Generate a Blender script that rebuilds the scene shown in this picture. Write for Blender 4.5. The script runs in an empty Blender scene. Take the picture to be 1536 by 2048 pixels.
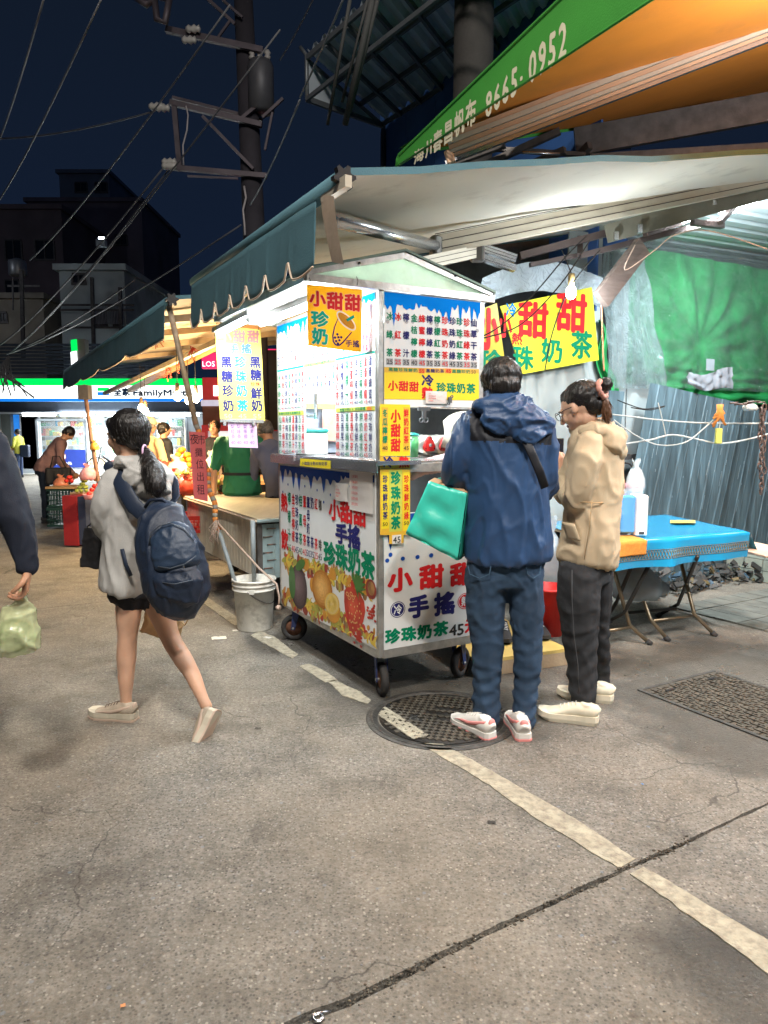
import bpy, math, random
from mathutils import Vector as V, Matrix, noise
random.seed(7)
sc = bpy.context.scene
COL = sc.collection
# ------------------------------------------------------------------ camera
F, HC = 1422.0, 1.42
PIT = math.atan(159 / F)
cam = bpy.data.cameras.new('camera')
cam.sensor_fit = 'VERTICAL'; cam.sensor_height = 32; cam.lens = 32 * F / 2048
cam.clip_start = 0.05; cam.clip_end = 400
camo = bpy.data.objects.new('camera', cam); COL.objects.link(camo)
camo.location = (0, 0, HC); camo.rotation_euler = (math.pi / 2 - PIT, 0, 0)
sc.camera = camo
# ------------------------------------------------------------------ night sky
wd = bpy.data.worlds.new('World'); sc.world = wd; wd.use_nodes = True
nt = wd.node_tree; nt.nodes.clear()
wo = nt.nodes.new('ShaderNodeOutputWorld'); bg = nt.nodes.new('ShaderNodeBackground')
tc = nt.nodes.new('ShaderNodeTexCoord'); sp = nt.nodes.new('ShaderNodeSeparateXYZ')
cr = nt.nodes.new('ShaderNodeValToRGB')
e = cr.color_ramp.elements
e[0].position = 0.0; e[0].color = (.0030, .0062, .0150, 1)
e[1].position = 1.0; e[1].color = (.0020, .0034, .0066, 1)
x = e.new(.25); x.color = (.0024, .0047, .0112, 1)
x = e.new(.5); x.color = (.0023, .0042, .0086, 1)
nt.links.new(tc.outputs['Generated'], sp.inputs[0]); nt.links.new(sp.outputs[2], cr.inputs[0])
nt.links.new(cr.outputs[0], bg.inputs[0]); bg.inputs[1].default_value = 1.0
nt.links.new(bg.outputs[0], wo.inputs[0])
sc.view_settings.view_transform = 'Standard'; sc.view_settings.look = 'None'
sc.view_settings.exposure = 1.3; sc.view_settings.gamma = 1; sc.view_settings.use_curve_mapping = False
sc.cycles.use_denoising = True
sc.cycles.max_bounces = 6; sc.cycles.transparent_max_bounces = 12
sc.cycles.sample_clamp_indirect = 4; sc.cycles.caustics_reflective = False; sc.cycles.caustics_refractive = False
# ------------------------------------------------------------------ places
FW = V((0, math.cos(PIT), -math.sin(PIT))); UPC = V((0, math.sin(PIT), math.cos(PIT))); CP = V((0, 0, HC))
def ray(x, y): return V((1, 0, 0)) * (x - 768) + UPC * (1024 - y) + FW * F
def G(x, y, z=0.0):
    d = ray(x, y); return CP + d * ((z - HC) / d.z)
def at(x, y, Y):
    d = ray(x, y); return CP + d * (Y / d.y)
def onpl(x, y, P, n):
    d = ray(x, y); return CP + d * ((P - CP).dot(n) / d.dot(n))
A = V((-818, 1431, 0)).normalized()          # along the street, away from the viewer
B = V((A.y, -A.x, 0))                        # across it, towards the shops
Z = V((0, 0, 1))
O = G(765, 1393) - A * .05 - B * .05; O.z = 0  # ground point below the near corner of the drinks cart
def W(a, b, z=0.0): return O + A * a + B * b + Z * z
def onA(x, y, b): return onpl(x, y, W(0, b), B)      # on a plane along the street
def onB(x, y, a): return onpl(x, y, W(a, 0), A)      # on a plane across the street
def ab(p): q = p - O; return q.dot(A), q.dot(B), q.z
# ------------------------------------------------------------------ materials
MC = {}
def mt(name, c=(.5, .5, .5), r=.6, metal=0, var=.12, vs=6, bump=.15, bs=60, emit=None, es=0, alpha=1, trans=0,
       dirt=0, dcol=(.05, .04, .03), ds=3, stretch=None, sheen=0, spec=.5, coat=0, ior=1.45, aniso=None, sss=0):
    if name in MC: return MC[name]
    m = bpy.data.materials.new(name); m.use_nodes = True; MC[name] = m
    n = m.node_tree; p = n.nodes['Principled BSDF']; L = n.links.new
    tcn = n.nodes.new('ShaderNodeTexCoord'); src = tcn.outputs['Object']
    if stretch:
        mp = n.nodes.new('ShaderNodeMapping'); mp.inputs['Scale'].default_value = stretch
        L(src, mp.inputs[0]); src = mp.outputs[0]
    nz = n.nodes.new('ShaderNodeTexNoise'); nz.inputs['Scale'].default_value = vs; nz.inputs['Detail'].default_value = 6
    L(src, nz.inputs['Vector'])
    mr = n.nodes.new('ShaderNodeMapRange'); mr.inputs[1].default_value = .3; mr.inputs[2].default_value = .7
    mr.inputs[3].default_value = 1 - var; mr.inputs[4].default_value = 1 + var
    L(nz.outputs[0], mr.inputs[0])
    mx = n.nodes.new('ShaderNodeMix'); mx.data_type = 'RGBA'; mx.blend_type = 'MULTIPLY'; mx.inputs[0].default_value = 1
    mx.inputs[6].default_value = (*c, 1); L(mr.outputs[0], mx.inputs[7])
    out = mx.outputs[2]
    if dirt:
        n2 = n.nodes.new('ShaderNodeTexNoise'); n2.inputs['Scale'].default_value = ds; n2.inputs['Detail'].default_value = 9
        n2.inputs['Roughness'].default_value = .65; L(src, n2.inputs['Vector'])
        r2 = n.nodes.new('ShaderNodeMapRange'); r2.inputs[1].default_value = .62 - .3 * dirt; r2.inputs[2].default_value = .8 - .2 * dirt
        r2.inputs[4].default_value = min(1, dirt + .3)
        L(n2.outputs[0], r2.inputs[0])
        m2 = n.nodes.new('ShaderNodeMix'); m2.data_type = 'RGBA'; L(r2.outputs[0], m2.inputs[0])
        L(out, m2.inputs[6]); m2.inputs[7].default_value = (*dcol, 1); out = m2.outputs[2]
    L(out, p.inputs['Base Color'])
    p.inputs['Roughness'].default_value = r; p.inputs['Metallic'].default_value = metal
    p.inputs['Specular IOR Level'].default_value = spec; p.inputs['Alpha'].default_value = alpha
    p.inputs['Transmission Weight'].default_value = trans; p.inputs['IOR'].default_value = ior
    p.inputs['Coat Weight'].default_value = coat; p.inputs['Coat Roughness'].default_value = .15
    if sss:
        p.inputs['Subsurface Weight'].default_value = sss; p.inputs['Subsurface Radius'].default_value = (.02, .008, .004)
        p.inputs['Subsurface Scale'].default_value = .3
    if emit is not None:
        p.inputs['Emission Color'].default_value = (*emit, 1); p.inputs['Emission Strength'].default_value = es
    if bump:
        bn = n.nodes.new('ShaderNodeTexNoise'); bn.inputs['Scale'].default_value = bs; bn.inputs['Detail'].default_value = 4
        L(src, bn.inputs['Vector'])
        bm = n.nodes.new('ShaderNodeBump'); bm.inputs['Strength'].default_value = bump; bm.inputs['Distance'].default_value = .01
        L(bn.outputs[0], bm.inputs['Height']); L(bm.outputs[0], p.inputs['Normal'])
    return m
# ------------------------------------------------------------------ mesh builder
ORG = {}
def _org(p): return ORG.get(p.name, V((0, 0, 0))) if p else None
class MB:
    def __init__(s): s.v = []; s.f = []; s.mi = []; s.mats = []; s.sm = []
    def m(s, mat):
        if mat not in s.mats: s.mats.append(mat)
        return s.mats.index(mat)
    def add(s, vs, fs, mat, smooth=False):
        o = len(s.v); s.v += [V(p) for p in vs]; k = s.m(mat)
        for f in fs: s.f.append([i + o for i in f]); s.mi.append(k); s.sm.append(smooth)
    def quad(s, a, b, c, d, mat): s.add([a, b, c, d], [(0, 1, 2, 3)], mat)
    def box(s, c, sx, sy, sz, mat, ax=None, ay=None, az=None):
        ax = (ax or V((1, 0, 0))) * sx / 2; ay = (ay or V((0, 1, 0))) * sy / 2; az = (az or Z) * sz / 2
        vs = [c + ax * i + ay * j + az * k for i in (-1, 1) for j in (-1, 1) for k in (-1, 1)]
        s.add(vs, [(0, 1, 3, 2), (4, 6, 7, 5), (0, 4, 5, 1), (2, 3, 7, 6), (0, 2, 6, 4), (1, 5, 7, 3)], mat)
    def bev(s, c, sx, sy, sz, mat, ax=None, ay=None, az=None, r=.01):
        ax = (ax or V((1, 0, 0))); ay = (ay or V((0, 1, 0))); az = (az or Z)
        # box with rounded vertical edges (profile in ax/ay) and chamfered top and bottom
        ring = []
        for qx, qy, a0 in ((1, 1, 0), (-1, 1, 90), (-1, -1, 180), (1, -1, 270)):
            for t in (0, 30, 60, 90):
                t = math.radians(a0 + t); ring.append((qx * (sx / 2 - r) + r * math.cos(t), qy * (sy / 2 - r) + r * math.sin(t)))
        n = len(ring); vs = []
        for z, q in ((-sz / 2, r * .5), (-sz / 2 + r * .5, 0), (sz / 2 - r * .5, 0), (sz / 2, r * .5)):
            for x, y in ring:
                vs.append(c + ax * (x * (1 - 2 * q / sx)) + ay * (y * (1 - 2 * q / sy)) + az * z)
        fs = [(k * n + i, k * n + (i + 1) % n, (k + 1) * n + (i + 1) % n, (k + 1) * n + i) for k in range(3) for i in range(n)]
        fs += [tuple(range(n))[::-1], tuple(3 * n + i for i in range(n))]
        s.add(vs, fs, mat)
    def bar(s, p, q, w, h, mat, up=Z):
        d = (q - p); L = d.length; d = d / L
        sd = d.cross(up)
        if sd.length < 1e-4: sd = d.cross(V((1, 0, 0)))
        sd.normalize(); u = sd.cross(d)
        s.box((p + q) / 2, L, w, h, mat, d, sd, u)
    def tube(s, pts, r, mat, n=8, smooth=True, caps=True, ref=None, flat=1.0):
        pts = [V(p) for p in pts]; k = len(pts); rs = r if isinstance(r, (list, tuple)) else [r] * k
        o = []; prev = ref
        for i in range(k):
            t = (pts[min(i + 1, k - 1)] - pts[max(i - 1, 0)])
            t = t.normalized() if t.length > 1e-9 else Z
            if prev is None: prev = V((1, 0, 0)) if abs(t.x) < .8 else V((0, 1, 0))
            u = prev - t * prev.dot(t)
            u = u.normalized() if u.length > 1e-6 else t.orthogonal().normalized()
            w = t.cross(u); prev = u
            rr = rs[i]; ra, rb = rr if isinstance(rr, (list, tuple)) else (rr, rr * flat)
            o += [pts[i] + u * ra * math.cos(2 * math.pi * j / n) + w * rb * math.sin(2 * math.pi * j / n) for j in range(n)]
        fs = [(i * n + j, i * n + (j + 1) % n, (i + 1) * n + (j + 1) % n, (i + 1) * n + j) for i in range(k - 1) for j in range(n)]
        if caps: fs += [tuple(range(n))[::-1], tuple((k - 1) * n + j for j in range(n))]
        s.add(o, fs, mat, smooth)
    def ell(s, c, rx, ry, rz, mat, ax=None, ay=None, az=None, n=14, m=9):
        ax = ax or V((1, 0, 0)); ay = ay or V((0, 1, 0)); az = az or Z
        vs = [c - az * rz]
        for i in range(1, m):
            t = -math.pi / 2 + math.pi * i / m
            for j in range(n):
                u = 2 * math.pi * j / n
                vs.append(c + ax * rx * math.cos(t) * math.cos(u) + ay * ry * math.cos(t) * math.sin(u) + az * rz * math.sin(t))
        vs.append(c + az * rz); e = len(vs) - 1
        fs = [(0, 1 + (j + 1) % n, 1 + j) for j in range(n)]
        fs += [(1 + i * n + j, 1 + i * n + (j + 1) % n, 1 + (i + 1) * n + (j + 1) % n, 1 + (i + 1) * n + j) for i in range(m - 2) for j in range(n)]
        fs += [(1 + (m - 2) * n + j, 1 + (m - 2) * n + (j + 1) % n, e) for j in range(n)]
        s.add(vs, fs, mat, True)
    def lathe(s, c, prof, mat, n=24, ax=None, ay=None, az=None, smooth=True, closed=False):
        ax = ax or V((1, 0, 0)); ay = ay or V((0, 1, 0)); az = az or Z
        vs = [c + ax * r * math.cos(2 * math.pi * j / n) + ay * r * math.sin(2 * math.pi * j / n) + az * z for r, z in prof for j in range(n)]
        k = len(prof); rng = range(k if closed else k - 1)
        fs = [(i * n + j, i * n + (j + 1) % n, ((i + 1) % k) * n + (j + 1) % n, ((i + 1) % k) * n + j) for i in rng for j in range(n)]
        if not closed: fs += [tuple(range(n))[::-1], tuple((k - 1) * n + j for j in range(n))]
        s.add(vs, fs, mat, smooth)
    def prism(s, poly, d, mat):
        n = len(poly); poly = [V(p) for p in poly]
        vs = poly + [p + d for p in poly]
        s.add(vs, [tuple(range(n)), tuple(range(n, 2 * n))[::-1]] + [(i, i + n, (i + 1) % n + n, (i + 1) % n) for i in range(n)], mat)
    def sheet(s, fn, nu, nv, mat, thick=0, smooth=True):
        vs = [V(fn(i / nu, j / nv)) for j in range(nv + 1) for i in range(nu + 1)]
        fs = [(j * (nu + 1) + i, j * (nu + 1) + i + 1, (j + 1) * (nu + 1) + i + 1, (j + 1) * (nu + 1) + i) for j in range(nv) for i in range(nu)]
        s.add(vs, fs, mat, smooth)
    def build(s, name, parent=None, label=None, cat=None, group=None, kind=None, origin=None):
        po = _org(parent)
        if parent is None:
            if origin is None:
                xs = [p.x for p in s.v]; ys = [p.y for p in s.v]; zs = [p.z for p in s.v]
                origin = V(((min(xs) + max(xs)) / 2, (min(ys) + max(ys)) / 2, min(zs)))
            if kind == 'structure': origin = V((0, 0, 0))
            org = origin
        else: org = po
        me = bpy.data.meshes.new(name)
        me.from_pydata([p - org for p in s.v], [], s.f)
        for k in s.mats: me.materials.append(k)
        me.polygons.foreach_set('material_index', s.mi); me.polygons.foreach_set('use_smooth', s.sm)
        me.update()
        ob = bpy.data.objects.new(name, me); COL.objects.link(ob)
        if parent: ob.parent = parent
        else: ob.location = org
        ORG[ob.name] = org
        tag(ob, label, cat, group, kind)
        return ob
def tag(o, label=None, cat=None, group=None, kind=None):
    if label: o['label'] = label
    if cat: o['category'] = cat
    if group: o['group'] = group
    if kind: o['kind'] = kind
    return o
def thing(name, label, cat, loc, group=None):
    o = bpy.data.objects.new(name, None); COL.objects.link(o); o.location = loc; o.empty_display_size = .1
    ORG[o.name] = V(loc); return tag(o, label, cat, group)
def kids(o): return [c for c in bpy.data.objects if c.parent == o]
KIDS = {}
def clone(o, loc, label=None, rz=None, parent=None, scale=None):
    c = o.copy(); COL.objects.link(c); c.location = loc; ORG[c.name] = V(loc)
    if rz is not None: c.rotation_euler = (0, 0, rz)
    if scale: c.scale = scale if hasattr(scale, '__len__') else (scale,) * 3
    if parent is not None: c.parent = parent
    if label: c['label'] = label
    if o.name not in KIDS: KIDS[o.name] = [(k, kids(k)) for k in kids(o)]
    for k, sub in KIDS[o.name]:
        d = k.copy(); COL.objects.link(d); d.parent = c
        for g in sub:
            h = g.copy(); COL.objects.link(h); h.parent = d
    return c
def lamp(name, kind, loc, power, col=(1, 1, 1), size=.2, size_y=None, aim=None, parent=None, spread=None):
    l = bpy.data.lights.new(name, kind); l.energy = power; l.color = col
    if kind == 'AREA':
        l.size = size
        if size_y: l.shape = 'RECTANGLE'; l.size_y = size_y
        if spread: l.spread = spread
    else: l.shadow_soft_size = size
    o = bpy.data.objects.new(name, l); COL.objects.link(o); o.location = loc
    if aim is not None: o.rotation_euler = V(aim).to_track_quat('-Z', 'X').to_euler()
    if parent: o.parent = parent; o.location = V(loc) - _org(parent)
    return o
# ------------------------------------------------------------------ lettering
GC = {}
RING = [(0, 0), (-1, 0), (1, 0), (0, 1), (0, -1), (.7, .7), (-.7, .7), (-.7, -.7), (.7, -.7)]
def glyph(ch, bold=.02):
    k = (ch, bold)
    if k not in GC:
        c = bpy.data.curves.new('lettering', 'FONT'); c.body = ch; c.resolution_u = 2; c.offset = bold
        c.fill_mode = 'FRONT'; c.dimensions = '2D'
        o = bpy.data.objects.new('lettering', c); COL.objects.link(o)
        bpy.context.view_layer.update()
        dg = bpy.context.evaluated_depsgraph_get(); m = o.evaluated_get(dg).to_mesh()
        GC[k] = ([tuple(v.co) for v in m.vertices], [tuple(p.vertices) for p in m.polygons])
        o.evaluated_get(dg).to_mesh_clear(); bpy.data.objects.remove(o); bpy.data.curves.remove(c)
    return GC[k]
class Board:
    """a flat board: P0 is its lower left corner, ux to the reader's right, uz up"""
    def __init__(s, P0, ux, uz, px=None):
        s.P = P0; s.ux = ux.normalized(); s.uz = uz.normalized(); s.n = s.ux.cross(s.uz).normalized(); s.mb = MB(); s.lay = 0
    def p(s, x, y, d=0.0): return s.P + s.ux * x + s.uz * y + s.n * (d + .0012 + s.lay)
    def uv(s, P): q = P - s.P; return q.dot(s.ux), q.dot(s.uz)
    def px(s, X, Y): return s.uv(onpl(X, Y, s.P, s.n))
    def ch(s, c, x, y, w, h, mat, bold=.02):
        if c == ' ': return
        v, f = glyph(c, 0)
        if not v: return
        for i, (dx, dy) in enumerate(RING[:1 if bold < .005 else (5 if bold < .035 else 9)]):
            s.mb.add([s.p(x + (a + dx * bold) * w, y + (b + .12 + dy * bold) * h, .0006 + i * .00003) for a, b, _ in v], f, mat)
    def word(s, t, x, y, w, h, mat, bold=.02):
        v, f = glyph(t, 0)
        if not v: return
        x1 = max(a for a, b, _ in v); x0 = min(a for a, b, _ in v)
        for i, (dx, dy) in enumerate(RING[:1 if bold < .005 else 5]):
            s.mb.add([s.p(x + ((a - x0) / (x1 - x0)) * w + dx * bold * h, y + (b + dy * bold) * h / .72, .0006 + i * .00003) for a, b, _ in v], f, mat)
    def col(s, t, X0, Y0, X1, Y1, mat, wpx, bold=.02, pitch=None):
        """a column of characters between two pixels of the survey photo (centres of first and last cell)"""
        a = s.px(X0, Y0); b = s.px(X1, Y1); n = len(t)
        w = abs(s.px(X0 + wpx, Y0)[0] - a[0]) * .9
        for i, c in enumerate(t):
            k = i / (n - 1) if n > 1 else 0
            x = a[0] + (b[0] - a[0]) * k; y = a[1] + (b[1] - a[1]) * k
            h = min(abs(b[1] - a[1]) / max(1, n - 1) * .92, w * 1.6) if n > 1 else w
            s.ch(c, x - w / 2, y - h / 2, w, h, mat, bold)
    def row(s, t, X0, Y0, X1, Y1, hpx, mat, bold=.02, wf=.95):
        a = s.px(X0, Y0); b = s.px(X1, Y1); n = len(t); h = abs(s.px(X0, Y0 + hpx)[1] - a[1])
        w = abs(b[0] - a[0]) / max(1, n - 1) * wf
        for i, c in enumerate(t):
            k = i / (n - 1) if n > 1 else 0
            s.ch(c, a[0] + (b[0] - a[0]) * k - w / 2, a[1] + (b[1] - a[1]) * k - h / 2, w, h, mat, bold)
    def cell(s, c, X0, Y0, X1, Y1, mat, bold=.02):
        a = s.px(X0, Y1); b = s.px(X1, Y0)
        s.ch(c, a[0], a[1], b[0] - a[0], b[1] - a[1], mat, bold)
    def num(s, t, X, Y, wpx, hpx, mat, bold=.0):
        a = s.px(X - wpx / 2, Y + hpx / 2); b = s.px(X + wpx / 2, Y - hpx / 2)
        s.word(t, a[0], a[1], b[0] - a[0], b[1] - a[1], mat, bold)
    def rect(s, X0, Y0, X1, Y1, mat, d=0):
        a = s.px(X0, Y1); b = s.px(X1, Y0)
        s.mb.quad(s.p(a[0], a[1], d), s.p(b[0], a[1], d), s.p(b[0], b[1], d), s.p(a[0], b[1], d), mat)
    def poly(s, pts, mat, d=0, pix=True):
        q = [s.px(*p) if pix else p for p in pts]
        s.mb.add([s.p(x, y, d) for x, y in q], [tuple(range(len(q)))], mat)
    def blob(s, X, Y, rx, ry, mat, d=0, rot=0, n=20):
        c = s.px(X, Y); ex = abs(s.px(X + rx, Y)[0] - c[0]); ey = abs(s.px(X, Y + ry)[1] - c[1])
        ca, sa = math.cos(rot), math.sin(rot)
        s.mb.add([s.p(c[0] + ca * ex * math.cos(t) - sa * ey * math.sin(t), c[1] + sa * ex * math.cos(t) + ca * ey * math.sin(t), d)
                  for t in [2 * math.pi * i / n for i in range(n)]], [tuple(range(n))], mat)
    def drips(s, x0, x1, yt, yb, mat, seed=1, n=12, dots=None, dm=.35):
        """blue icing running down from the top edge"""
        rnd = random.Random(seed); pts = [(x0, yt)]
        top = []; w = (x1 - x0) / n; H = yt - yb
        for i in range(n):
            xa = x0 + w * i; dpt = H * (.55 + .45 * rnd.random() if rnd.random() < .45 else .25 + .3 * rnd.random())
            up = H * (.12 + .25 * rnd.random())
            for t in range(6):
                k = t / 6
                yy = yt - (up + (dpt - up) * (0.5 - 0.5 * math.cos(2 * math.pi * k)) ** 1.6)
                top.append((xa + w * k, yy))
            if dots: s_x = xa + w * .5; dots_y = yt - dpt - H * dm; s.mb.add([s.p(s_x + H * .055 * math.cos(a), dots_y + H * .055 * math.sin(a), .0004) for a in [j * math.pi / 5 for j in range(10)]], [tuple(range(10))], dots)
        top.append((x1, yt - H * .3))
        for (xa, ya), (xb, yb2) in zip(top, top[1:]):
            s.mb.add([s.p(xa, yt, .0003), s.p(xa, ya, .0003), s.p(xb, yb2, .0003), s.p(xb, yt, .0003)], [(0, 1, 2, 3)], mat)
    def done(s, name, parent, **k): return s.mb.build(name, parent, **k)

def translucent(mat, f=.4):
    n = mat.node_tree; p = n.nodes['Principled BSDF']; o = n.nodes['Material Output']; t = n.nodes.new('ShaderNodeBsdfTranslucent'); x = n.nodes.new('ShaderNodeMixShader')
    src = p.inputs['Base Color'].links[0].from_socket; n.links.new(src, t.inputs[0]); x.inputs[0].default_value = f
    n.links.new(p.outputs[0], x.inputs[1]); n.links.new(t.outputs[0], x.inputs[2]); n.links.new(x.outputs[0], o.inputs[0]); return mat
# ------------------------------------------------------------------ ground
def ground_mat(name, c1, c2, wet=0.0):
    m = bpy.data.materials.new(name); m.use_nodes = True; n = m.node_tree; p = n.nodes['Principled BSDF']; L = n.links.new
    tcn = n.nodes.new('ShaderNodeTexCoord')
    def nz(s, d=5, ro=.55):
        k = n.nodes.new('ShaderNodeTexNoise'); k.inputs['Scale'].default_value = s; k.inputs['Detail'].default_value = d
        k.inputs['Roughness'].default_value = ro; L(tcn.outputs['Object'], k.inputs['Vector']); return k.outputs[0]
    def rg(v, a, b, c, d):
        k = n.nodes.new('ShaderNodeMapRange')
        for i, q in enumerate((a, b, c, d)): k.inputs[i + 1].default_value = q
        L(v, k.inputs[0]); return k.outputs[0]
    def mix(f, a, b, bt='MIX'):
        k = n.nodes.new('ShaderNodeMix'); k.data_type = 'RGBA'; k.blend_type = bt
        for i, q in ((0, f), (6, a), (7, b)):
            if isinstance(q, (int, float)): k.inputs[i].default_value = q
            elif isinstance(q, tuple): k.inputs[i].default_value = (*q, 1)
            else: L(q, k.inputs[i])
        return k.outputs[2]
    big = nz(.75, 6, .6); mid = nz(4, 8, .7); fine = nz(55, 6, .75)
    vo = n.nodes.new('ShaderNodeTexVoronoi'); vo.inputs['Scale'].default_value = 105; vo.inputs['Randomness'].default_value = 1
    L(tcn.outputs['Object'], vo.inputs['Vector'])
    sx = n.nodes.new('ShaderNodeSeparateColor'); L(vo.outputs['Color'], sx.inputs[0])
    vb = n.nodes.new('ShaderNodeTexVoronoi'); vb.inputs['Scale'].default_value = 48; L(tcn.outputs['Object'], vb.inputs['Vector'])
    sb = n.nodes.new('ShaderNodeSeparateColor'); L(vb.outputs['Color'], sb.inputs[0])
    col = mix(rg(mid, .35, .68, 0, 1), c1, c2)
    col = mix(rg(fine, .37, .69, 0, .85), col, (.065, .058, .05))
    # exposed aggregate: pale and dark stones
    near = rg(vo.outputs['Distance'], .004, .0055, 1, 0)
    st = n.nodes.new('ShaderNodeMath'); st.operation = 'MULTIPLY'; L(rg(sx.outputs[0], .76, .78, 0, .65), st.inputs[0]); L(rg(vo.outputs['Distance'], .35, .55, 1, 0), st.inputs[1])
    col = mix(st.outputs[0], col, mix(sx.outputs[1], (.46, .42, .35), (.22, .23, .23)))
    s2 = n.nodes.new('ShaderNodeMath'); s2.operation = 'MULTIPLY'; L(rg(sb.outputs[0], .965, .97, 0, .8), s2.inputs[0]); L(rg(vb.outputs['Distance'], .28, .36, 1, 0), s2.inputs[1])
    col = mix(s2.outputs[0], col, mix(sb.outputs[1], (.40, .37, .32), (.16, .20, .24)))
    dk = n.nodes.new('ShaderNodeMath'); dk.operation = 'MULTIPLY'; L(rg(sx.outputs[2], .76, .78, 0, .6), dk.inputs[0]); L(rg(vo.outputs['Distance'], .3, .5, 1, 0), dk.inputs[1])
    col = mix(dk.outputs[0], col, (.035, .032, .03))
    stain = rg(nz(1.7, 10, .76), .50, .68, 0, .72)
    blot = rg(nz(9, 6, .7), .60, .68, 0, .45); col = mix(blot, col, (.06, .05, .04))
    col = mix(stain, col, (.045, .038, .030))
    warm = rg(big, .42, .60, 0, .5); col = mix(warm, col, mix(.5, col, (.30, .25, .18)))
    cw = n.nodes.new('ShaderNodeTexVoronoi'); cw.feature = 'DISTANCE_TO_EDGE'; cw.inputs['Scale'].default_value = .9
    cz = n.nodes.new('ShaderNodeTexNoise'); cz.inputs['Scale'].default_value = 2.2; cz.inputs['Detail'].default_value = 8; L(tcn.outputs['Object'], cz.inputs['Vector'])
    cm = n.nodes.new('ShaderNodeVectorMath'); cm.operation = 'MULTIPLY_ADD'; L(cz.outputs['Color'], cm.inputs[0]); cm.inputs[1].default_value = (.5, .5, 0); L(tcn.outputs['Object'], cm.inputs[2]); L(cm.outputs[0], cw.inputs['Vector'])
    ck_ = n.nodes.new('ShaderNodeMath'); ck_.operation = 'MULTIPLY'; L(rg(cw.outputs['Distance'], .0008, .003, .6, 0), ck_.inputs[0]); L(rg(nz(1.1, 3, .5), .48, .56, 0, 1), ck_.inputs[1])
    col = mix(ck_.outputs[0], col, (.03, .027, .022))
    # damp patches with their own outlines
    ps = n.nodes.new('ShaderNodeSeparateXYZ'); L(tcn.outputs['Object'], ps.inputs[0])
    dn = nz(2.3, 8, .7)
    def patch(cx, cy, rad, soft=.5):
        a = n.nodes.new('ShaderNodeVectorMath'); a.operation = 'DISTANCE'; L(tcn.outputs['Object'], a.inputs[0]); a.inputs[1].default_value = (cx, cy, 0)
        q = n.nodes.new('ShaderNodeMath'); q.operation = 'MULTIPLY_ADD'; L(dn, q.inputs[0]); q.inputs[1].default_value = rad * 1.5; L(a.outputs['Value'], q.inputs[2])
        return rg(q.outputs[0], rad * 1.35, rad * (1.35 + soft), 1, 0)
    wetm = None
    for cx, cy, r_ in ((.25, 4.1, .8), (1.7, 3.3, .6), (-.6, 4.7, .35), (2.2, 4.4, .6), (.95, 1.75, .28), (1.9, 3.9, .9), (.6, 3.6, .45)):
        q = patch(cx, cy, r_)
        if wetm is None: wetm = q
        else:
            k = n.nodes.new('ShaderNodeMath'); k.operation = 'MAXIMUM'; L(wetm, k.inputs[0]); L(q, k.inputs[1]); wetm = k.outputs[0]
    col = mix(wetm, col, mix(.62, col, (.028, .027, .024)))
    L(col, p.inputs['Base Color'])
    rr = n.nodes.new('ShaderNodeMath'); rr.operation = 'MULTIPLY_ADD'; L(wetm, rr.inputs[0]); rr.inputs[1].default_value = -.5; L(rg(mid, .3, .7, .72, .92), rr.inputs[2])
    L(rr.outputs[0], p.inputs['Roughness']); p.inputs['Specular IOR Level'].default_value = .4
    ad = n.nodes.new('ShaderNodeMath'); ad.operation = 'MULTIPLY_ADD'; L(vo.outputs['Distance'], ad.inputs[0]); ad.inputs[1].default_value = -.35; L(fine, ad.inputs[2])
    bm = n.nodes.new('ShaderNodeBump'); bm.inputs['Strength'].default_value = .9; bm.inputs['Distance'].default_value = .008
    L(ad.outputs[0], bm.inputs['Height']); L(bm.outputs[0], p.inputs['Normal'])
    return m
CONC = ground_mat('worn_concrete', (.300, .276, .236), (.180, .168, .146))
DIRT = mt('joint_dirt', (.035, .03, .025), .95, var=.5, vs=25, bump=.8, bs=90)
def jag(pts, step=.03, amp=.006, seed=0):
    out = []
    for a, b in zip(pts, pts[1:]):
        n = max(1, int((b - a).length / step)); d = (b - a).normalized(); s_ = V((-d.y, d.x, 0))
        for i in range(n):
            q = a + (b - a) * (i / n); k = noise.noise(q * 9 + V((seed, 0, 0))) * 1.2 + noise.noise(q * 31 + V((seed, 5, 0))) * .7
            out.append(q + s_ * amp * k)
    out.append(pts[-1]); return out
mb = MB(); mb.quad(V((-150, -60, -.03)), V((150, -60, -.03)), V((150, 240, -.03)), V((-150, 240, -.03)), DIRT)
mb.build('ground', kind='structure')
def off(pts, d):
    r = []
    for i, p in enumerate(pts):
        t = (pts[min(i + 1, len(pts) - 1)] - pts[max(i - 1, 0)]).normalized(); r.append(p + V((-t.y, t.x, 0)) * (d if not callable(d) else d(p)))
    return r
j1 = [G(600, 2040), G(700, 2002), G(972, 1866), G(1244, 1741), G(1380, 1681), G(1506, 1621)]
j1 = [j1[0] + (j1[1] - j1[3]) * 12] + j1 + [j1[-1] + (j1[-1] - j1[2]) * .6, j1[-1] + (j1[-1] - j1[2]) * 40]
wid = lambda p: (.003 + .0075 * max(0, min(1, (2.75 - p.y) / .6)) + .006 * max(0, min(1, (1.9 - p.y) / .4))) * (1 + .45 * noise.noise(p * 6))
j2 = [G(60, 1219), G(240, 1201)]; d2 = (j2[1] - j2[0]).normalized(); j2 = [j2[0] - d2 * 60, j2[0], j2[1], j2[1] + d2 * 80]
def slab(pts, name='ground'):
    m = MB(); m.prism([V((p.x, p.y, 0)) for p in pts], V((0, 0, -.029)), CONC); return m.build('concrete_slab', kind='structure')
def dense(pts):
    o = []
    for k, (a, b) in enumerate(zip(pts, pts[1:])):
        n = 1 if k in (0, len(pts) - 2) else max(1, int((j1c[k + 1] - j1c[k]).length / .014)); o += [a + (b - a) * (i / n) for i in range(n)]
    return o + [pts[-1]]
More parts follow.
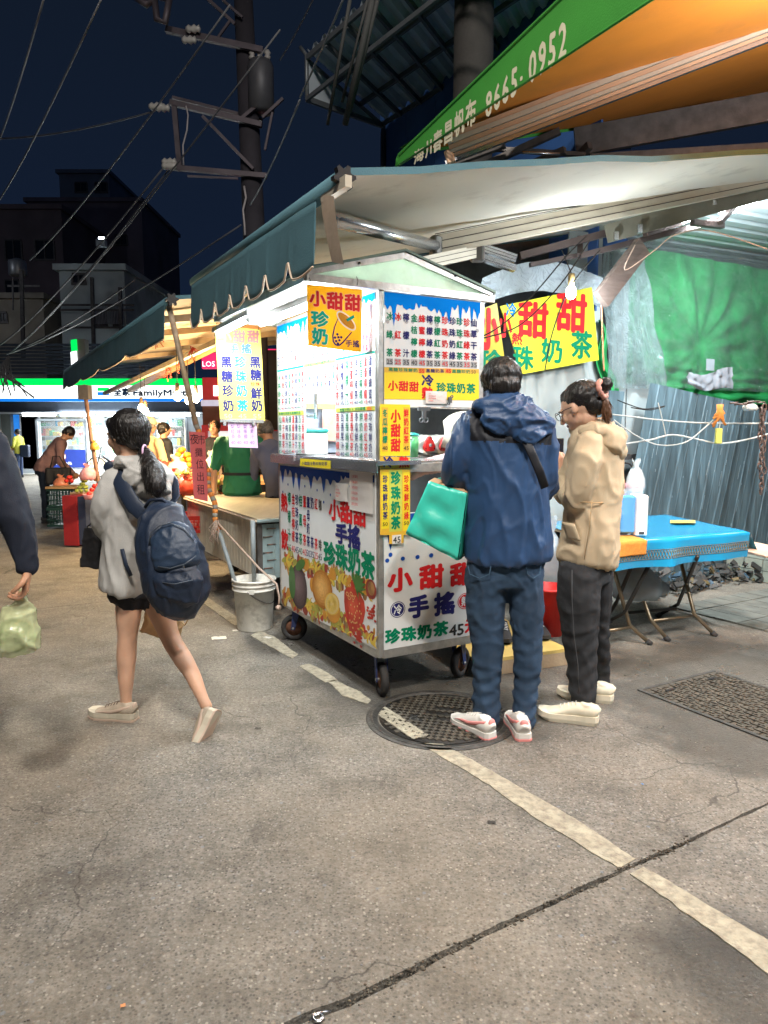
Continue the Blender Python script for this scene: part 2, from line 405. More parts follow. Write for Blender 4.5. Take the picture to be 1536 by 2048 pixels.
j1c = list(j1); j1d = dense(j1c)
def lip(sgn, seed):
    co = off(j1c, sgn * .07); cd_ = dense(co); ed = off(j1d, lambda p: sgn * wid(p))
    ed = [p + V((0, sgn, 0)) * .0045 * (noise.noise(p * 9 + V((seed, 0, 0))) * 1.2 + noise.noise(p * 31 + V((seed, 5, 0))) * .9 + noise.noise(p * 80) * .5) for p in ed]
    m = MB(); n = len(ed); vs = [V((p.x, p.y, 0)) for p in cd_] + [V((p.x, p.y, 0)) for p in ed] + [V((p.x, p.y, -.029)) for p in ed]
    m.add(vs, [(i, i + 1, n + i + 1, n + i) for i in range(n - 1)] + [(n + i, n + i + 1, 2 * n + i + 1, 2 * n + i) for i in range(n - 1)], CONC); m.build('slab_edge', kind='structure'); return co
up1 = lip(1, 3); lo1 = lip(-1, 8); j1 = [None, G(700, 2002), G(972, 1866), G(1244, 1741), G(1380, 1681), G(1506, 1621)]
lo2 = jag(off(j2, -.004), step=.4, amp=.01); up2 = jag(off(j2, .004), step=.4, amp=.01)
slab([V((-60, -60, 0)), V((60, -60, 0))] + lo1[::-1])
slab(up1 + [V((80, 60, 0))] + lo2[::-1] if False else up1 + lo2[::-1])
slab(up2 + [V((140, 230, 0)), V((-140, 230, 0))])
# grit lying in the open joint
mb = MB(); GR = mt('joint_grit', (.10, .085, .065), .95, var=.6, vs=60, bump=.3)
rnd = random.Random(4)
for i in range(520):
    k = rnd.random(); p = j1[1].lerp(j1[4], k) if rnd.random() < .9 else j1[1] + V((rnd.uniform(-.1, .12), rnd.uniform(-.06, .05), 0))
    tt = (j1[4] - j1[1]); seg = k * 3; i0 = 1 + int(min(2.999, seg)); p = j1[i0].lerp(j1[i0 + 1], seg - int(min(2.999, seg)))
    p = p + V((rnd.gauss(0, .012), rnd.gauss(0, .012), 0)); r = rnd.uniform(.0015, .005)
    p.z = r * .5 - (.012 if (rnd.random() < .6) else 0)
    mb.ell(p, r * rnd.uniform(.8, 1.8), r, r * .7, GR, n=5, m=3)
mb.build('grit', label='dark grit caught in the open joint of the concrete', kind='stuff')
# loose pebbles and scraps
mb = MB(); PB = [mt('pale_pebble', (.42, .39, .33), .8), mt('grey_pebble', (.2, .2, .2), .8), mt('dark_pebble', (.06, .055, .05), .8)]
for i in range(900):
    Yp = 1.25 + 3.6 * rnd.random() ** 1.5; X = rnd.uniform(-.62, .62) * Yp; r = rnd.uniform(.0009, .0028)
    mb.ell(V((X, Yp, r * .35)), r * rnd.uniform(.9, 2), r, r * .6, PB[rnd.choice((0, 0, 1, 2))], n=5, m=3)
mb.build('gravel', label='fine loose stones scattered over the concrete', kind='stuff')
# white line
PAINT = mt('worn_road_paint', (.37, .335, .25), .8, var=.2, vs=14, bump=.6, bs=120, dirt=.6, dcol=(.19, .165, .13), ds=34)
def strip(pa, pb, name='road_marking', z=.004, mat=PAINT, seed=1, amp=.006):
    a = jag([V((p.x, p.y, 0)) for p in pa], .012, amp, seed); b = jag([V((p.x, p.y, 0)) for p in pb], .012, amp, seed + 4)
    n = max(len(a), len(b)); A_ = [a[int(i * (len(a) - 1) / (n - 1))] for i in range(n)]; B_ = [b[int(i * (len(b) - 1) / (n - 1))] for i in range(n)]
    m = MB(); vs = [p + Z * z for p in A_] + [p + Z * z for p in B_] + [V((p.x, p.y, .0005)) for p in A_] + [V((p.x, p.y, .0005)) for p in B_]
    m.add(vs, [(i, i + 1, n + i + 1, n + i) for i in range(n - 1)] + [(2 * n + i, 2 * n + i + 1, i + 1, i) for i in range(n - 1)] + [(n + i, n + i + 1, 3 * n + i + 1, 3 * n + i) for i in range(n - 1)], mat)
    return m.build(name, kind='structure')
g = lambda *p: [G(x, y) for x, y in p]
strip(g((836, 1488), (945, 1550), (1081, 1643), (1239, 1738)), g((885, 1488), (1054, 1583), (1150, 1640), (1272, 1719)))
strip(g((1261, 1749), (1342, 1806), (1536, 1948), (1700, 2090)), g((1288, 1735), (1408, 1806), (1536, 1882), (1720, 2010)))
strip(g((598, 1333), (639, 1358), (651, 1366)), g((618, 1328), (660, 1349), (676, 1363)), seed=6)
strip(g((657, 1364), (684, 1391), (735, 1409)), g((668, 1361), (720, 1384), (742, 1402)), seed=9)
strip(g((500, 1272), (540, 1294), (585, 1318)), g((520, 1262), (548, 1274), (597, 1310)), seed=12)
strip(g((397, 1200), (451, 1239), (470, 1252)), g((411, 1193), (473, 1234), (485, 1245)), seed=15)
# round manhole
IRON = mt('cast_iron', (.085, .072, .055), .55, metal=.35, var=.4, vs=12, bump=.6, bs=90)
IRON2 = mt('cast_iron_frame', (.07, .066, .06), .5, metal=.3, var=.35, vs=16, bump=.6, bs=80)
RIMC = mt('frame_mortar', (.12, .115, .10), .8, var=.3, vs=20, bump=.6, bs=70)
mc = V((.285, 3.425, 0)); R_ = .31
mh = thing('manhole_cover', 'round cast iron manhole cover with the white line painted across it', 'manhole cover', mc)
m = MB(); m.lathe(mc, [(.318, .004), (.372, .004), (.376, .0005), (.318, .0005)], IRON2, 64, closed=True); m.lathe(mc, [(.335, .006), (.352, .006), (.352, .002), (.335, .002)], IRON2, 64, closed=True); m.build('frame', mh)
m = MB(); m.lathe(mc, [(R_, .0006), (R_, .0055), (.0, .0055)], mt('iron_recess', (.018, .016, .014), .6, metal=.3, var=.4, vs=12, bump=.5), 64); m.build('cover', mh)  # recess floor coloured darker than the studs to deepen the relief
m = MB(); PNT = PAINT
la, lb = G(746, 1425), G(836, 1488); lc, ld = G(800, 1412), G(885, 1480)
du = (lb - la).normalized(); dv = V((-du.y, du.x, 0)); la0 = la
for i in range(-13, 14):
    for j in range(-13, 14):
        c = mc + B * (i * .0235) + A * (j * .0235)
        if (i + j) % 2: continue
        if (c - mc).length > R_ - .02: continue
        if -6 <= i <= -5 and 1 <= j <= 3: continue
        if -1 <= i <= 5 and -3 <= j <= 4: 
            if (i + j) % 4: continue
        m.box(c + Z * .008, .027, .024, .006, IRON, B, A)
m.build('stud', mh)['kind'] = 'stuff'
bd = Board(mc + B * -.16 + A * .01 + Z * .0065, B, A); bd.ch('G', 0, 0, .07, .07, IRON2, .02); bd.done('lettering', mh)
m = MB()
for i in range(26):          # paint carried by the lattice, holes left open at the recesses
    for j in range(5):
        q = la0 + du * (-.03 + i * .0165) + dv * (.004 + j * .0165 + .006 * noise.noise(V((i * .6, j, 0))))
        if (q - mc).length > R_ - .008 or ((i + j * 3) % 5 == 2 and 0 < j < 4) or rnd.random() < .05: continue
        m.box(q + Z * (.0118 + .0002 * ((i + j) % 3)), .0185, .0185, .0015, PNT, (du * 1.0 + dv * .35).normalized(), (dv - du * .35).normalized())
m.build('paint_stripe', mh)['kind'] = 'stuff'
# second small round cap beside it
m = MB(); m.lathe(G(1022, 1432), [(.075, .0005), (.075, .007), (.06, .007), (.06, .004), (0, .004)], IRON2, 32)
m.build('valve_cover', label='small dark iron valve cover at the right rim of the round manhole', cat='valve cover')
# rectangular cover with a maze relief
c0 = G(1285, 1382); rc = c0 + B * .31 - A * .5
rm = thing('access_cover', 'large rectangular iron access cover with maze relief at right', 'access cover', rc)
m = MB(); m.box(rc + Z * .0025, .62, 1.0, .004, IRON, B, A); m.build('cover', rm)
m = MB()
for sx_, sy_, lx, ly in ((0, .508, .66, .02), (0, -.508, .66, .02), (.32, 0, .02, .996), (-.32, 0, .02, .996)):
    m.box(rc + B * sx_ + A * sy_ + Z * .004, lx, ly, .007, IRON2, B, A)
m.build('frame', rm)
m = MB()
for i in range(24):
    for j in range(38):
        c = rc + B * (-.29 + i * .0252) + A * (-.47 + j * .0252)
        if (i // 2 + j) % 3 == 0: m.box(c + Z * .0065, .042, .010, .005, IRON, B, A)
        elif (i + j) % 2 == 0: m.box(c + Z * .0068, .010, .036, .005, IRON, B, A)
m.build('relief', rm)['kind'] = 'stuff'
m = MB()
for u, v_ in ((-.18, .42), (.18, .42), (-.18, -.42)): m.box(rc + B * u + A * v_ + Z * .0105, .07, .018, .003, mt('hole', (.01, .01, .01), .9), B, A)
m.build('lifting_slot', rm)
# litter on the ground
def scrap(px, py, w, h, col, name, lab, rz=.4, z=.004, crumple=.006):
    p = G(px, py); r = random.Random(px)
    m = MB(); m.sheet(lambda u, v: p + V((math.cos(rz), math.sin(rz), 0)) * (u - .5) * w + V((-math.sin(rz), math.cos(rz), 0)) * (v - .5) * h + Z * (z + crumple * abs(noise.noise(V((u * 4 + px, v * 4, 0))))), 6, 6, mt('scrap_' + str(px), col, .7))
    m.build(name, label=lab, cat='litter')
scrap(438, 1277, .10, .07, (.62, .6, .52), 'paper_scrap', 'flat white paper scrap on the ground left of the bucket', .3)
scrap(470, 1262, .035, .03, (.6, .58, .5), 'paper_scrap', 'tiny white scrap touching the foot of the bucket')
scrap(535, 1276, .055, .03, (.62, .6, .55), 'paper_scrap', 'white scrap on the painted line right of the bucket', -.5)
scrap(516, 1458, .030, .018, (.05, .04, .03), 'dead_leaf', 'small dark leaf on the concrete right of the walking woman', 0, .003, .004)
scrap(983, 1646, .03, .02, (.04, .035, .03), 'dead_leaf', 'small dark leaf on the concrete left of the white line', 0, .003, .004)
scrap(1285, 1570, .008, .008, (.05, .2, .5), 'plastic_scrap', 'tiny blue scrap on the concrete below the access cover')
scrap(246, 2014, .012, .010, (.6, .25, .1), 'orange_peel', 'tiny orange peel scrap at the lower left of the ground')
m = MB(); gp = G(636, 2040); STL = mt('bright_steel', (.6, .6, .62), .25, metal=1, var=.1)
m.lathe(gp + Z * .006, [(.006, 0), (.016, 0), (.016, .004), (.006, .004)], STL, 16, closed=True)
m.tube([gp + V((-.02, -.01, .006)), gp + V((.0, .012, .008)), gp + V((.03, .02, .006))], .003, STL, 6)
m.build('bottle_ring', label='small shiny metal ring lying in the ground joint', cat='litter')
# ------------------------------------------------------------------ drinks cart
STEEL = mt('worn_steel', (.50, .49, .46), .38, metal=.75, var=.2, vs=20, bump=.12, bs=70, dirt=.3, dcol=(.16, .12, .08), ds=9)
STEEL_N = mt('clean_steel', (.62, .63, .64), .25, metal=.9, var=.08, bump=.05)
WHT = mt('print_white', (.74, .75, .74), .38, var=.04, vs=3, bump=.02, dirt=.1, dcol=(.45, .42, .36), ds=2)
BLU = mt('print_blue', (.0, .20, .72), .7, spec=.05, var=.05, bump=.02)
NVY = mt('print_navy', (.02, .02, .13), .6, spec=.2, var=.05, bump=.02)
DBL = mt('print_dark_blue', (.01, .07, .36), .6, spec=.2, var=.05, bump=.02)
RED = mt('print_red', (.62, .018, .022), .6, spec=.2, var=.05, bump=.02)
GRN = mt('print_green', (.0, .21, .10), .6, spec=.2, var=.05, bump=.02)
TEA = mt('print_teal', (.0, .30, .23), .6, spec=.2, var=.05, bump=.02)
YEL = mt('print_yellow', (.80, .60, .02), .4, var=.04, bump=.02)
AMB = mt('print_amber', (.72, .42, .04), .4, var=.05, bump=.02)
ORG_ = mt('print_orange', (.70, .22, .03), .4, var=.05, bump=.02)
GRY = mt('print_grey', (.38, .38, .38), .4, var=.04, bump=.02)
BLK = mt('print_black', (.02, .02, .02), .4, var=.04, bump=.02)
PNK = mt('pink_paper', (.72, .46, .66), .7, var=.04, bump=.03)
PAP = mt('white_paper', (.72, .68, .64), .7, var=.04, bump=.03)
RUB = mt('black_rubber', (.03, .028, .027), .8, var=.3, vs=30, bump=.3)
RUST = mt('rusty_hub', (.22, .10, .06), .8, var=.4, vs=30, bump=.3)
BPT = mt('blue_fork_paint', (.03, .05, .16), .5, metal=.2, var=.25, vs=20, bump=.1, dirt=.3, dcol=(.08, .06, .05))
c1 = lambda x, y: (540 + x / 3.339, 540 + y / 3.339)
c2 = lambda x, y: (540 + x / 3.339, 900 + y / 3.339)
CL, CW = 1.40, .66
cart = thing('drinks_cart', 'tall white and steel drinks cart covered in red and green menu lettering', 'drinks cart', W(.7, .33))
m = MB()
for a, b in ((.014, .014), (CL - .014, .014), (.014, CW - .014), (CL - .014, CW - .014)):
    m.box(W(a, b, 1.19), .028, .028, 1.91, STEEL, A, B)
for z in (.25, 1.235):
    for b in (.012, CW - .012): m.box(W(CL / 2, b, z), CL - .06, .024, .045, STEEL, A, B)
    for a in (.012, CL - .012): m.box(W(a, CW / 2, z), .024, CW - .06, .045, STEEL, A, B)
m.box(W(CL / 2, .015, 2.13), CL - .06, .022, .03, STEEL, A, B)
m.build('frame', cart)
m = MB(); m.box(W(CL / 2, CW / 2, .245), CL - .05, CW - .05, .02, STEEL, A, B); m.build('floor_panel', cart)
m = MB()
m.box(W(.705, .10, 1.265), 1.50, .26, .022, STEEL_N, A, B); m.box(W(.70, .46, 1.262), 1.36, .38, .016, STEEL_N, A, B)
m.box(W(.705, -.034, 1.243), 1.50, .006, .05, STEEL_N, A, B)
m.build('counter', cart)
m = MB(); m.box(W(.0, .155, 2.145), .028, 1.13, .036, STEEL, A, B); m.build('roof_beam', cart); m = MB(); m.box(W(CL + .03, .155, 2.145), .028, 1.13, .036, STEEL, A, B)
m.build('roof_beam', cart)
RFG = mt('roof_green', (.14, .20, .16), .5, metal=.3, var=.2, bump=.1)
LNR = mt('roof_liner', (.60, .66, .58), .6, var=.06, bump=.05)
def roofslab(b0, z0, b1, z1, nm):
    m = MB(); m.prism([W(-.03, b0, z0), W(CL + .08, b0, z0), W(CL + .08, b1, z1), W(-.03, b1, z1)], V((0, 0, .012)), RFG)
    m.prism([W(-.02, b0, z0 - .006), W(CL + .07, b0, z0 - .006), W(CL + .07, b1, z1 - .006), W(-.02, b1, z1 - .006)], V((0, 0, .004)), LNR)
    m.build(nm, cart)
roofslab(-.41, 2.172, .14, 2.325, 'roof_panel'); roofslab(.14, 2.325, .715, 2.172, 'roof_panel')
m = MB(); m.bar(W(-.012, -.39, 2.170), W(-.012, .14, 2.305), .02, .028, STEEL); m.bar(W(-.012, .14, 2.305), W(-.012, .70, 2.170), .02, .028, STEEL)
for b, z in ((-.12, 2.238), (.45, 2.238)): m.lathe(W(-.024, b, z), [(.0, 0), (.006, 0), (.006, .004), (0, .004)], RUB, 10, ax=B, ay=Z, az=-A)
m.build('gable_trim', cart)
PLA = mt('gable_plastic', (.74, .82, .72), .5, var=.12, vs=8, bump=.4, bs=14, dirt=.15, dcol=(.3, .27, .2)); translucent(PLA, .6)
m = MB(); m.prism([W(0, -.36, 2.166), W(0, .66, 2.166), W(0, .14, 2.292)], A * .006, PLA); m.build('gable_panel', cart)
m = MB(); m.box(W(CL / 2 - .01, -.2, 2.158), CL - .04, .36, .004, mt('soffit_white', (.75, .76, .76), .5, var=.03, bump=.03), A, B); m.build('soffit', cart)
m = MB(); m.box(W(CL / 2, -.392, 2.15), CL + .05, .012, .04, STEEL, A, B); m.build('eave_trim', cart)
# -- panels with print
def panel(P0, ux, uz, pts, name, back=.004):
    b = Board(P0, ux, uz); q = [b.uv(p) for p in pts]
    m = MB(); m.prism([b.P + b.ux * x + b.uz * y for x, y in q], -b.n * back, WHT); m.build(name, cart); return b
lo = panel(W(CL - .03, -.003, .275), -A, Z, [W(CL - .03, -.003, .275), W(.03, -.003, .275), W(.03, -.003, 1.21), W(CL - .03, -.003, 1.21)], 'side_panel')
# left lower print
lo.drips(.01, .94, .925, .77, DBL, 3, 10, DBL); lo.drips(.93, 1.33, .925, .80, DBL, 9, 5, DBL)
def cols(bd, data, cr, wpx, y0, y1, yp=None, bold=.03, conv=c2, ph=9, pw=None):
    for i, (x, t, cm, pr) in enumerate(data):
        dy = 0
        X, Y0 = conv(x, y0(x)); _, Y1 = conv(x, y1(x))
        bd.col(t, X, Y0, X, Y1, cm, wpx, bold * .6)
        if pr and yp:
            _, Yp = conv(x, yp(x)); bd.num(pr, X, Yp, pw or wpx, ph, cm, .0)
hot = [(130, '檸檬汁', GRN, '35'), (157, '金桔檸檬', RED, '40'), (181, '珍珠奶茶', NVY, '45'), (206, '桂圓茶', GRN, '40'), (232, '薑母茶', RED, '40'),
       (257, '薑母奶茶', NVY, '50'), (283, '奶茶', NVY, '35'), (309, '紅茶', RED, '25'), (336, '咖啡', BLK, '45')]
sl = lambda k0, k1, x0=130, x1=336: (lambda x: k0 + (k1 - k0) * (x - x0) / (x1 - x0))
cols(lo, hot, None, 7.2, sl(322, 366), sl(566, 635), sl(650, 712), .035, ph=11, pw=7)
lo.cell('熱', *c2(76, 290), *c2(118, 410), RED, .04); lo.cell('飲', *c2(78, 535), *c2(122, 660), RED, .04)
for ch, x0, y0, x1, y1 in (('小', 395, 335, 470, 462), ('甜', 470, 352, 556, 480), ('甜', 558, 370, 645, 500)): lo.cell(ch, *c2(x0, y0), *c2(x1, y1), RED, .045)
for ch, x0, y0, x1, y1 in (('手', 438, 500, 520, 618), ('搖', 520, 512, 605, 650)): lo.cell(ch, *c2(x0, y0), *c2(x1, y1), NVY, .045)
for ch, x0, y0, x1, y1 in (('珍', 360, 622, 440, 758), ('珠', 440, 640, 520, 785), ('奶', 522, 662, 608, 815), ('茶', 610, 690, 702, 850)): lo.cell(ch, *c2(x0, y0), *c2(x1, y1), GRN, .045)
# fruit picture
FR = {k: mt('fruit_' + k, c, .4, var=v, vs=s, bump=.03) for k, c, v, s in (
    ('ground', (.30, .15, .05), .6, 18), ('passion', (.09, .045, .05), .2, 6), ('leaf', (.05, .16, .03), .2, 8), ('mango', (.62, .27, .03), .2, 5), ('lemon', (.72, .45, .06), .1, 8),
    ('pulp', (.78, .55, .12), .1, 30), ('berry', (.48, .03, .015), .25, 10), ('seed', (.75, .55, .2), .1, 5), ('banana', (.72, .50, .06), .15, 10), ('grape', (.40, .38, .06), .3, 15), ('plum', (.25, .03, .02), .3, 15), ('shine', (.78, .42, .10), .1, 5))}
def top(x): return 668 + (868 - 668) * (x - 80) / 620
def bot(x): return 1035 + (1322 - 1035) * (x - 85) / 620
lo.poly([c2(84, 668), c2(84, 1024), c2(706, 1320), c2(702, 868)], WHT, .0002)
r = random.Random(5)
def crescent(X, Y, L, w, rot, mat, d):
    pts = []
    for i in range(9):
        t = -1.1 + 2.2 * i / 8; pts.append((L * math.sin(t), L * .8 * (1 - math.cos(t))))
    inner = [(x * .93, y + w * math.cos(x / L * 1.2)) for x, y in pts[::-1]]
    ca, sa = math.cos(rot), math.sin(rot)
    q = [(X + (ca * x - sa * y), Y + (sa * x + ca * y)) for x, y in pts + inner]
    lo.poly([c2(*k) for k in q], mat, d)
for i in range(420):
    x = r.uniform(92, 698); side = r.random()
    y = top(x) + (bot(x) - top(x)) * (r.uniform(.03, .30) ** 1 if side < .5 else r.uniform(.72, .95))
    k = r.choice(('grape', 'plum', 'mango', 'banana', 'ground', 'berry', 'grape'))
    if k == 'banana': crescent(x, y, r.uniform(26, 40), 12, r.uniform(-2, 1.5), FR[k], .0004 + i * .0000015)
    else: lo.blob(*c2(x, y), r.uniform(2, 7), r.uniform(2.5, 9), FR[k], .0003 + i * .0000015, r.uniform(0, 3), 14)
for i, (x, y) in enumerate([(108, 730), (118, 745), (132, 750), (300, 790), (315, 800), (460, 850), (478, 860), (495, 868), (100, 1000), (245, 1040), (262, 1050), (650, 1250), (668, 1262), (690, 1275)]):
    crescent(x, y, 42, 15, -1.5 + .15 * (i % 3), FR['banana'], .0009 + i * .00001)
for x, y in [(240, 765), (420, 830), (660, 900), (600, 905)]: lo.blob(*c2(x, y), 7, 12, FR['mango'], .0011)
lo.blob(*c2(676, 930), 11, 20, FR['plum'], .0012); lo.blob(*c2(678, 925), 7, 14, FR['ground'], .0013)
for i in range(22):
    for cx, cy in ((310, 1075), (450, 1150), (680, 1090), (590, 1245)):
        lo.blob(*c2(cx + r.gauss(0, 16), cy + r.gauss(0, 26)), 2.4, 2.8, FR['berry' if cx > 560 else 'grape'], .0013 + i * .00001, 0, 10)
def ball(x, y, rx, ry, ca_, cb2, d, rot=0, n=7):
    for i in range(n):
        t = i / (n - 1); mm = mt('fruit_tone_%d_%d_%d' % (x, y, i), tuple(a * (1 - t) + b * t for a, b in zip(ca_, cb2)), .45, var=.12, vs=40, bump=0)
        lo.blob(*c2(x - 8 * t, y - 14 * t), rx * (1 - .78 * t), ry * (1 - .78 * t), mm, d + .00003 * i, rot, 26)
ball(192, 915, 17.5, 43, (.055, .03, .035), (.20, .13, .14), .0018, -.06); lo.blob(*c2(150, 880), 6.5, 33, FR['leaf'], .0020, .05, 24); lo.blob(*c2(205, 768), 10.5, 10, FR['leaf'], .0022, .4, 20)
ball(350, 930, 21, 38, (.42, .15, .01), (.85, .48, .14), .0018, .1); lo.blob(*c2(285, 900), 5, 14, FR['mango'], .0017)
lo.blob(*c2(425, 1075), 14, 24, FR['mango'], .0022, .2, 26); lo.blob(*c2(417, 1028), 15.5, 22, FR['lemon'], .0025, .25, 28); lo.blob(*c2(417, 1028), 13.5, 19.5, FR['seed'], .0027, .25, 28)
for i in range(9):
    t = i * 2 * math.pi / 9; lo.blob(*c2(417 + 23 * math.cos(t), 1028 + 33 * math.sin(t)), 3.5, 6.5, FR['pulp'], .003, t, 10)
lo.poly([c2(500, 935), c2(520, 915), c2(560, 920), c2(600, 950), c2(632, 1010), c2(640, 1080), c2(625, 1150), c2(590, 1205), c2(560, 1218), c2(530, 1185), c2(508, 1110), c2(498, 1010)], FR['berry'], .0018)
ball(562, 1060, 15, 34, (.46, .03, .015), (.70, .10, .05), .0020)
for i in range(42):
    u, v_ = r.uniform(-1, 1), r.uniform(-1, 1)
    if u * u + v_ * v_ < .85: lo.blob(*c2(568 + u * 58 + v_ * 12, 1075 + v_ * 135), .9, 2.1, FR['seed'], .0026, 0, 8)
for i in range(4): lo.blob(*c2(520 + i * 13, 960 + (i % 2) * 26), 2.8, 4.2, FR['seed'], .0028, 0, 10); lo.blob(*c2(520 + i * 13, 960 + (i % 2) * 26), 1.8, 3.0, FR['berry'], .003, 0, 10)
for i in range(9):
    t = -1.9 + i * .37; lo.poly([c2(575, 925), c2(575 + 62 * math.cos(t) - 8, 925 + 95 * math.sin(t)), c2(575 + 72 * math.cos(t + .15), 925 + 105 * math.sin(t + .15)), c2(590, 945)], FR['leaf'], .0028 + i * .00002)
lo.done('lettering', cart)
# notes taped on the lower panel
def note(P, X0, Y0, X1, Y1, lines, nm, cm, parent, d=.006, mat=PAP):
    b = Board(onpl(X0, Y1, P[0] + P[1] * d, P[1]), P[2], Z); w_, h_ = b.px(X1, Y0)
    b.mb.add([b.p(0, 0), b.p(w_, 0), b.p(w_, h_), b.p(0, h_), b.p(w_ * .5, h_ * .5, .003)], [(0, 1, 4), (1, 2, 4), (2, 3, 4), (3, 0, 4)], mat)
    b.lay = .0042
    for i, t in enumerate(lines):
        hh = h_ / (len(lines) + 1.3); n = len(t)
        for k, c in enumerate(t): b.ch(c, w_ * .12 + k * hh * .62, h_ - hh * (i + 1.35), hh * .58, hh * .62, cm, .0)
    return b.done(nm, parent)
PL0 = (W(0, -.003, 0), -B, -A)
note(PL0, *c2(533, 150), *c2(688, 398), ['注意事項', '手搖飲料', '冷熱皆宜', '珍珠奶茶', '甜度冰塊', '請先告知'], 'notice', RED, cart)
note(PL0, *c2(436, 228), *c2(518, 332), ['公告：', '飲料現做', '請稍候片刻', '謝謝您'], 'notice', RED, cart, .009)
# front lower panel (towards the viewer)
fr = panel(W(-.003, .03, .275), B, Z, [W(-.003, .03, .275), W(-.003, CW - .03, .275), W(-.003, CW - .03, 1.0), W(-.003, .03, 1.0)], 'front_panel')
fr.drips(.0, .60, .72, .50, DBL, 21, 8, DBL, .1)
for X, Y in ((782, 738), (886, 725), (984, 714), (1075, 703)): fr.blob(*c2(X, Y), 4.2, 4.2, DBL, .0007)
for ch, x0, y0, x1, y1 in (('小', 785, 775, 950, 955), ('甜', 995, 755, 1160, 935), ('甜', 1200, 742, 1365, 915)): fr.cell(ch, *c2(x0, y0), *c2(x1, y1), RED, .05)
for ch, x0, y0, x1, y1 in (('手', 920, 960, 1062, 1130), ('搖', 1095, 938, 1235, 1112)): fr.cell(ch, *c2(x0, y0), *c2(x1, y1), NVY, .05)
for ch, x0, y0, x1, y1 in (('珍', 768, 1185, 868, 1300), ('珠', 875, 1170, 975, 1285), ('奶', 982, 1155, 1082, 1270), ('茶', 1088, 1135, 1190, 1250)): fr.cell(ch, *c2(x0, y0), *c2(x1, y1), GRN, .05)
fr.cell('4', *c2(1195, 1135), *c2(1300, 1255), BLK, .02); fr.cell('5', *c2(1246, 1130), *c2(1350, 1250), BLK, .02); fr.cell('元', *c2(1298, 1110), *c2(1395, 1225), RED, .045)
for x, y, cm, ch in ((852, 1065, NVY, '冷'), (1303, 1008, RED, '熱')):
    fr.blob(*c2(x, y), 15, 16, cm, .0004, 0, 32); fr.blob(*c2(x, y), 13.6, 14.6, WHT, .0005, 0, 32); fr.blob(*c2(x, y), 12.4, 13.2, cm, .0006, 0, 32)
    fr.lay = .0008; fr.cell(ch, *c2(x - 29, y - 38), *c2(x + 29, y + 38), WHT, .03); fr.lay = 0
fr.done('lettering', cart)
# right upper menu
up = panel(W(-.003, .03, 1.585), B, Z, [W(-.003, .03, 1.555), W(-.003, CW - .03, 1.555), W(-.003, CW - .03, 2.125), W(-.003, .03, 2.125)], 'menu_panel')
up.drips(0, .60, .535, .34, BLU, 33, 16, GRY, .3)
menu = [(798, '冰綠茶', GRN, '25'), (853, '冰紅茶', RED, '25'), (908, '檸檬汁', NVY, '35'), (962, '金桔檸檬', GRN, '40'), (1014, '蜂蜜檸檬', RED, '45'), (1065, '檸檬綠茶', NVY, '35'), (1116, '檸檬紅茶', GRN, '35'),
        (1167, '珍珠奶茶', RED, '45'), (1217, '珍珠奶綠', NVY, '45'), (1265, '珍珠紅茶', GRN, '35'), (1313, '珍珠綠茶', RED, '35'), (1360, '仙草干茶', NVY, '35')]
for x, t, cm, pr in menu:
    k = (x - 798) / 562; yt, yb = 308 + 45 * k, 550 + 30 * k
    X, Y0 = c1(x, yt); _, Y1 = c1(x, yb)
    if len(t) == 3:
        for c, q in zip(t, (0, .5, 1)): y = Y0 + (Y1 - Y0) * q; up.cell(c, X - 6.6, y - 8, X + 6.6, y + 8, cm, .03)
    else:
        for i, c in enumerate(t): y = Y0 + (Y1 - Y0) * i / 3; up.cell(c, X - 6.6, y - 7.6, X + 6.6, y + 7.6, cm, .03)
    X, Yp = c1(x, 612 + 22 * k); up.rect(X - 6.8, Yp - 6.2, X + 6.8, Yp + 6.2, GRY, .0002); up.lay = .0004
    up.num(pr, X, Yp, 11.5, 8.5, RED if cm is RED else BLK, .012); up.lay = 0
up.poly([c1(762, 648), c1(1395, 662), c1(1395, 690), c1(762, 684)], AMB, .0002)
up.poly([c1(762, 684), c1(1395, 690), c1(1395, 872), c1(762, 862)], YEL, .0002); up.lay = .0004
up.row('黑糖珍珠鮮奶', *c1(805, 664), *c1(970, 670), 8, GRN, .02); up.row('黑糖奶茶', *c1(1055, 673), *c1(1148, 675), 8, NVY, .02); up.row('黑糖珍奶', *c1(1228, 677), *c1(1322, 679), 8, GRN, .02)
for x, t in ((1012, '55'), (1190, '45')): X, Y = c1(x, 674); up.rect(X - 6, Y - 4.6, X + 6, Y + 4.6, ORG_); up.lay += .0003; up.num(t, X, Y, 10, 7, RED, .01); up.lay = .0004
up.num('50', *c1(1358, 680), 9, 7, BLK)
up.row('小甜甜', *c1(820, 772), *c1(960, 780), 21, RED, .04); up.row('珍珠奶茶', *c1(1142, 785), *c1(1340, 792), 21, GRN, .04)
up.cell('冷', *c1(1010, 700), *c1(1092, 775), NVY, .04); up.cell('熱', *c1(1010, 782), *c1(1092, 860), RED, .04)
up.done('lettering', cart)
note((W(-.003, 0, 0), -A, B), *c1(1038, 812), *c1(1180, 892), ['公告：', '請先點餐付款', '飲料現點現做', '多謝惠顧'], 'notice', RED, cart, .008, mt('clear_notice', (.60, .55, .52), .4, var=.05))
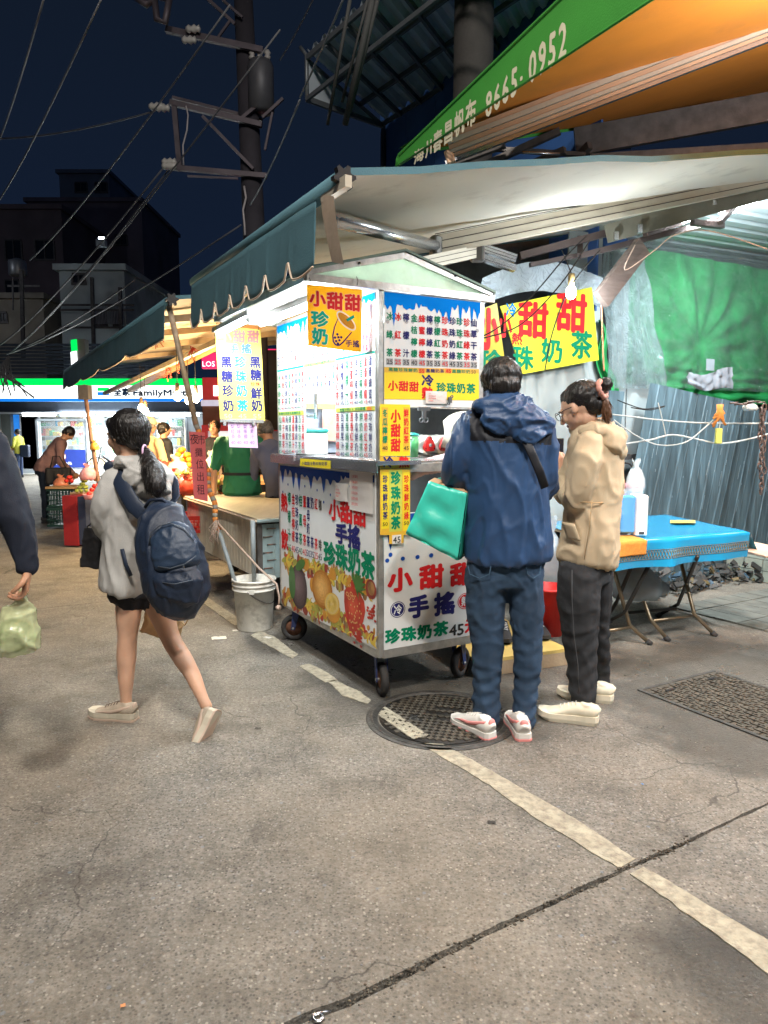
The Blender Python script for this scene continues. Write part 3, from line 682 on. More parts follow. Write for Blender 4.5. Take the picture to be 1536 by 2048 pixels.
# lower edge of the menu: rod and clips
CLP = mt('clip_grey', (.12, .13, .14), .4, metal=.6)
m = MB(); m.tube([W(-.012, .02, 1.553), W(-.012, CW, 1.545)], .004, STEEL, 8); m.build('rod', cart)
m = MB(); q = onB(848, 818, -.02); m.box(q, .012, .075, .018, CLP, A, B); m.box(q - Z * .03, .01, .022, .04, CLP, A, B)
for s_ in (-.014, .014): m.lathe(q + B * s_ - Z * .058, [(.009, -.004), (.014, -.004), (.014, .004), (.009, .004)], CLP, 14, ax=B, ay=Z, az=A, closed=True)
m.build('clamp', cart)
m = MB(); q = onB(900, 800, -.02); m.box(q, .01, .02, .03, CLP, A, B)
for s_ in (-.008, .012): m.lathe(q + B * s_ + Z * (.018 if s_ > 0 else -.018), [(.005, -.003), (.009, -.003), (.009, .003), (.005, .003)], CLP, 12, ax=B, ay=Z, az=A, closed=True)
m.build('clamp', cart)
# yellow vertical menu at the corner
yb = Board(onB(759, 1072, -.016), B, Z)
def ypan(X0, Y0, X1, Y1, mat): yb.poly([(X0, Y0), (X1, Y0 + (X1 - X0) * .02), (X1, Y1), (X0, Y1)], mat)
for args in ((760, 808, 820, 912, YEL), (760, 913, 820, 937, AMB), (760, 938, 820, 1070, AMB)): ypan(*args)
yb.lay = .0003
yb.rect(763, 815, 776, 903, AMB); yb.rect(806, 815, 818, 903, AMB); yb.rect(778, 940, 804, 1064, mt('yellow_green', (.55, .55, .08), .4)); yb.rect(763, 944, 777, 1058, YEL); yb.rect(806, 944, 819, 1062, YEL)
yb.lay = .0007
yb.col('小甜甜', 791, 832, 791, 890, RED, 22, .045); yb.col('冬瓜檸檬', 769.5, 826, 769.5, 879, GRN, 11, .03); yb.num('40', 769.5, 896, 10, 8, BLK, .01)
yb.col('鮮奶紅茶', 812, 826, 812, 879, RED, 11, .03); yb.num('45', 812, 896, 10, 8, BLK, .01)
yb.cell('冷', 766, 912, 787, 936, NVY, .04); yb.cell('熱', 797, 912, 818, 936, RED, .04)
yb.col('珍珠鮮奶茶', 770, 958, 770, 1031, NVY, 11, .03); yb.num('50', 770, 1048, 10, 8, BLK, .01)
yb.col('珍珠鮮奶綠', 812.5, 958, 812.5, 1031, RED, 11, .03); yb.num('50', 812.5, 1046, 10, 8, BLK, .01)
yb.col('珍珠奶茶', 791, 956, 791, 1045, GRN, 21, .045)
yb.rect(778, 1068, 807, 1088, AMB); yb.lay = .0011; yb.rect(784, 1069, 802, 1088, PAP); yb.lay = .0015; yb.num('45', 793, 1079, 15, 14, BLK, .01)
yb.done('menu_strip', cart)
# left upper menu, with a serving window cut out
lu = Board(W(CL - .03, -.003, 1.285), -A, Z)
m = MB(); xw0, yw1 = lu.px(*c1(235, 832)); xw1, yw0 = lu.px(*c1(440, 1262)); Ht, Wt = .835, CL - .06
for x0, y0, x1, y1 in ((0, 0, xw0, Ht), (xw1, 0, Wt, Ht), (xw0, yw1, xw1, Ht), (xw0, 0, xw1, max(.004, yw0))):
    m.prism([lu.P + lu.ux * x + lu.uz * y for x, y in ((x0, y0), (x1, y0), (x1, y1), (x0, y1))], -lu.n * .004, WHT)
m.build('menu_panel', cart)
lu.drips(0, Wt, Ht, Ht - .12, BLU, 5, 22)
teal_y = lambda x: 675 + (545 - 675) * (x - 50) / 650
for x0, x1 in ((52, 225), (440, 702)): lu.poly([c1(x0, teal_y(x0) - 6), c1(x1, teal_y(x1) - 6), c1(x1, teal_y(x1) + 8), c1(x0, teal_y(x0) + 8)], TEA, .0003)
C3 = (GRN, RED, NVY, GRN)
fill = ['冰綠茶', '冰紅茶', '檸檬汁', '金桔檸檬', '蜂蜜檸檬', '檸檬綠茶', '檸檬紅茶', '珍珠奶茶', '珍珠奶綠', '珍珠紅茶', '珍珠綠茶', '仙草干茶', '黑糖奶茶', '黑糖鮮奶', '冬瓜茶', '桂圓茶', '薑母茶', '鮮奶茶']
x = 62.0
for i, t in enumerate(fill):
    k = (x - 60) / 640; cols(lu, [(x, t, (NVY, RED, GRN)[i % 3], '35')], None, 5.4 + 3.2 * k, lambda q: 470 - 300 * k + 0, lambda q: 610 - 120 * k, lambda q: 640 - 120 * k, .014, c1, ph=6)
    x += 26 + 16 * k
l1 = [('烏梅綠茶', GRN), ('烏梅紅茶', RED), ('蜂蜜綠茶', NVY), ('蜂蜜紅茶', GRN), ('養樂多梅子', RED), ('養樂多檸檬', NVY), ('養樂多紅茶', GRN), ('養樂多綠茶', RED)]
l2 = [('仙草干茶', GRN), ('梅子綠茶', RED), ('烏梅蜜汁', NVY), ('蜂蜜奶茶', GRN), ('蘆薈蜜汁', RED), ('蘆薈綠茶', NVY), ('百香綠茶', GRN), ('百香檸檬', RED)]
md = [('冰咖啡', NVY, '45'), ('冰綠奶', GRN, '35'), ('冰奶茶', NVY, '25'), ('冰綠茶', NVY, '25'), ('冰紅茶', GRN, '25'), ('珍珠冰', RED, '35'), ('冬瓜茶', NVY, '30'), ('蜂蜜汁', TEA, '40')]
r1 = [('檸檬紅茶', RED, '35'), ('檸檬綠茶', NVY, '35'), ('檸檬汁', GRN, '35'), ('蜂蜜檸檬', RED, '45'), ('桔子桔茶', NVY, '40'), ('金桔檸檬', GRN, '40'), ('蘆薈檸檬', RED, '45'), ('蘆薈蜂蜜', NVY, '45')]
r2 = [('百香檸檬', RED, '40'), ('百香果汁', NVY, '40'), ('百香綠茶', GRN, '40'), ('百香紅茶', RED, '40'), ('冬瓜鮮奶', NVY, '45'), ('鮮奶綠茶', GRN, '45'), ('鮮奶紅茶', RED, '45'), ('珍珠鮮奶', NVY, '50')]
cols(lu, [(65 + i * 22, t, c, '40') for i, (t, c) in enumerate(l1)], None, 6, sl(720, 690, 65, 220), sl(882, 868, 65, 220), sl(925, 912, 65, 220), .014, c1, ph=6)
cols(lu, [(70 + i * 21.5, t, c, '45') for i, (t, c) in enumerate(l2)], None, 6, sl(1000, 995, 65, 220), sl(1162, 1172, 65, 220), sl(1210, 1212, 65, 220), .014, c1, ph=6)
cols(lu, [(240 + i * 26.3, t, c, p_) for i, (t, c, p_) in enumerate(md)], None, 6.5, sl(690, 645, 240, 425), sl(768, 757, 240, 425), sl(808, 792, 240, 425), .014, c1, ph=6)
cols(lu, [(451 + i * 31.3, t, c, p_) for i, (t, c, p_) in enumerate(r1)], None, 7.6, sl(650, 605, 450, 670), sl(842, 826, 450, 670), sl(890, 878, 450, 670), .014, c1, ph=8)
cols(lu, [(453 + i * 31.3, t, c, p_) for i, (t, c, p_) in enumerate(r2)], None, 7.8, sl(985, 978, 450, 670), sl(1172, 1186, 450, 670), sl(1226, 1236, 450, 670), .014, c1, ph=8)
YG = mt('yellow_green', (.55, .55, .08), .4)
lu.poly([c1(58, 948), c1(226, 936), c1(226, 966), c1(58, 972)], YG, .0003); lu.poly([c1(442, 924), c1(702, 908), c1(702, 936), c1(442, 950)], YG, .0003)
lu.poly([c1(226, 628), c1(438, 590), c1(438, 616), c1(226, 650)], YG, .0003); lu.lay = .0005
lu.row('黑糖珍珠鮮奶黑糖奶茶', *c1(68, 960), *c1(200, 952), 6, GRN); lu.row('黑糖珍奶50冰粉檸檬', *c1(475, 937), *c1(630, 925), 7.5, GRN); lu.row('小甜甜冷熱珍珠奶茶', *c1(240, 638), *c1(390, 610), 6.5, GRN)
lu.rect(*c1(648, 912), *c1(680, 938), ORG_)
lu.done('lettering', cart)
es = Board(W(CL * .72, -.0385, 1.222), -A, Z); es.rect(*c1(203, 1274), *c1(405, 1308), YEL); es.lay = .0004; es.row('小甜甜冷熱珍珠奶茶', *c1(222, 1290), *c1(375, 1294), 7, NVY, .02); es.done('sticker', cart)
PNKS = mt('pink_slip', (.72, .30, .45), .6, var=.05)
pk = Board(onA(c1(612, 560)[0], c1(612, 560)[1], -.02), -A, Z); pk.poly([c1(610, 545), c1(660, 535), c1(664, 215), c1(630, 225)], PNKS); pk.lay = .0005
pk.col('冬瓜鮮奶', *c1(628, 300), *c1(626, 520), RED, 5); pk.col('百香綠茶', *c1(648, 300), *c1(648, 520), RED, 5); pk.done('pink_slip', cart)
CLR = mt('clear_film', (.85, .88, .9), .12, var=.03, bump=.5, bs=9, alpha=.28)
m = MB(); m.sheet(lambda u, v: onA(*c1(238 - 88 * v * (1 - .3 * u) - 8 * u, 905 + 370 * v), -.03 - .03 * v * u), 4, 8, CLR); m.build('plastic_flap', cart)
# back boards and inside
PALE = mt('inside_board', (.40, .45, .55), .5, var=.05); WOOD = mt('pale_wood', (.50, .34, .14), .6, var=.15, vs=5, stretch=(1, 8, 1), bump=.1)
m = MB(); m.box(W(CL - .012, CW / 2, 1.70), .008, CW - .06, .84, PALE, A, B); m.build('end_board', cart)
m = MB(); m.box(W(CL - .05, CW / 2, 1.60), .02, CW - .07, .035, WOOD, A, B); m.build('rail', cart)
pb = Board(W(CL - .07, .30, 1.36), B, Z); pb.mb.quad(pb.p(0, 0), pb.p(.26, 0), pb.p(.26, .22), pb.p(0, .22), mt('salmon_card', (.70, .32, .25), .7)); pb.done('price_card', cart)
# castors
def castor(px, py, a, b, yaw, R=.090):
    c = W(a, b, R); d = (A * math.cos(yaw) + B * math.sin(yaw)); ax = V((-d.y, d.x, 0))
    k = thing('castor_tmp', None, None, c); k.name = 'castor'; ORG[k.name] = c; k.parent = cart; k.location = c - ORG[cart.name]
    m = MB(); w = .02
    m.lathe(c, [(R * .62, -w), (R * .9, -w), (R, -w * .5), (R, w * .5), (R * .9, w), (R * .62, w)], RUB, 28, ax=d, ay=Z, az=ax, closed=True); m.build('tyre', k)
    m = MB(); m.lathe(c, [(.0, -w * .8), (R * .62, -w * .6), (R * .62, w * .6), (0, w * .8)], RUST, 20, ax=d, ay=Z, az=ax); m.lathe(c, [(0, -.036), (.008, -.036), (.008, .036), (0, .036)], STEEL, 10, ax=d, ay=Z, az=ax); m.build('rim', k)
    m = MB()
    top_ = c + d * .03 + Z * (.225 - R)
    for s_ in (-1, 1): m.prism([c + ax * s_ * .028 - d * .014 - Z * .012, c + ax * s_ * .028 + d * .012 - Z * .012, top_ + ax * s_ * .028 + d * .022, top_ + ax * s_ * .028 - d * .032], ax * s_ * .005, BPT)
    m.box(top_ - Z * .003, .075, .07, .008, BPT, d, ax); m.lathe(top_ + Z * .001, [(.034, 0), (.034, .012), (0, .012)], STEEL, 16); m.build('fork', k)
castor(0, 0, .075, .06, .25); castor(0, 0, 1.27, .045, 2.2); castor(0, 0, .10, .60, -2.0); castor(0, 0, 1.28, .60, 2.4)
# tube lights
TUBE = mt('tube_glow', (1, 1, 1), .5, bump=0, emit=(.90, .97, 1.0), es=14)
CAP = mt('tube_cap', (.6, .6, .6), .5)
def tube_light(p, q, nm, lab, cat='tube light', power=30, col=(.86, .95, 1.0), r=.014, parent=None, aim=V((0, 0, -1)), grp=None):
    t = thing(nm, lab, cat, p.lerp(q, .5), grp) if parent is None else parent
    d = (q - p).normalized()
    m = MB(); m.tube([p, q], r, TUBE, 10); m.build('tube', t)
    m = MB(); m.box(p.lerp(q, .5) + Z * .035, (q - p).length + .06, .045, .03, CAP, d, d.cross(Z).normalized(), d.cross(Z).normalized().cross(d)); m.build('fitting', t)
    for k in (p, q):
        m = MB(); m.tube([k - d * .012, k + d * .012], r * 1.1, CAP, 10); m.build('end_cap', t)
    c = p.lerp(q, .5) + aim * .045
    l = lamp('tube_lamp', 'AREA', c, power, col, .03, (q - p).length, aim, t)
    l.rotation_euler = Matrix((d.cross(-aim).normalized() * 1.0, d, -aim)).transposed().to_euler() if abs(d.dot(aim)) < .99 else l.rotation_euler
    return t
lamp('sign_fill_lamp', 'POINT', W(.14, -.24, 2.02), 3.2, (.88, .96, 1), .03, parent=cart)  # added bare point light, brightens the hanging amber sign
tube_light(W(.15, -.16, 2.105), W(1.25, -.16, 2.105), 'tube_light', 'glaring white tube light under the eave of the drinks cart', power=11, aim=V((0, .25, -1)).normalized())
tube_light(W(1.0, -.33, 2.09), W(1.55, -.36, 2.06), 'tube_light', 'white tube light above the hanging vertical drinks menu', power=2.6)
lamp('gable_fill_lamp', 'POINT', W(.35, .16, 2.19), 17, (.88, .96, 1), .04, parent=cart)  # added bare point light so the gable panel glows
tube_light(W(.12, .33, 2.08), W(1.25, .33, 2.08), 'tube_light', 'white tube light inside the roof of the drinks cart', power=8)
# things on the counter seen through the openings
ALU = mt('bright_alu', (.7, .7, .66), .3, metal=.8, var=.1)
RPL = mt('red_plastic', (.55, .02, .02), .35, var=.06, bump=.03)
def drum(c, ax_, lab):
    t = thing('tea_drum', lab, 'drum', c - Z * .07)
    e1 = ax_.cross(Z).normalized(); m = MB()
    m.lathe(c, [(0, 0), (.055, 0), (.062, .01), (.06, .05), (.064, .06), (.06, .07), (.06, .17), (.05, .19), (0, .19)], ALU, 24, ax=e1, ay=Z, az=ax_); m.build('body', t)
    m = MB(); pts = []
    for i in range(18):
        a_ = i * math.pi / 9 + math.pi / 2; rr = .036 + .016 * (0.5 + .5 * math.cos(3 * (a_ - math.pi / 2))); pts.append(c - ax_ * .004 + e1 * rr * math.cos(a_) + Z * rr * math.sin(a_))
    m.prism(pts, -ax_ * .014, RPL); m.lathe(c - ax_ * .02, [(0, -.006), (.01, -.006), (.01, .004), (0, .004)], STEEL_N, 12, ax=e1, ay=Z, az=ax_)
    for i in range(3): a_ = math.pi / 2 + i * 2 * math.pi / 3; m.lathe(c - ax_ * .019 + (e1 * math.cos(a_) + Z * math.sin(a_)) * .043, [(0, -.002), (.005, -.002), (.005, .004), (0, .004)], RUB, 8, ax=e1, ay=Z, az=ax_)
    m.build('red_lid', t)
    m = MB(); m.box(c + ax_ * .08 - Z * .065, .12, .1, .012, STEEL, ax_, e1); m.build('cradle', t)
da = (A * .9 - B * .2).normalized()
dp = onB(856, 890, .45); drum(dp, da, 'round metal drum with red three armed lid behind the yellow menu strip'); drum(dp + B * .135 + A * .03, da, 'second metal drum with red lid partly behind the vendor sleeve')
m = MB(); mp_ = onA(*c1(275, 1220), .10); mp_.z = 1.276
sm = thing('sealing_machine', 'white cup sealing machine seen through the left serving window', 'machine', mp_)
WPL = mt('white_plastic', (.72, .73, .72), .35, var=.04, bump=.03); TPL = mt('teal_plastic', (.02, .28, .24), .4)
m = MB(); m.bev(mp_ + Z * .07, .2, .16, .14, WPL, A, B, Z, .02); m.build('body', sm)
m = MB(); m.bev(mp_ + Z * .155, .21, .17, .03, TPL, A, B, Z, .02); m.build('lid', sm)
m = MB(); m.tube([mp_ + A * -.08 + Z * .23, mp_ + A * -.08 + Z * .42, mp_ + A * -.08 + Z * .5], .012, STEEL_N, 10); m.tube([mp_ + A * -.08 + Z * .25, mp_ + A * .12 + Z * .25], .01, STEEL_N, 10); m.build('lever', sm)
for i, (a_, b_, r_, h_, c_, l_) in enumerate(((.55, .22, .05, .16, (.6, .25, .08), 'orange tea jug on the cart counter'), (.80, .20, .045, .14, (.7, .7, .68), 'pale plastic jug on the cart counter'), (.62, .40, .05, .12, (.25, .08, .03), 'brown syrup jar on the cart counter'), (.35, .42, .04, .12, (.08, .35, .12), 'green topped tub on the cart counter near the corner'), (.25, .30, .045, .10, (.35, .6, .65), 'clear cup stack on the cart counter near the corner'))):
    c = W(a_, b_, 1.277); jm = mt('jar_%d' % i, c_, .3, var=.1)
    t = thing('jug', l_, 'jug', c); m = MB(); m.lathe(c, [(0, 0), (r_ * .85, 0), (r_, h_), (r_ * .94, h_), (r_ * .8, .006), (0, .006)], jm, 20); m.build('body', t)
    m = MB(); m.lathe(c + Z * (h_ + .002), [(0, 0), (r_ * 1.05, 0), (r_ * 1.05, .012), (r_ * .3, .02), (0, .02)], WPL if i != 3 else TPL, 20); m.build('lid', t)
# ------------------------------------------------------------------ signs hung from the cart
CORD = mt('cord_dark', (.02, .02, .02), .8)
SAMB = translucent(mt('sign_amber', (.88, .64, .06), .4, var=.05, bump=.02), .7)
s1 = thing('hanging_sign', 'square amber sign with red lettering and a cup drawing hung from the cart roof', 'sign', onB(670, 700, -.03))
hb = Board(onB(617, 691, -.03), B, Z)
hb.poly([(617, 691), (722, 704), (724, 579), (614, 569)], SAMB); hb.mb.prism([hb.p(*hb.px(*q), -.005) for q in ((617, 691), (722, 704), (724, 579), (614, 569))], hb.n * .004, SAMB); hb.done('board', s1)
hb.mb = MB(); hb.lay = .0006
for ch, x0, y0, x1, y1 in (('小', 262, 145, 370, 240), ('甜', 378, 155, 488, 262), ('甜', 497, 168, 605, 270)): hb.lay = .0004; hb.cell(ch, *c1(x0, y0), *c1(x1, y1), mt('sign_pink', (.75, .45, .30), .5), .075); hb.lay = .001; hb.cell(ch, *c1(x0, y0), *c1(x1, y1), RED, .04)
for ch, x0, y0, x1, y1 in (('珍', 272, 278, 390, 378), ('奶', 278, 390, 388, 495)): hb.lay = .0004; hb.cell(ch, *c1(x0, y0), *c1(x1, y1), mt('sign_pale', (.70, .70, .35), .5), .075); hb.lay = .001; hb.cell(ch, *c1(x0, y0), *c1(x1, y1), TEA, .04)
hb.cell('手', *c1(503, 468), *c1(548, 512), NVY, .03); hb.cell('搖', *c1(550, 470), *c1(596, 516), NVY, .03)
def stroke(bd, pts, w, mat, d=0):
    for i, (p, q) in enumerate(zip(pts, pts[1:])):
        u = V((q[0] - p[0], q[1] - p[1], 0)); u.normalize(); k = V((-u.y, u.x, 0))
        w0 = w * min(1, .35 + 1.3 * math.sin(math.pi * (i + .3) / len(pts))); w1 = w * min(1, .35 + 1.3 * math.sin(math.pi * (i + 1.3) / len(pts)))
        bd.poly([c1(p[0] + k.x * w0, p[1] + k.y * w0), c1(q[0] + k.x * w1, q[1] + k.y * w1), c1(q[0] - k.x * w1, q[1] - k.y * w1), c1(p[0] - k.x * w0, p[1] - k.y * w0)], mat, d)
stroke(hb, [(455, 320), (430, 380), (418, 440), (422, 480), (438, 500), (458, 505), (480, 490), (510, 455), (545, 415)], 5, NVY)
for t0, mat_, rx, ry in ((0, WHT, 76, 40), (0, SAMB, 68, 32), (0, ORG_, 62, 27), (0, SAMB, 56, 22)): hb.blob(*c1(508, 340), rx / 3.339, ry / 3.339, mat_, .0002 + .0002 * (76 - rx) / 6, -.65)
hb.poly([c1(505, 330), c1(555, 300), c1(565, 318), c1(515, 345)], TEA, .002)
for x, y in ((448, 430), (433, 452), (455, 450), (474, 450), (440, 475), (462, 470), (452, 492)): hb.blob(*c1(x, y), 2.5, 2.6, NVY, .001)
hb.done('lettering', s1)
m = MB()
for x in (619, 714): m.tube([onB(x, 571, -.03), onB(x + 2, 562, -.035), onB(x - 1, 553, -.02)], .0015, CORD, 5)
m.build('hook', s1)
vs = thing('hanging_sign', 'tall yellow vertical drinks menu hung left of the cart', 'sign', onB(485, 840, 1.5))
YPL = mt('sign_pale_yellow', (.78, .68, .12), .45, var=.08, vs=3)
vb = Board(onB(440, 838, 1.5), B, Z); cv = ((440, 838), (530, 842), (521, 659), (430, 652))
vb.poly(cv, YPL); vb.mb.prism([vb.p(*vb.px(*q), -.006) for q in cv], vb.n * .005, YPL); vb.done('board', vs)
c3 = lambda x, y: (380 + x / 3.84, 560 + y / 3.84)
vb.mb = MB(); vb.lay = .0004; RS = mt('faded_red', (.62, .22, .22), .5)
for ch, x0, y0, x1, y1 in (('小', 215, 385, 318, 478), ('甜', 328, 388, 425, 480), ('甜', 438, 390, 530, 482)): vb.cell(ch, *c3(x0, y0), *c3(x1, y1), RS, .04)
BM = mt('print_mid_blue', (.05, .16, .40), .5); CY = mt('print_cyan', (.0, .36, .36), .5)
for ch, x0, y0, x1, y1 in (('手', 290, 490, 372, 562), ('搖', 392, 490, 472, 565)): vb.cell(ch, *c3(x0, y0), *c3(x1, y1), BM, .04)
for t, xs, cm in (('黑糖珍奶', (278, 295), NVY), ('珍珠奶茶', (385, 402), CY), ('黑糖鮮奶', (500, 514), NVY)):
    for i, c in enumerate(t):
        y = (630, 740, 850, 965)[i]; x = xs[0] + (xs[1] - xs[0]) * i / 3
        if cm is NVY and xs[0] == 500: y = (632, 730, 870, 965)[i]
        vb.cell(c, *c3(x - 43, y - 45), *c3(x + 43, y + 45), cm, .035)
vb.row('珍珠', *c3(482, 800), *c3(520, 800), 8, RED, .03)
for x, t in ((292, '50'), (402, '45'), (515, '55')): vb.num(t, *c3(x, 1045), 16, 9, GRY, .0)
vb.done('lettering', vs)
ps = Board(onB(457, 894, 1.48), B, Z); psq = ((455, 838), (512, 838), (516, 896), (459, 894))
pst = thing('menu_sheet', 'pink handwritten drinks sheet clipped below the yellow menu', 'sheet', onB(485, 895, 1.48))
ps.mb.prism([ps.p(*ps.px(*q), -.001) for q in psq], ps.n * .001, PNK); ps.done('sheet', pst)
ps.mb = MB(); ps.lay = .0005; PEN = mt('pen_purple', (.18, .10, .28), .7)
for k, (x, t, pr) in enumerate(((466, '鳳梨紅茶', '40'), (478, '鳳梨綠茶', '40'), (491, '鳳梨檸檬', '40'), (504, '鳳梨果汁', '40'))):
    ps.col(t, x - 2, 843, x, 873, PEN, 9, -.01); ps.num(pr, x, 885, 9, 7, PEN, -.01)
ps.done('lettering', pst)
m = MB(); q0, q1 = onB(440, 841, 1.47), onB(527, 843, 1.47); m.bar(q0, q1, .012, .02, STEEL_N); 
for X in (449, 507): m.box(onB(X, 846, 1.465), .012, .02, .035, STEEL_N, A, B)
m.build('clip_bar', pst)
m = MB()
for x, y in ((433, 655), (517, 660)): m.tube([onB(x, y, 1.5), onB(x + 1, y - 14, 1.49)], .0015, CORD, 5)
m.build('hook', vs)
# ------------------------------------------------------------------ awnings
TEALF = mt('teal_canvas', (.065, .150, .185), .8, var=.1, vs=3, bump=.3, bs=150, dirt=.12, dcol=(.03, .07, .07), ds=2)
CREAM = mt('cream_canvas', (.70, .67, .58), .75, var=.06, vs=2, bump=.15, bs=120, dirt=.22, dcol=(.30, .26, .20), ds=3.2)
HEM = mt('beige_hem', (.50, .40, .31), .8, var=.15, vs=8, bump=.2)
ALUR = mt('cream_rail', (.58, .52, .42), .4, metal=.3, var=.08, bump=.05, dirt=.2, dcol=(.3, .25, .18), ds=6)
DKR = mt('dark_groove', (.08, .06, .05), .8)
def awning(nm, lab, a0, a1, b0, z0, b1, slope, under, top, valf, vlab=None, sag=.05):
    t = thing(nm, lab, 'awning', W((a0 + a1) / 2, (b0 + b1) / 2, z0))
    m = MB()
    fz = lambda u, v, d=0: W(a0 + (a1 - a0) * u, b0 + (b1 - b0) * v, z0 + slope * (b1 - b0) * v + d - sag * math.sin(math.pi * u) * (.3 + v) * .7 - .010 * math.sin(u * 21 + v * 3) * v + .022 * noise.noise(V((u * 3, v * 14, 2))) + .012 * noise.noise(V((u * 11 + v * 6, v * 5, 7))))
    m.sheet(lambda u, v: fz(u, v), 24, 16, under); m.build('lining', t)
    m = MB(); m.sheet(lambda u, v: fz(u, v, .012), 24, 16, top); 
    for u in (0, 1): m.sheet(lambda q, v, u=u: fz(u, v, -.012 + .03 * q) + A * (.004 if u else -.004), 1, 16, top)
    m.build('canvas', t)
    return t
aw = awning('retractable_awning', 'teal awning with cream lining stretched above the drinks cart', -.52, 1.72, -.45, 2.45, 5.2, .214, CREAM, TEALF, None)
m = MB(); m.tube([W(-.50, -.45, 2.43), W(1.72, -.45, 2.42)], .036, TEALF, 14); m.build('front_bar', aw)
m = MB()
e0 = W(-.53, -.45, 2.43)
pts = [(0, .022)] ; n = 24
pr = []
for i in range(n): r_ = .050 if i % 4 < 2 else .034; pr.append(e0 + B * r_ * math.cos(i * 2 * math.pi / n) + Z * r_ * math.sin(i * 2 * math.pi / n))
m.prism(pr, A * .03, mt('black_cap', (.02, .02, .022), .5)); m.build('end_cap', aw)
def valance(a_l, a_r, b, zt, zb, mat, scal, seed, parent, pitch=.29, hem=None):
    """cloth skirt with a scalloped lower edge; a_r is the end nearer the viewer"""
    m = MB(); N = int(abs(a_l - a_r) / .012); r = random.Random(seed)
    vs = []; L_ = abs(a_l - a_r)
    for i in range(N + 1):
        a = a_r + (a_l - a_r) * i / N; ph = ((a - a_r) / pitch) % 1
        cut = scal * max(0, 1 - abs(ph - .93) / .16) ** 1.5 * (1 if i > 8 else 0) if ph > .5 else scal * max(0, 1 - abs(ph + .07) / .16) ** 1.5 * (1 if i > 8 else 0)
        drop = zb - .02 * math.sin(ph * math.pi) + cut
        for j in range(9):
            z = zt + (drop - zt) * j / 8; w = .010 * noise.noise(V((a * 2.2, z * 2 + seed, 0))) + .004 * noise.noise(V((a * 14, z * 1.5, seed))) * j / 8
            vs.append(W(a, b + w - .015 * j / 8, z))
    fs = [(i * 9 + j, i * 9 + j + 1, (i + 1) * 9 + j + 1, (i + 1) * 9 + j) for i in range(N) for j in range(8)]
    m.add(vs, fs, mat, True); o = m.build('valance', parent)
    sol = o.modifiers.new('thickness', 'SOLIDIFY'); sol.thickness = .003; sol.offset = 1
    h = MB(); bot = [vs[i * 9 + 8] for i in range(N + 1)]; h.tube([p + B * -.003 for p in bot], .0055, hem or HEM, 5); h.build('hem', parent)
    return vs
valance(1.70, -.30, -.475, 2.40, 2.125, TEALF, .085, 2, aw)
m = MB()       # turned back end of the skirt and the short sloping shoulder
m.sheet(lambda u, v: onA(640 + 14 * v + 10 * v * v + (28 - 4 * v) * u, 388 + 136 * v + 5 * u, -.47 - .03 * u), 3, 10, HEM); m.build('folded_hem', aw)
m = MB(); m.bar(onA(648, 395, -.46), onA(697, 362, -.46), .03, .045, ALUR); m.build('arm_bracket', aw)
m = MB(); m.sheet(lambda u, v: onA(600 + 85 * u - 45 * v * (1 - u) + 6, 418 - 68 * u + (30 - 8 * u) * v, -.475 + .02 * v), 4, 3, TEALF); m.build('shoulder', aw)
def rail(p, q, w, h, parent, nm='arm', mat=ALUR, grooves=2, up=Z):
    m = MB(); m.bar(p, q, w, h, mat, up); d = (q - p).normalized(); sd = d.cross(up).normalized(); u = sd.cross(d)
    for k in range(grooves):
        o_ = u * (h * (-.22 + .4 * k)); m.bar(p + o_ - sd * (w / 2 + .0005), q + o_ - sd * (w / 2 + .0005), .003, h * .045, DKR, up)
        m.bar(p + o_ + sd * (w / 2 + .0005), q + o_ + sd * (w / 2 + .0005), .003, h * .045, DKR, up)
    return m.build(nm, parent)
KN = mt('knuckle_grey', (.16, .15, .14), .4, metal=.6)
P1, P2, P3 = at(672, 440, 3.25), at(872, 492, 4.6), at(1600, 345, 5.3)
m = MB(); m.tube([P1, P2], .034, STEEL_N, 14); m.build('arm', aw)
rail(P2, P3, .05, .115, aw, 'arm', ALUR, 3)
m = MB(); m.bev(P2 - Z * .0, .07, .07, .12, KN, A, B, Z, .02); m.build('elbow', aw)
Q1, Q2, Q3 = at(822, 532, 4.45), at(955, 503, 4.7), at(1030, 528, 4.75)
rail(Q1, Q2, .05, .075, aw, 'arm', ALUR, 2)
m = MB(); m.bev(Q2, .09, .07, .13, KN, V((1, 0, 0)), V((0, 1, 0)), Z, .02); m.build('elbow', aw)
rail(Q2 + Z * .03, Q3 + Z * .03, .05, .05, aw, 'arm', STEEL_N, 2); rail(Q2 - Z * .03, Q3 - Z * .03, .05, .04, aw, 'arm', STEEL_N, 1)
# second awning down the lane
WARMC = mt('tan_canvas', (.62, .50, .33), .75, var=.08, vs=4, bump=.15, stretch=(1, 1, 1))
a2 = awning('retractable_awning', 'second teal awning hanging over the fruit stalls down the lane', 2.42, 9.6, -.45, 2.43, 3.2, .17, WARMC, TEALF, None, sag=.12)
m = MB(); m.tube([W(2.38, -.45, 2.41), W(9.6, -.45, 2.40)], .036, TEALF, 12); m.build('front_bar', a2)
m = MB(); e0 = W(2.35, -.45, 2.41); pr = [e0 + B * (.05 if i % 4 < 2 else .034) * math.cos(i * math.pi / 12) + Z * (.05 if i % 4 < 2 else .034) * math.sin(i * math.pi / 12) for i in range(24)]
m.prism(pr, A * .03, MC['black_cap']); m.build('end_cap', a2)
valance(9.7, 2.5, -.475, 2.40, 2.13, TEALF, .03, 7, a2, 1.7)
for a in (3.1, 4.2, 5.6, 7.2): rail(W(a, -.4, 2.36), W(a + .1, 3.0, 2.9), .04, .06, a2, 'rafter', mt('tan_steel', (.45, .33, .2), .5, metal=.3, var=.2), 0)
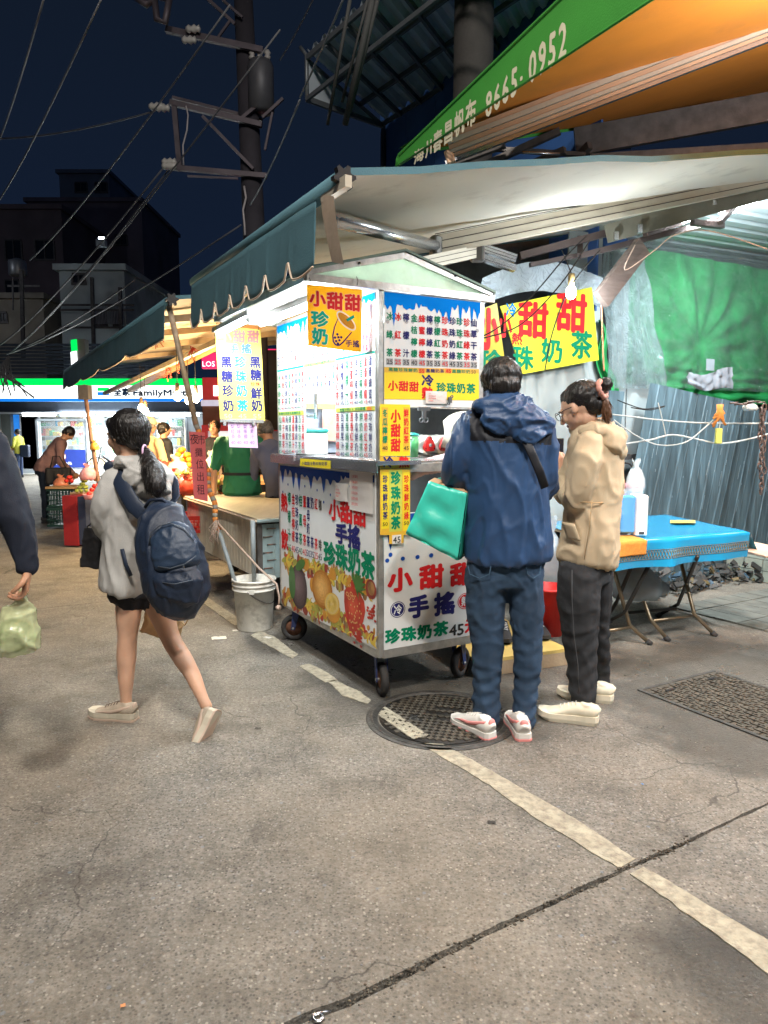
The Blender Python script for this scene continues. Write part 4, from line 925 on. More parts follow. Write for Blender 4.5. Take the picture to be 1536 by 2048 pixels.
m = MB(); m.bar(W(2.6, .1, 2.22), W(9.4, .1, 2.06), .05, .05, MC['tan_steel']); m.bar(W(2.5, .5, 2.42), W(9.4, .5, 2.12), .06, .07, mt('orange_rail', (.62, .30, .10), .4, metal=.2, var=.1)); m.build('cross_beam', a2)
for i, (a, b, z) in enumerate(((4.4, .1, 2.15), (4.9, .1, 2.13), (3.3, -.38, 2.3), (3.5, .0, 2.2))):
    m = MB(); c = W(a, b, z); r = random.Random(i)
    for k in range(9): m.tube([c, c + V((r.uniform(-.04, .04), r.uniform(-.03, .03), r.uniform(-.06, .02))), c + V((r.uniform(-.07, .07), r.uniform(-.03, .03), r.uniform(-.16, -.04)))], .004, mt('red_twine', (.50, .05, .02), .8), 5)
    m.build('twine_knot', label=['red twine knot tied to the beam of the second awning', 'small red twine knot further along the second awning', 'frayed red twine tied near the end of the second awning', 'red twine ends hanging beside the yellow vertical menu'][i], cat='twine')
# green awning with the phone number
GRNC = mt('green_canvas', (.045, .26, .035), .7, var=.1, vs=3, bump=.25, bs=120, dirt=.08, dcol=(.03, .15, .03), ds=2)
ORGC = mt('orange_canvas', (.80, .27, .03), .7, var=.06, vs=3, bump=.15, bs=120, dirt=.12, dcol=(.35, .14, .05), ds=1.5)
ga = thing('retractable_awning', 'green awning with white phone number and orange lining above the teal one', 'awning', W(0, 1.0, 3.35))
gb = Board(onA(793, 334, 1.0), -A, Z); ctr = [(793, 334), (795, 318), (799, 309), (1119, 0), (1330, -200), (1520, -120), (1302, 0)]
GV = [gb.px(*q) for q in ctr]
m = MB(); m.prism([gb.P + gb.ux * x + gb.uz * y for x, y in GV], -gb.n * .004, GRNC); m.build('valance', ga)
PALEG = mt('lettering_cream', (.62, .58, .42), .7, var=.1)
bl = [onA(806, 328, 1.0), onA(1302, 0, 1.0)]
def gtxt(t, X0, Y0, X1, Y1, hpx):
    # centre line runs from pixel 0 to pixel 1; letters lean with the cloth band
    p0, p1 = gb.px(X0, Y0), gb.px(X1, Y1); d = V((p1[0] - p0[0], p1[1] - p0[1], 0)); n = len(t); step = d / max(1, n - 1)
    h = abs(gb.px(X1, Y1 + hpx / 2)[1] - gb.px(X1, Y1 - hpx / 2)[1])
    for i, c in enumerate(t):
        x, y = p0[0] + step.x * i, p0[1] + step.y * i; w = step.length * .92 if n > 1 else h
        if c.isdigit(): w *= 1.75
        k = (h * .8 if not c.isdigit() else h * 1.15) * (.8 + .2 * i / max(1, n - 1))
        gb.ch(c, x - w * (.5 if not c.isdigit() else .32), y - k * .5, w, k, PALEG, .03)
gtxt('海川', 838, 311, 862, 293, 46); gtxt('春昌帆布', 876, 281, 942, 226, 72); gtxt('8665-0952', 980, 204, 1128, 76, 84)
gb.done('lettering', ga)
m = MB(); m.tube([gb.P + gb.ux * GV[i][0] + gb.uz * GV[i][1] for i in (0, 1, 2, 3, 4)], .012, GRNC, 8); m.tube([gb.P + gb.ux * GV[i][0] + gb.uz * GV[i][1] for i in (0, 6, 5)], .008, GRNC, 8); m.build('piping', ga)
of = onB(1536, 203, 1.5); oa, ob_, oz = ab(of); sl2 = (oz - 3.42) / (ob_ - 1.0)
m = MB(); m.sheet(lambda u, v: W(1.47 - 4.6 * u, 1.02 + 4.6 * v, 3.44 + sl2 * 4.6 * v - .05 * math.sin(math.pi * v) * math.sin(math.pi * u)), 16, 12, ORGC); m.build('lining', ga)
m = MB(); m.sheet(lambda u, v: W(1.48 - 4.6 * u, 1.0 + 4.6 * v, 3.47 + sl2 * 4.6 * v - .05 * math.sin(math.pi * v) * math.sin(math.pi * u)), 16, 12, GRNC); m.sheet(lambda u, v: W(1.48 + .004, 1.02 + 4.6 * v, 3.42 + .05 * u + sl2 * 4.6 * v), 1, 10, GRNC); m.build('canvas', ga)
g0, g1 = at(900, 302, 5.0), at(1620, 25, 4.6)
TANR = mt('tan_rail', (.56, .36, .23), .45, metal=.15, var=.08)
m = MB(); dd = (g1 - g0).normalized(); sd = dd.cross(Z).normalized(); uu = sd.cross(dd)
for k, (o_, h_, w_, mm) in enumerate(((.085, .03, .03, TANR), (.052, .03, .045, ALUR), (.018, .03, .035, TANR), (-.012, .022, .05, ALUR), (-.038, .02, .03, TANR))): m.bar(g0 + uu * o_, g1 + uu * o_, w_, h_, mm)
m.build('arm', ga)
m = MB(); m.bar(g0 + uu * -.065 - dd * .05, g1 + uu * -.065, .03, .024, STEEL_N); m.build('arm', ga)
m = MB(); m.bev(g0 - Z * .04, .06, .05, .09, TANR, dd, sd, uu, .015); m.build('elbow', ga)
# ------------------------------------------------------------------ upper building, canopy, column, struts
BLW = mt('blue_wall', (.03, .09, .26), .6, var=.12, vs=3, bump=.1)
fac = thing('blue_building', 'dark blue sheet clad building rising behind the awnings', 'building', W(2, 2.9, 0))
for i in range(12):
    m = MB(); m.box(W(4.72 - i * .62, 2.86, 4.15), .612, .02, 3.4 if i < 6 else 2.0, BLW, A, B)
    if i >= 6: m.v = [p + Z * 1.0 for p in m.v]
    m.build('panel', fac)
m = MB(); m.box(W(3.3, 3.3, 4.2), 3.1, .8, 3.3, BLW, A, B); m.v = [p + Z * .6 for p in m.v]; m.build('wall', fac)
m = MB(); 
for a in (4.9, 3.0, 1.2): m.tube([W(a, 2.82, 2.6 if a > 2 else 4.2), W(a, 2.82, 5.25)], .03, mt('dark_pipe', (.05, .055, .07), .5), 8)
m.build('downpipe', fac)
CAN = mt('canopy_sheet', (.50, .55, .60), .5, metal=.35, var=.12, vs=3, bump=.1)
cn = thing('metal_canopy', 'corrugated metal canopy on steel angles high on the blue building', 'canopy', G(765, 245, 5.2))
k0, k1, k2, k3 = G(613, 110, 5.2), G(765, 243, 5.2), G(905, 150, 5.2), G(738, 0, 5.2)
ea = (k1 - k0); eb = (k3 - k0) * 2.6
NN = 34
def canf(u, v):
    tri = abs(((u * NN * .5) % 1) - .5) * 2; return k0 + ea * v + eb * u + Z * (.35 * (1 - v) * 0 + .05 * min(1, max(0, tri * 2 - .5)))
m = MB(); m.sheet(canf, NN * 4, 4, CAN, smooth=False); m.build('corrugated_sheet', cn)
m = MB(); 
for v in (0.0, .33, .66, 1.0): m.bar(k0 + ea * v - Z * .03, k0 + ea * v + eb - Z * .03, .03, .05, mt('canopy_steel', (.12, .13, .14), .5, metal=.5))
for u in (0, .13, .26, .39, .52, .7): m.bar(k0 + eb * u - Z * .05, k0 + eb * u + ea - Z * .05, .03, .05, MC['canopy_steel'])
m.build('frame', cn)
m = MB(); kd = G(615, 190, 4.62); 
k0b = k0 - Z * .42; k1b = k1 - Z * .05
m.prism([k0 - Z * .02, k0b, k1b, k1 - Z * .02], (k3 - k0).normalized() * .01, CAN); m.bar(k0b, k1b, .04, .05, MC['canopy_steel']); m.tube([k0b, k0, k0 - (k3 - k0).normalized() * .12 + Z * .12], .02, MC['canopy_steel'], 8)
m.bar(k0b + eb * .001, k0b + eb, .03, .04, MC['canopy_steel']); m.build('end_panel', cn)
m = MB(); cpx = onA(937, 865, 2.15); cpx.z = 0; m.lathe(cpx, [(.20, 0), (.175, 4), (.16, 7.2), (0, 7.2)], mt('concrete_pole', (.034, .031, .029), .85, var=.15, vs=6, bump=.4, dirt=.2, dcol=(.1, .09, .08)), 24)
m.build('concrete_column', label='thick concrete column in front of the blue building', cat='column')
DST = mt('dark_steel', (.10, .09, .085), .5, metal=.5, var=.3, vs=10, bump=.2)
m = MB(); m.tube([at(700, 0, 5), at(655, 250, 5.4)], .012, CORD, 6); m.tube([at(745, 0, 5), at(690, 250, 5.4)], .022, CORD, 6); m.tube([at(755, 0, 5), at(700, 225, 5.4)], .014, CORD, 6); m.tube([at(735, 0, 5.1), at(684, 205, 5.4)], .01, CORD, 6)
m.build('cable_bundle', label='thick black cable bundle hanging down past the metal canopy', cat='cable')
st = thing('roof_strut', 'dark roof struts between the green and teal awnings', 'strut', at(1100, 300, 6))
for p, q, w_ in (((960, 335), (1120, 262), .05), ((900, 330), (1010, 290), .04), ((1060, 330), (1130, 300), .05), ((990, 298), (1170, 310), .03), ((1140, 330), (1180, 290), .06), ((1150, 285), (1536, 215), .22), ((1180, 322), (1536, 300), .10)):
    m = MB(); m.bar(at(*p, 6.2), at(*q, 6.0), .05, w_, DST); m.build('bar', st)
m = MB(); m.tube([at(1045, 305, 5.9), at(1120, 308, 5.9)], .012, STEEL_N, 8); m.build('rod', st)
# ------------------------------------------------------------------ utility pole and wires
PC = mt('pole_concrete', (.034, .030, .038), .85, var=.15, vs=5, bump=.3)
GAL = mt('galvanised', (.085, .070, .082), .5, metal=.4, var=.2)
INS = mt('porcelain', (.4, .38, .36), .3)
up_ = thing('utility_pole', 'concrete utility pole with steel crossarms against the night sky', 'utility pole', V((at(500, 600, 10).x, 10, 0)))
b0 = at(512, 600, 10); b0.z = 0; t0 = at(484, -60, 10)
m = MB(); m.tube([b0, at(508, 460, 10), t0], [.165, .15, .12], PC, 18); m.build('pole', up_)
def cross(p, q, w, h, nm='crossarm', Y=9.8, Y2=None):
    m = MB(); m.bar(at(*p, Y), at(*q, Y2 or Y), w * .75, h * .72, GAL); return m.build(nm, up_)
cross((332, 59), (526, 101), .09, .10); cross((340, 205), (524, 250), .09, .09); cross((345, 195), (525, 240), .06, .05, 'crossarm', 10.1); cross((332, 334), (534, 352), .08, .085); cross((375, 352), (476, 357), .03, .03, 'rod')
cross((348, 208), (360, 342), .06, .09, 'strut'); cross((405, 232), (507, 338), .05, .05, 'strut'); cross((470, 48), (412, -5), .05, .05, 'strut'); cross((485, 35), (445, 0), .04, .04, 'strut'); cross((437, 74), (460, 42), .04, .04, 'strut')
cross((480, 240), (530, 198), .06, .06, 'strut'); cross((525, 235), (566, 197), .05, .05, 'strut'); cross((545, 225), (530, 300), .04, .04, 'strut')
m = MB(); tc_ = at(522, 175, 9.9); m.lathe(tc_, [(0, -.3), (.17, -.3), (.17, .25), (.14, .32), (0, .34)], mt('transformer_grey', (.09, .09, .10), .5, metal=.3), 20)
for k in range(3): m.lathe(tc_ + V((-.1 + .1 * k, -.05, .32)), [(0, 0), (.03, 0), (.045, .03), (.025, .05), (.045, .08), (.02, .12), (0, .12)], INS, 10)
m.build('transformer', up_)
for (x, y, Yd) in ((312, 213, 9.7), (325, 216, 9.7), (338, 324, 9.7), (338, 332, 9.7), (386, 58, 9.7), (378, 80, 9.7)):
    m = MB(); c = at(x, y, Yd); m.lathe(c, [(0, -.09), (.025, -.09), (.05, -.05), (.03, -.02), (.055, .02), (.03, .05), (.05, .08), (0, .1)], INS, 10, ax=V((0, 1, 0)), ay=Z, az=V((1, 0, 0))); m.build('insulator', up_)
m = MB(); c = at(310, 18, 9.5); m.tube([c + V((-.25, 0, .15)), c + V((-.1, 0, .05)), c + V((0, 0, .1)), c + V((.02, 0, -.12)), c + V((.12, 0, -.16)), c + V((.18, 0, .1)), c + V((.05, 0, .15))], .045, GAL, 8)
m.build('switch_gear', label='grey line switch hanging at the top left of the utility pole', cat='line switch')
WR = mt('wire_grey', (.13, .13, .14), .5)
wires = [((-20, 320, 14), (87, 0, 6), 'left most bright wire crossing the top corner of the sky'), ((-30, 440, 16), (202, 0, 6), 'second wire crossing the sky left of the utility pole'), ((60, 520, 18), (460, 10, 7), 'wire running from the left roofs past the crossarm to the top'),
         ((0, 690, 22), (330, 332, 9.7), 'wire from the lower crossarm down to the left buildings'), ((20, 705, 22), (345, 330, 9.7), 'twin wire beside it reaching the wire bundle at far left'), ((14, 708, 22), (270, 560, 14), 'low wire rising right towards the pole'), ((20, 706, 22), (482, 450, 9.9), 'low wire ending at the clamp on the pole'),
         ((28, 700, 22), (560, 60, 7), 'faint wire passing behind the utility pole'), ((0, 277, 14), (310, 222, 9.7), 'faint sagging wire reaching the upper crossarm from the left'), ((500, 410, 9), (600, 200, 5), 'wire rising right of the pole foot'), ((600, 195, 5), (690, -10, 4.2), 'wire crossing the canopy edge at the top'), ((560, 120, 12), (640, -30, 9), 'faint wire right of the pole top')]
for i, (p, q, lab) in enumerate(wires):
    P_, Q_ = at(*p), at(*q); sag_ = (Q_ - P_).length * .012
    m = MB(); pts = [P_.lerp(Q_, t / 14) - Z * sag_ * 4 * (t / 14) * (1 - t / 14) for t in range(15)]
    m.tube(pts, [.0058 * k for k in [((pt - CP).length) / 7 + .35 for pt in pts]], WR, 5); m.build('overhead_wire', label='thin ' + lab, cat='wire', group='wires strung across the night sky')
m = MB(); c = at(18, 712, 22); r = random.Random(9)
for k in range(14): m.tube([c, c + V((r.uniform(-.4, .1), 0, r.uniform(-.6, -.2))), c + V((r.uniform(-.3, .8), 0, r.uniform(-1.3, -.8)))], .02, WR, 5)
m.build('wire_bundle', label='tangled bundle of pale wires hanging at the far left above the store', cat='wire bundle')
m = MB(); pts = [at(x, y, 9.75) for x, y in ((372, 212), (376, 230), (374, 260), (366, 290), (367, 330))]; m.tube(pts, .010, mt('pale_wire', (.4, .36, .36), .6), 6)
m.tube([at(x, y, 9.8) for x, y in ((488, 372), (492, 395), (486, 420), (489, 450), (490, 470))], .014, MC['pale_wire'], 6); m.build('loose_wire', up_)
# ------------------------------------------------------------------ far buildings
def bmat(n, c, **k): return mt(n, c, .85, var=.25, vs=.6, bump=.3, bs=6, dirt=.25, dcol=(.05, .045, .04), ds=.5, **k)
WIN = mt('dark_glass', (.015, .018, .022), .15, bump=0)
LITW = mt('lit_window', (.8, .8, .7), .5, emit=(.95, .95, .78), es=2.4, bump=0)
def building(x0, y0, x1, y1, Y, c, lab, wins=(), depth=8, nm='apartment_building', lit=()):
    p0 = at(x0, y0, Y); p1 = at(x1, y1, Y); zt = p0.z
    t = thing(nm, lab, 'building', V(((p0.x + p1.x) / 2, Y, 0)))
    m = MB(); m.box(V(((p0.x + p1.x) / 2, Y + depth / 2, zt / 2)), p1.x - p0.x, depth, zt, c); m.build('wall', t)
    m = MB(); m.box(V(((p0.x + p1.x) / 2, Y + depth / 2 - .1, zt + .12)), p1.x - p0.x + .3, depth + .3, .24, c); m.build('parapet', t)
    for i, (a, b, a2, b2) in enumerate(wins):
        q0 = at(a, b, Y); q1 = at(a2, b2, Y); c_ = (q0 + q1) / 2; w_, h_ = q1.x - q0.x, q0.z - q1.z
        m = MB()
        for sx, sz, lw, lh in ((0, h_ / 2, w_, .08), (0, -h_ / 2, w_ + .1, .1), (-w_ / 2, 0, .08, h_ - .1), (w_ / 2, 0, .08, h_ - .1), (0, 0, .05, h_ - .1)): m.box(V((c_.x + sx, Y - .03, c_.z + sz)), lw, .08, lh, DST)
        f = m.build('window', t)
        m = MB(); m.box(V((c_.x, Y - .012, c_.z)), w_ - .09, .02, h_ - .1, LITW if i in lit else WIN); m.build('pane', f)
    return t
building(-60, 420, 140, 790, 40, bmat('brown_render', (.13, .10, .11)), 'dark brownish block behind the roofs at far left', [(10, 480, 45, 520), (70, 480, 110, 520), (10, 560, 40, 600)])
building(118, 348, 232, 700, 52, bmat('blue_render', (.16, .19, .25)), 'faint bluish tower standing highest behind the roofs', [(150, 365, 175, 385), (190, 365, 215, 385), (150, 410, 175, 430)])
building(55, 405, 290, 600, 46, bmat('dark_render', (.14, .12, .15)), 'long dark block with one lit window under the tower', [(70, 425, 95, 445), (105, 425, 135, 445), (153, 466, 171, 481), (230, 470, 255, 490)], lit=(2,))
building(-40, 598, 96, 790, 33, bmat('tan_render', (.34, .30, .24)), 'low tan rendered house at the far left above the store', [(0, 625, 15, 645)])
wb = building(118, 542, 258, 790, 30, bmat('pale_render', (.42, .47, .47)), 'pale grey house with dark windows above the convenience store', [(145, 548, 171, 568), (185, 622, 198, 652), (202, 622, 214, 652), (228, 622, 240, 652)])
m = MB()
for i in range(22): p = at(185 + i * 3, 648, 29.4); m.bar(p, p + Z * .75, .03, .03, mt('rail_grey', (.2, .2, .22), .5))
for y in (620, 655, 610): m.bar(at(120, y, 29.4), at(268, y, 29.4), .06, .08, DST)
m.build('balcony_rail', wb)['kind'] = 'stuff'
tw = thing('water_tank', 'round steel water tank on a stand at far left', 'water tank', at(36, 600, 31))
m = MB(); m.lathe(at(36, 552, 31), [(0, 0), (.32, 0), (.36, .05), (.36, .55), (.33, .62), (.1, .72), (0, .72)], mt('tank_steel', (.3, .3, .3), .4, metal=.6), 20)
m.build('tank', tw); m = MB()
for x in (26, 46): m.bar(at(x, 555, 31), at(x, 620, 31), .05, .05, DST)
m.bar(at(15, 572, 31), at(80, 572, 31), .05, .08, DST); m.build('stand', tw)['kind'] = 'stuff'
m = MB(); 
for x, y in ((184, 555), (43, 540), (240, 575)): m.bar(at(x, y, 28), at(x + 4, 720, 28), .12, .12, DST)
m.build('roof_post', label='dark slender posts standing on the roofs behind the store', cat='post')
m = MB()
for i in range(9): m.box(at(125, 690 + i * 7, 27) + V((0, 0, 0)), 9, .04, .1, mt('louvre_dark', (.04, .05, .065), .6)) 
m.build('louvre_screen', label='dark horizontal louvre screen above the store sign', cat='screen', kind='stuff')
bl_ = thing('flood_light', 'small twin floodlight on the wires left of the pole', 'floodlight', at(203, 490, 24)); FL = mt('flood_glow', (1, 1, 1), .5, emit=(.75, .88, 1), es=8, bump=0)
m = MB(); m.box(at(203, 476, 24), .18, .05, .05, FL); m.build('lens', bl_); m = MB(); m.box(at(203, 487, 24), .3, .2, .22, mt('flood_body', (.25, .3, .35), .5)); m.build('body', bl_)
m = MB(); m.box(at(162, 473, 45.5), .12, .05, .12, FL); m.build('bulb', label='tiny white bulb burning on the dark far block', cat='bulb')

fl = thing('added_street_lamp', 'tall street lamp standing out of view left of the far roofs', 'street lamp', V((-24, 22, 0)))
m = MB(); m.tube([V((-24, 22, 0)), V((-24, 22, 8.6)), V((-22.6, 22, 9)), V((-22, 22, 9))], .08, GAL, 8); m.bev(V((-21.7, 22, 9)), .7, .3, .12, GAL, r=.05); m.build('post', fl)
lamp('added_lamp_light', 'AREA', V((-21.7, 22, 8.9)), 50, (.80, .88, 1.0), .5, .3, V((.5, 1, .05)), fl)  # added unseen lamp, aimed at the far buildings to brighten them
# ------------------------------------------------------------------ convenience store
YS = 24.0
SIGW = mt('sign_glow_white', (.8, .8, .8), .4, emit=(.95, 1, 1), es=.8, bump=0, var=.02)
SIGG = mt('sign_glow_green', (.0, .6, .12), .4, emit=(.0, .75, .10), es=.5, bump=0, var=.02)
SIGB = mt('sign_glow_blue', (.0, .15, .6), .4, emit=(.01, .20, .75), es=.5, bump=0, var=.02)
store = thing('convenience_store', 'brightly lit convenience store with a green, white and blue sign band', 'store', V((-9.5, YS, 0)))
SB = Board(V((at(-60, 803, YS).x, YS, at(0, 803, YS).z)), V((1, 0, 0)), Z)
xL, xR = at(-60, 800, YS).x, at(405, 800, YS).x
zt_, zg, zb_, zl = at(0, 757, YS).z, at(0, 771, YS).z, at(0, 797, YS).z, at(0, 803, YS).z
m = MB(); m.box(V(((xL + xR) / 2, YS + .21, (zt_ + zl) / 2)), xR - xL, .4, zt_ - zl - .01, CAP)
m.build('sign_box', store)
for nm, z0, z1, mm in (('sign_band', zg, zt_, SIGG), ('sign_band', zb_, zg, SIGW), ('sign_band', zl, zb_, SIGB)):
    m = MB(); m.box(V(((xL + xR) / 2, YS, (z0 + z1) / 2)), xR - xL, .03, z1 - z0, mm); m.build(nm, store)
SB = Board(V((0, YS - .02, 0)), V((1, 0, 0)), Z)
TXB = mt('sign_letter_blue', (.005, .04, .14), .4, bump=0)
SB.rect(195, 775, 218, 782, SIGG); SB.rect(195, 784, 218, 791, SIGB)
SB.cell('全', 227, 776, 243, 792, TXB, .05); SB.cell('家', 244, 776, 260, 792, TXB, .05)
a_ = SB.px(267, 791); b_ = SB.px(372, 779); SB.word('FamilyMart', a_[0], a_[1], b_[0] - a_[0], b_[1] - a_[1], TXB, .06)
SB.done('lettering', store)
DKF = mt('dark_fascia', (.035, .045, .06), .6, var=.1); LWL = mt('store_wall', (.42, .47, .52), .5, var=.05); 
def sbox(x0, y0, x1, y1, mat, nm, dz=.0, dp=.1, par=store):
    p, q = at(x0, y1, YS + dz), at(x1, y0, YS + dz); m = MB(); m.box((p + q) / 2 + V((0, dp / 2, 0)), q.x - p.x, dp, q.z - p.z, mat); return m.build(nm, par)
sbox(-60, 803, 440, 829, DKF, 'soffit', .3, .3)
zc = at(0, 829, YS).z
m = MB(); m.box(V(((xL + xR) / 2, YS + 4, zc + .05)), xR - xL, 8, .06, LWL); m.build('ceiling', store)
m = MB(); m.box(V(((xL + xR) / 2, YS + 6, zc / 2)), xR - xL, .1, zc, mt('shop_cream', (.75, .68, .50), .6, var=.05)); m.build('back_wall', store)
m = MB(); m.box(V(((xL + xR) / 2, YS + 3.2, .02)), xR - xL, 7, .04, mt('shop_floor', (.5, .48, .42), .3)); m.build('floor', store)
SBL = mt('store_blue', (.02, .16, .5), .4, emit=(.02, .2, .7), es=.35, bump=0)
sbox(-60, 829, 8, 948, LWL, 'wall', .5); sbox(8, 829, 20, 948, mt('grey_pillar', (.10, .12, .12), .6), 'pillar', .3, .4); sbox(21, 829, 46, 948, SBL, 'blue_panel', .5)
m = MB()
for i in range(12): 
    p, q = at(46 + i * 2.75, 948, YS + .5), at(48.4 + i * 2.75, 829, YS + .5); m.box((p + q) / 2, q.x - p.x, .08, q.z - p.z, LWL)
p, q = at(46, 948, YS + .6), at(80, 829, YS + .6); m.box((p + q) / 2, q.x - p.x, .05, q.z - p.z, LWL)
m.build('ribbed_wall', store)['kind'] = 'stuff'
FRM = mt('store_frame', (.45, .5, .55), .35, metal=.5); SGL = mt('store_glass', (.8, .9, .95), .05, alpha=.10, bump=0, var=.0)
def win(x0, y0, x1, y1):
    p, q = at(x0, y1, YS + .4), at(x1, y0, YS + .4); w_, h_ = q.x - p.x, q.z - p.z; c = (p + q) / 2
    m = MB()
    for sx, sz, lw, lh in ((0, h_ / 2, w_, .07), (0, -h_ / 2, w_, .07), (-w_ / 2, 0, .07, h_), (w_ / 2, 0, .07, h_)): m.box(c + V((sx, 0, sz)), lw, .09 + .002 * (sx != 0), lh, FRM)
    f = m.build('window', store); m = MB(); m.box(c, w_ - .05, .012, h_ - .05, SGL); m.build('pane', f)
win(79, 840, 172, 938); win(174, 836, 214, 945); win(215, 836, 262, 945); win(262, 836, 310, 945); win(310, 836, 372, 945)
sbox(374, 829, 405, 948, LWL, 'wall', .45)
sbox(-60, 938, 172, 950, LWL, 'plinth', .3, .3)
for x0, x1 in ((46, 110), (122, 186), (196, 250), (300, 398)):
    p, q = at(x0, 829, YS - .05), at(x1, 829, YS - .05); 
    m = MB(); m.box((p + q) / 2, q.x - p.x, .1, .12, mt('store_tube', (1, 1, 1), .5, emit=(.9, .97, 1), es=4.0, bump=0)); m.build('tube', store)
# poster below the window
PO = Board(V((0, YS + .3, 0)), V((1, 0, 0)), Z); sbox(104, 899, 170, 935, mt('poster_navy', (.02, .04, .22), .4, emit=(.02, .04, .25), es=.3, bump=0), 'poster', .32, .04)
PO.lay = .01; PWH = mt('poster_white', (.8, .8, .85), .4, emit=(.8, .8, .9), es=.35, bump=0); CUP = mt('poster_cup', (.6, .25, .12), .4)
PO.blob(127, 913, 5.4, 6.6, CUP); PO.lay = .013; PO.blob(127, 913, 4.2, 5.3, PWH); PO.lay = .016; PO.blob(127, 913, 2.0, 3.2, CUP)
PO.lay = .01; PO.word("Let's Café", *PO.px(101, 929), PO.px(144, 929)[0] - PO.px(101, 929)[0], .10, PWH, .02); PO.done('lettering', store)
# shelves with goods inside
r = random.Random(11); GD = [mt('goods_%d' % i, c, .5, bump=0) for i, c in enumerate(((.7, .1, .08), (.75, .6, .1), (.1, .35, .6), (.1, .45, .2), (.8, .8, .78), (.8, .78, .7), (.75, .4, .15), (.35, .6, .65), (.6, .65, .7)))]
def shelf(x0, x1, Yd, lab):
    X0, X1 = at(x0, 860, Yd).x, at(x1, 860, Yd).x
    t = thing('shop_shelf', lab, 'shelf', V(((X0 + X1) / 2, Yd, .04)))
    m = MB()
    for k in range(6): m.box(V(((X0 + X1) / 2, Yd, .2 + k * .36)), X1 - X0, .4, .03, WPL)
    m.box(V(((X0 + X1) / 2, Yd + .2, 1.1)), X1 - X0, .03, 2.1, WPL); m.build('frame', t)
    m = MB()
    for k in range(6):
        x = X0 + .05
        while x < X1 - .1:
            w_ = r.uniform(.06, .22); h_ = r.uniform(.1, .28); m.box(V((x + w_ / 2, Yd - .08, .215 + k * .36 + h_ / 2)), w_ * .92, .2, h_, r.choice(GD)); x += w_
    m.build('goods', t)['kind'] = 'stuff'
shelf(84, 128, 27.2, 'low goods shelf behind the left store window'); shelf(132, 168, 28.2, 'goods shelf deeper in the store behind the left window'); shelf(176, 212, 26.5, 'magazine rack behind the glass door'); shelf(318, 366, 26.8, 'goods shelf behind the right store window'); shelf(220, 300, 29.0, 'long shelf hidden behind the walking woman in the store')
lamp('store_lamp', 'AREA', V((-9.5, YS + 3, zc - .1)), 620, (.93, .98, 1.0), 9, 3, V((0, -.1, -1)), store)
lamp('store_front_lamp', 'AREA', V((-9.5, YS - .4, zc - .1)), 280, (.9, .97, 1.0), 11, .3, V((0, -.35, -1)), store)
bs = Board(V((0, 22, 0)), V((1, 0, 0)), Z)
ps_ = thing('projecting_sign', 'square projecting store sign in green, white and blue above the awning tip', 'sign', at(160, 740, 22))
for y0, y1, mm in ((678, 701, SIGG), (702, 729, SIGW), (730, 736, SIGB)):
    m = MB(); m.prism([at(141, y0 + 2, 22), at(152, y0, 22), at(153.5, y1, 22), at(142.5, y1 + 2, 22)], V((.03, .25, 0)), mm); m.build('face', ps_)
m = MB(); m.prism([at(153, 677, 22.05), at(169, 678, 22.05), at(171, 735, 22.05), at(154.5, 737, 22.05)], V((0, .3, 0)), mt('sign_side', (.2, .19, .18), .6)); m.bar(at(148, 738, 22.3), at(150, 757, 22.3), .12, .12, GAL); m.bar(at(171, 712, 22), at(184, 728, 22.5), .05, .05, GAL); m.build('casing', ps_)
# bicycle by the door
bk = thing('bicycle', 'dark bicycle parked at the store entrance', 'bicycle', at(208, 944, 22)); ck = at(200, 933, 22.4); ck.z = .33
BKM = mt('bike_black', (.02, .02, .025), .4, metal=.4)
for dx, nm in ((-.1, 'wheel'), (.95, 'wheel')):
    c = ck + V((dx, 0, 0)); m = MB(); m.lathe(c, [(.30, -.015), (.33, -.015), (.33, .015), (.30, .015)], BKM, 28, ax=V((1, 0, 0)), ay=Z, az=V((0, -1, 0)), closed=True)
    for k in range(8): a_ = k * math.pi / 8; m.tube([c + V((.3 * math.cos(a_), 0, .3 * math.sin(a_))), c - V((.3 * math.cos(a_), 0, .3 * math.sin(a_)))], .003, STEEL, 4)
    m.build(nm, bk)
m = MB(); h = lambda x, z: ck + V((x, 0, z))
for a1_, b1_ in (((-.1, 0), (.02, .45)), ((.02, .45), (.05, .58)), ((.02, .42), (.45, .1)), ((.45, .1), (.62, .5)), ((.95, 0), (.62, .42)), ((.95, 0), (.45, 0)), ((.05, .35), (.5, .05))): m.tube([h(*a1_), h(*b1_)], .018, BKM, 6)
m.build('frame', bk)
m = MB(); m.tube([h(-.05, .66), h(.05, .6), h(.12, .66)], .014, BKM, 6); m.tube([h(.03, .62) + V((0, -.22, 0)), h(.05, .6), h(.03, .62) + V((0, .22, 0))], .014, BKM, 6); m.build('handlebar', bk)
m = MB(); m.bev(h(.64, .56), .24, .13, .06, BKM, r=.05); m.build('saddle', bk)
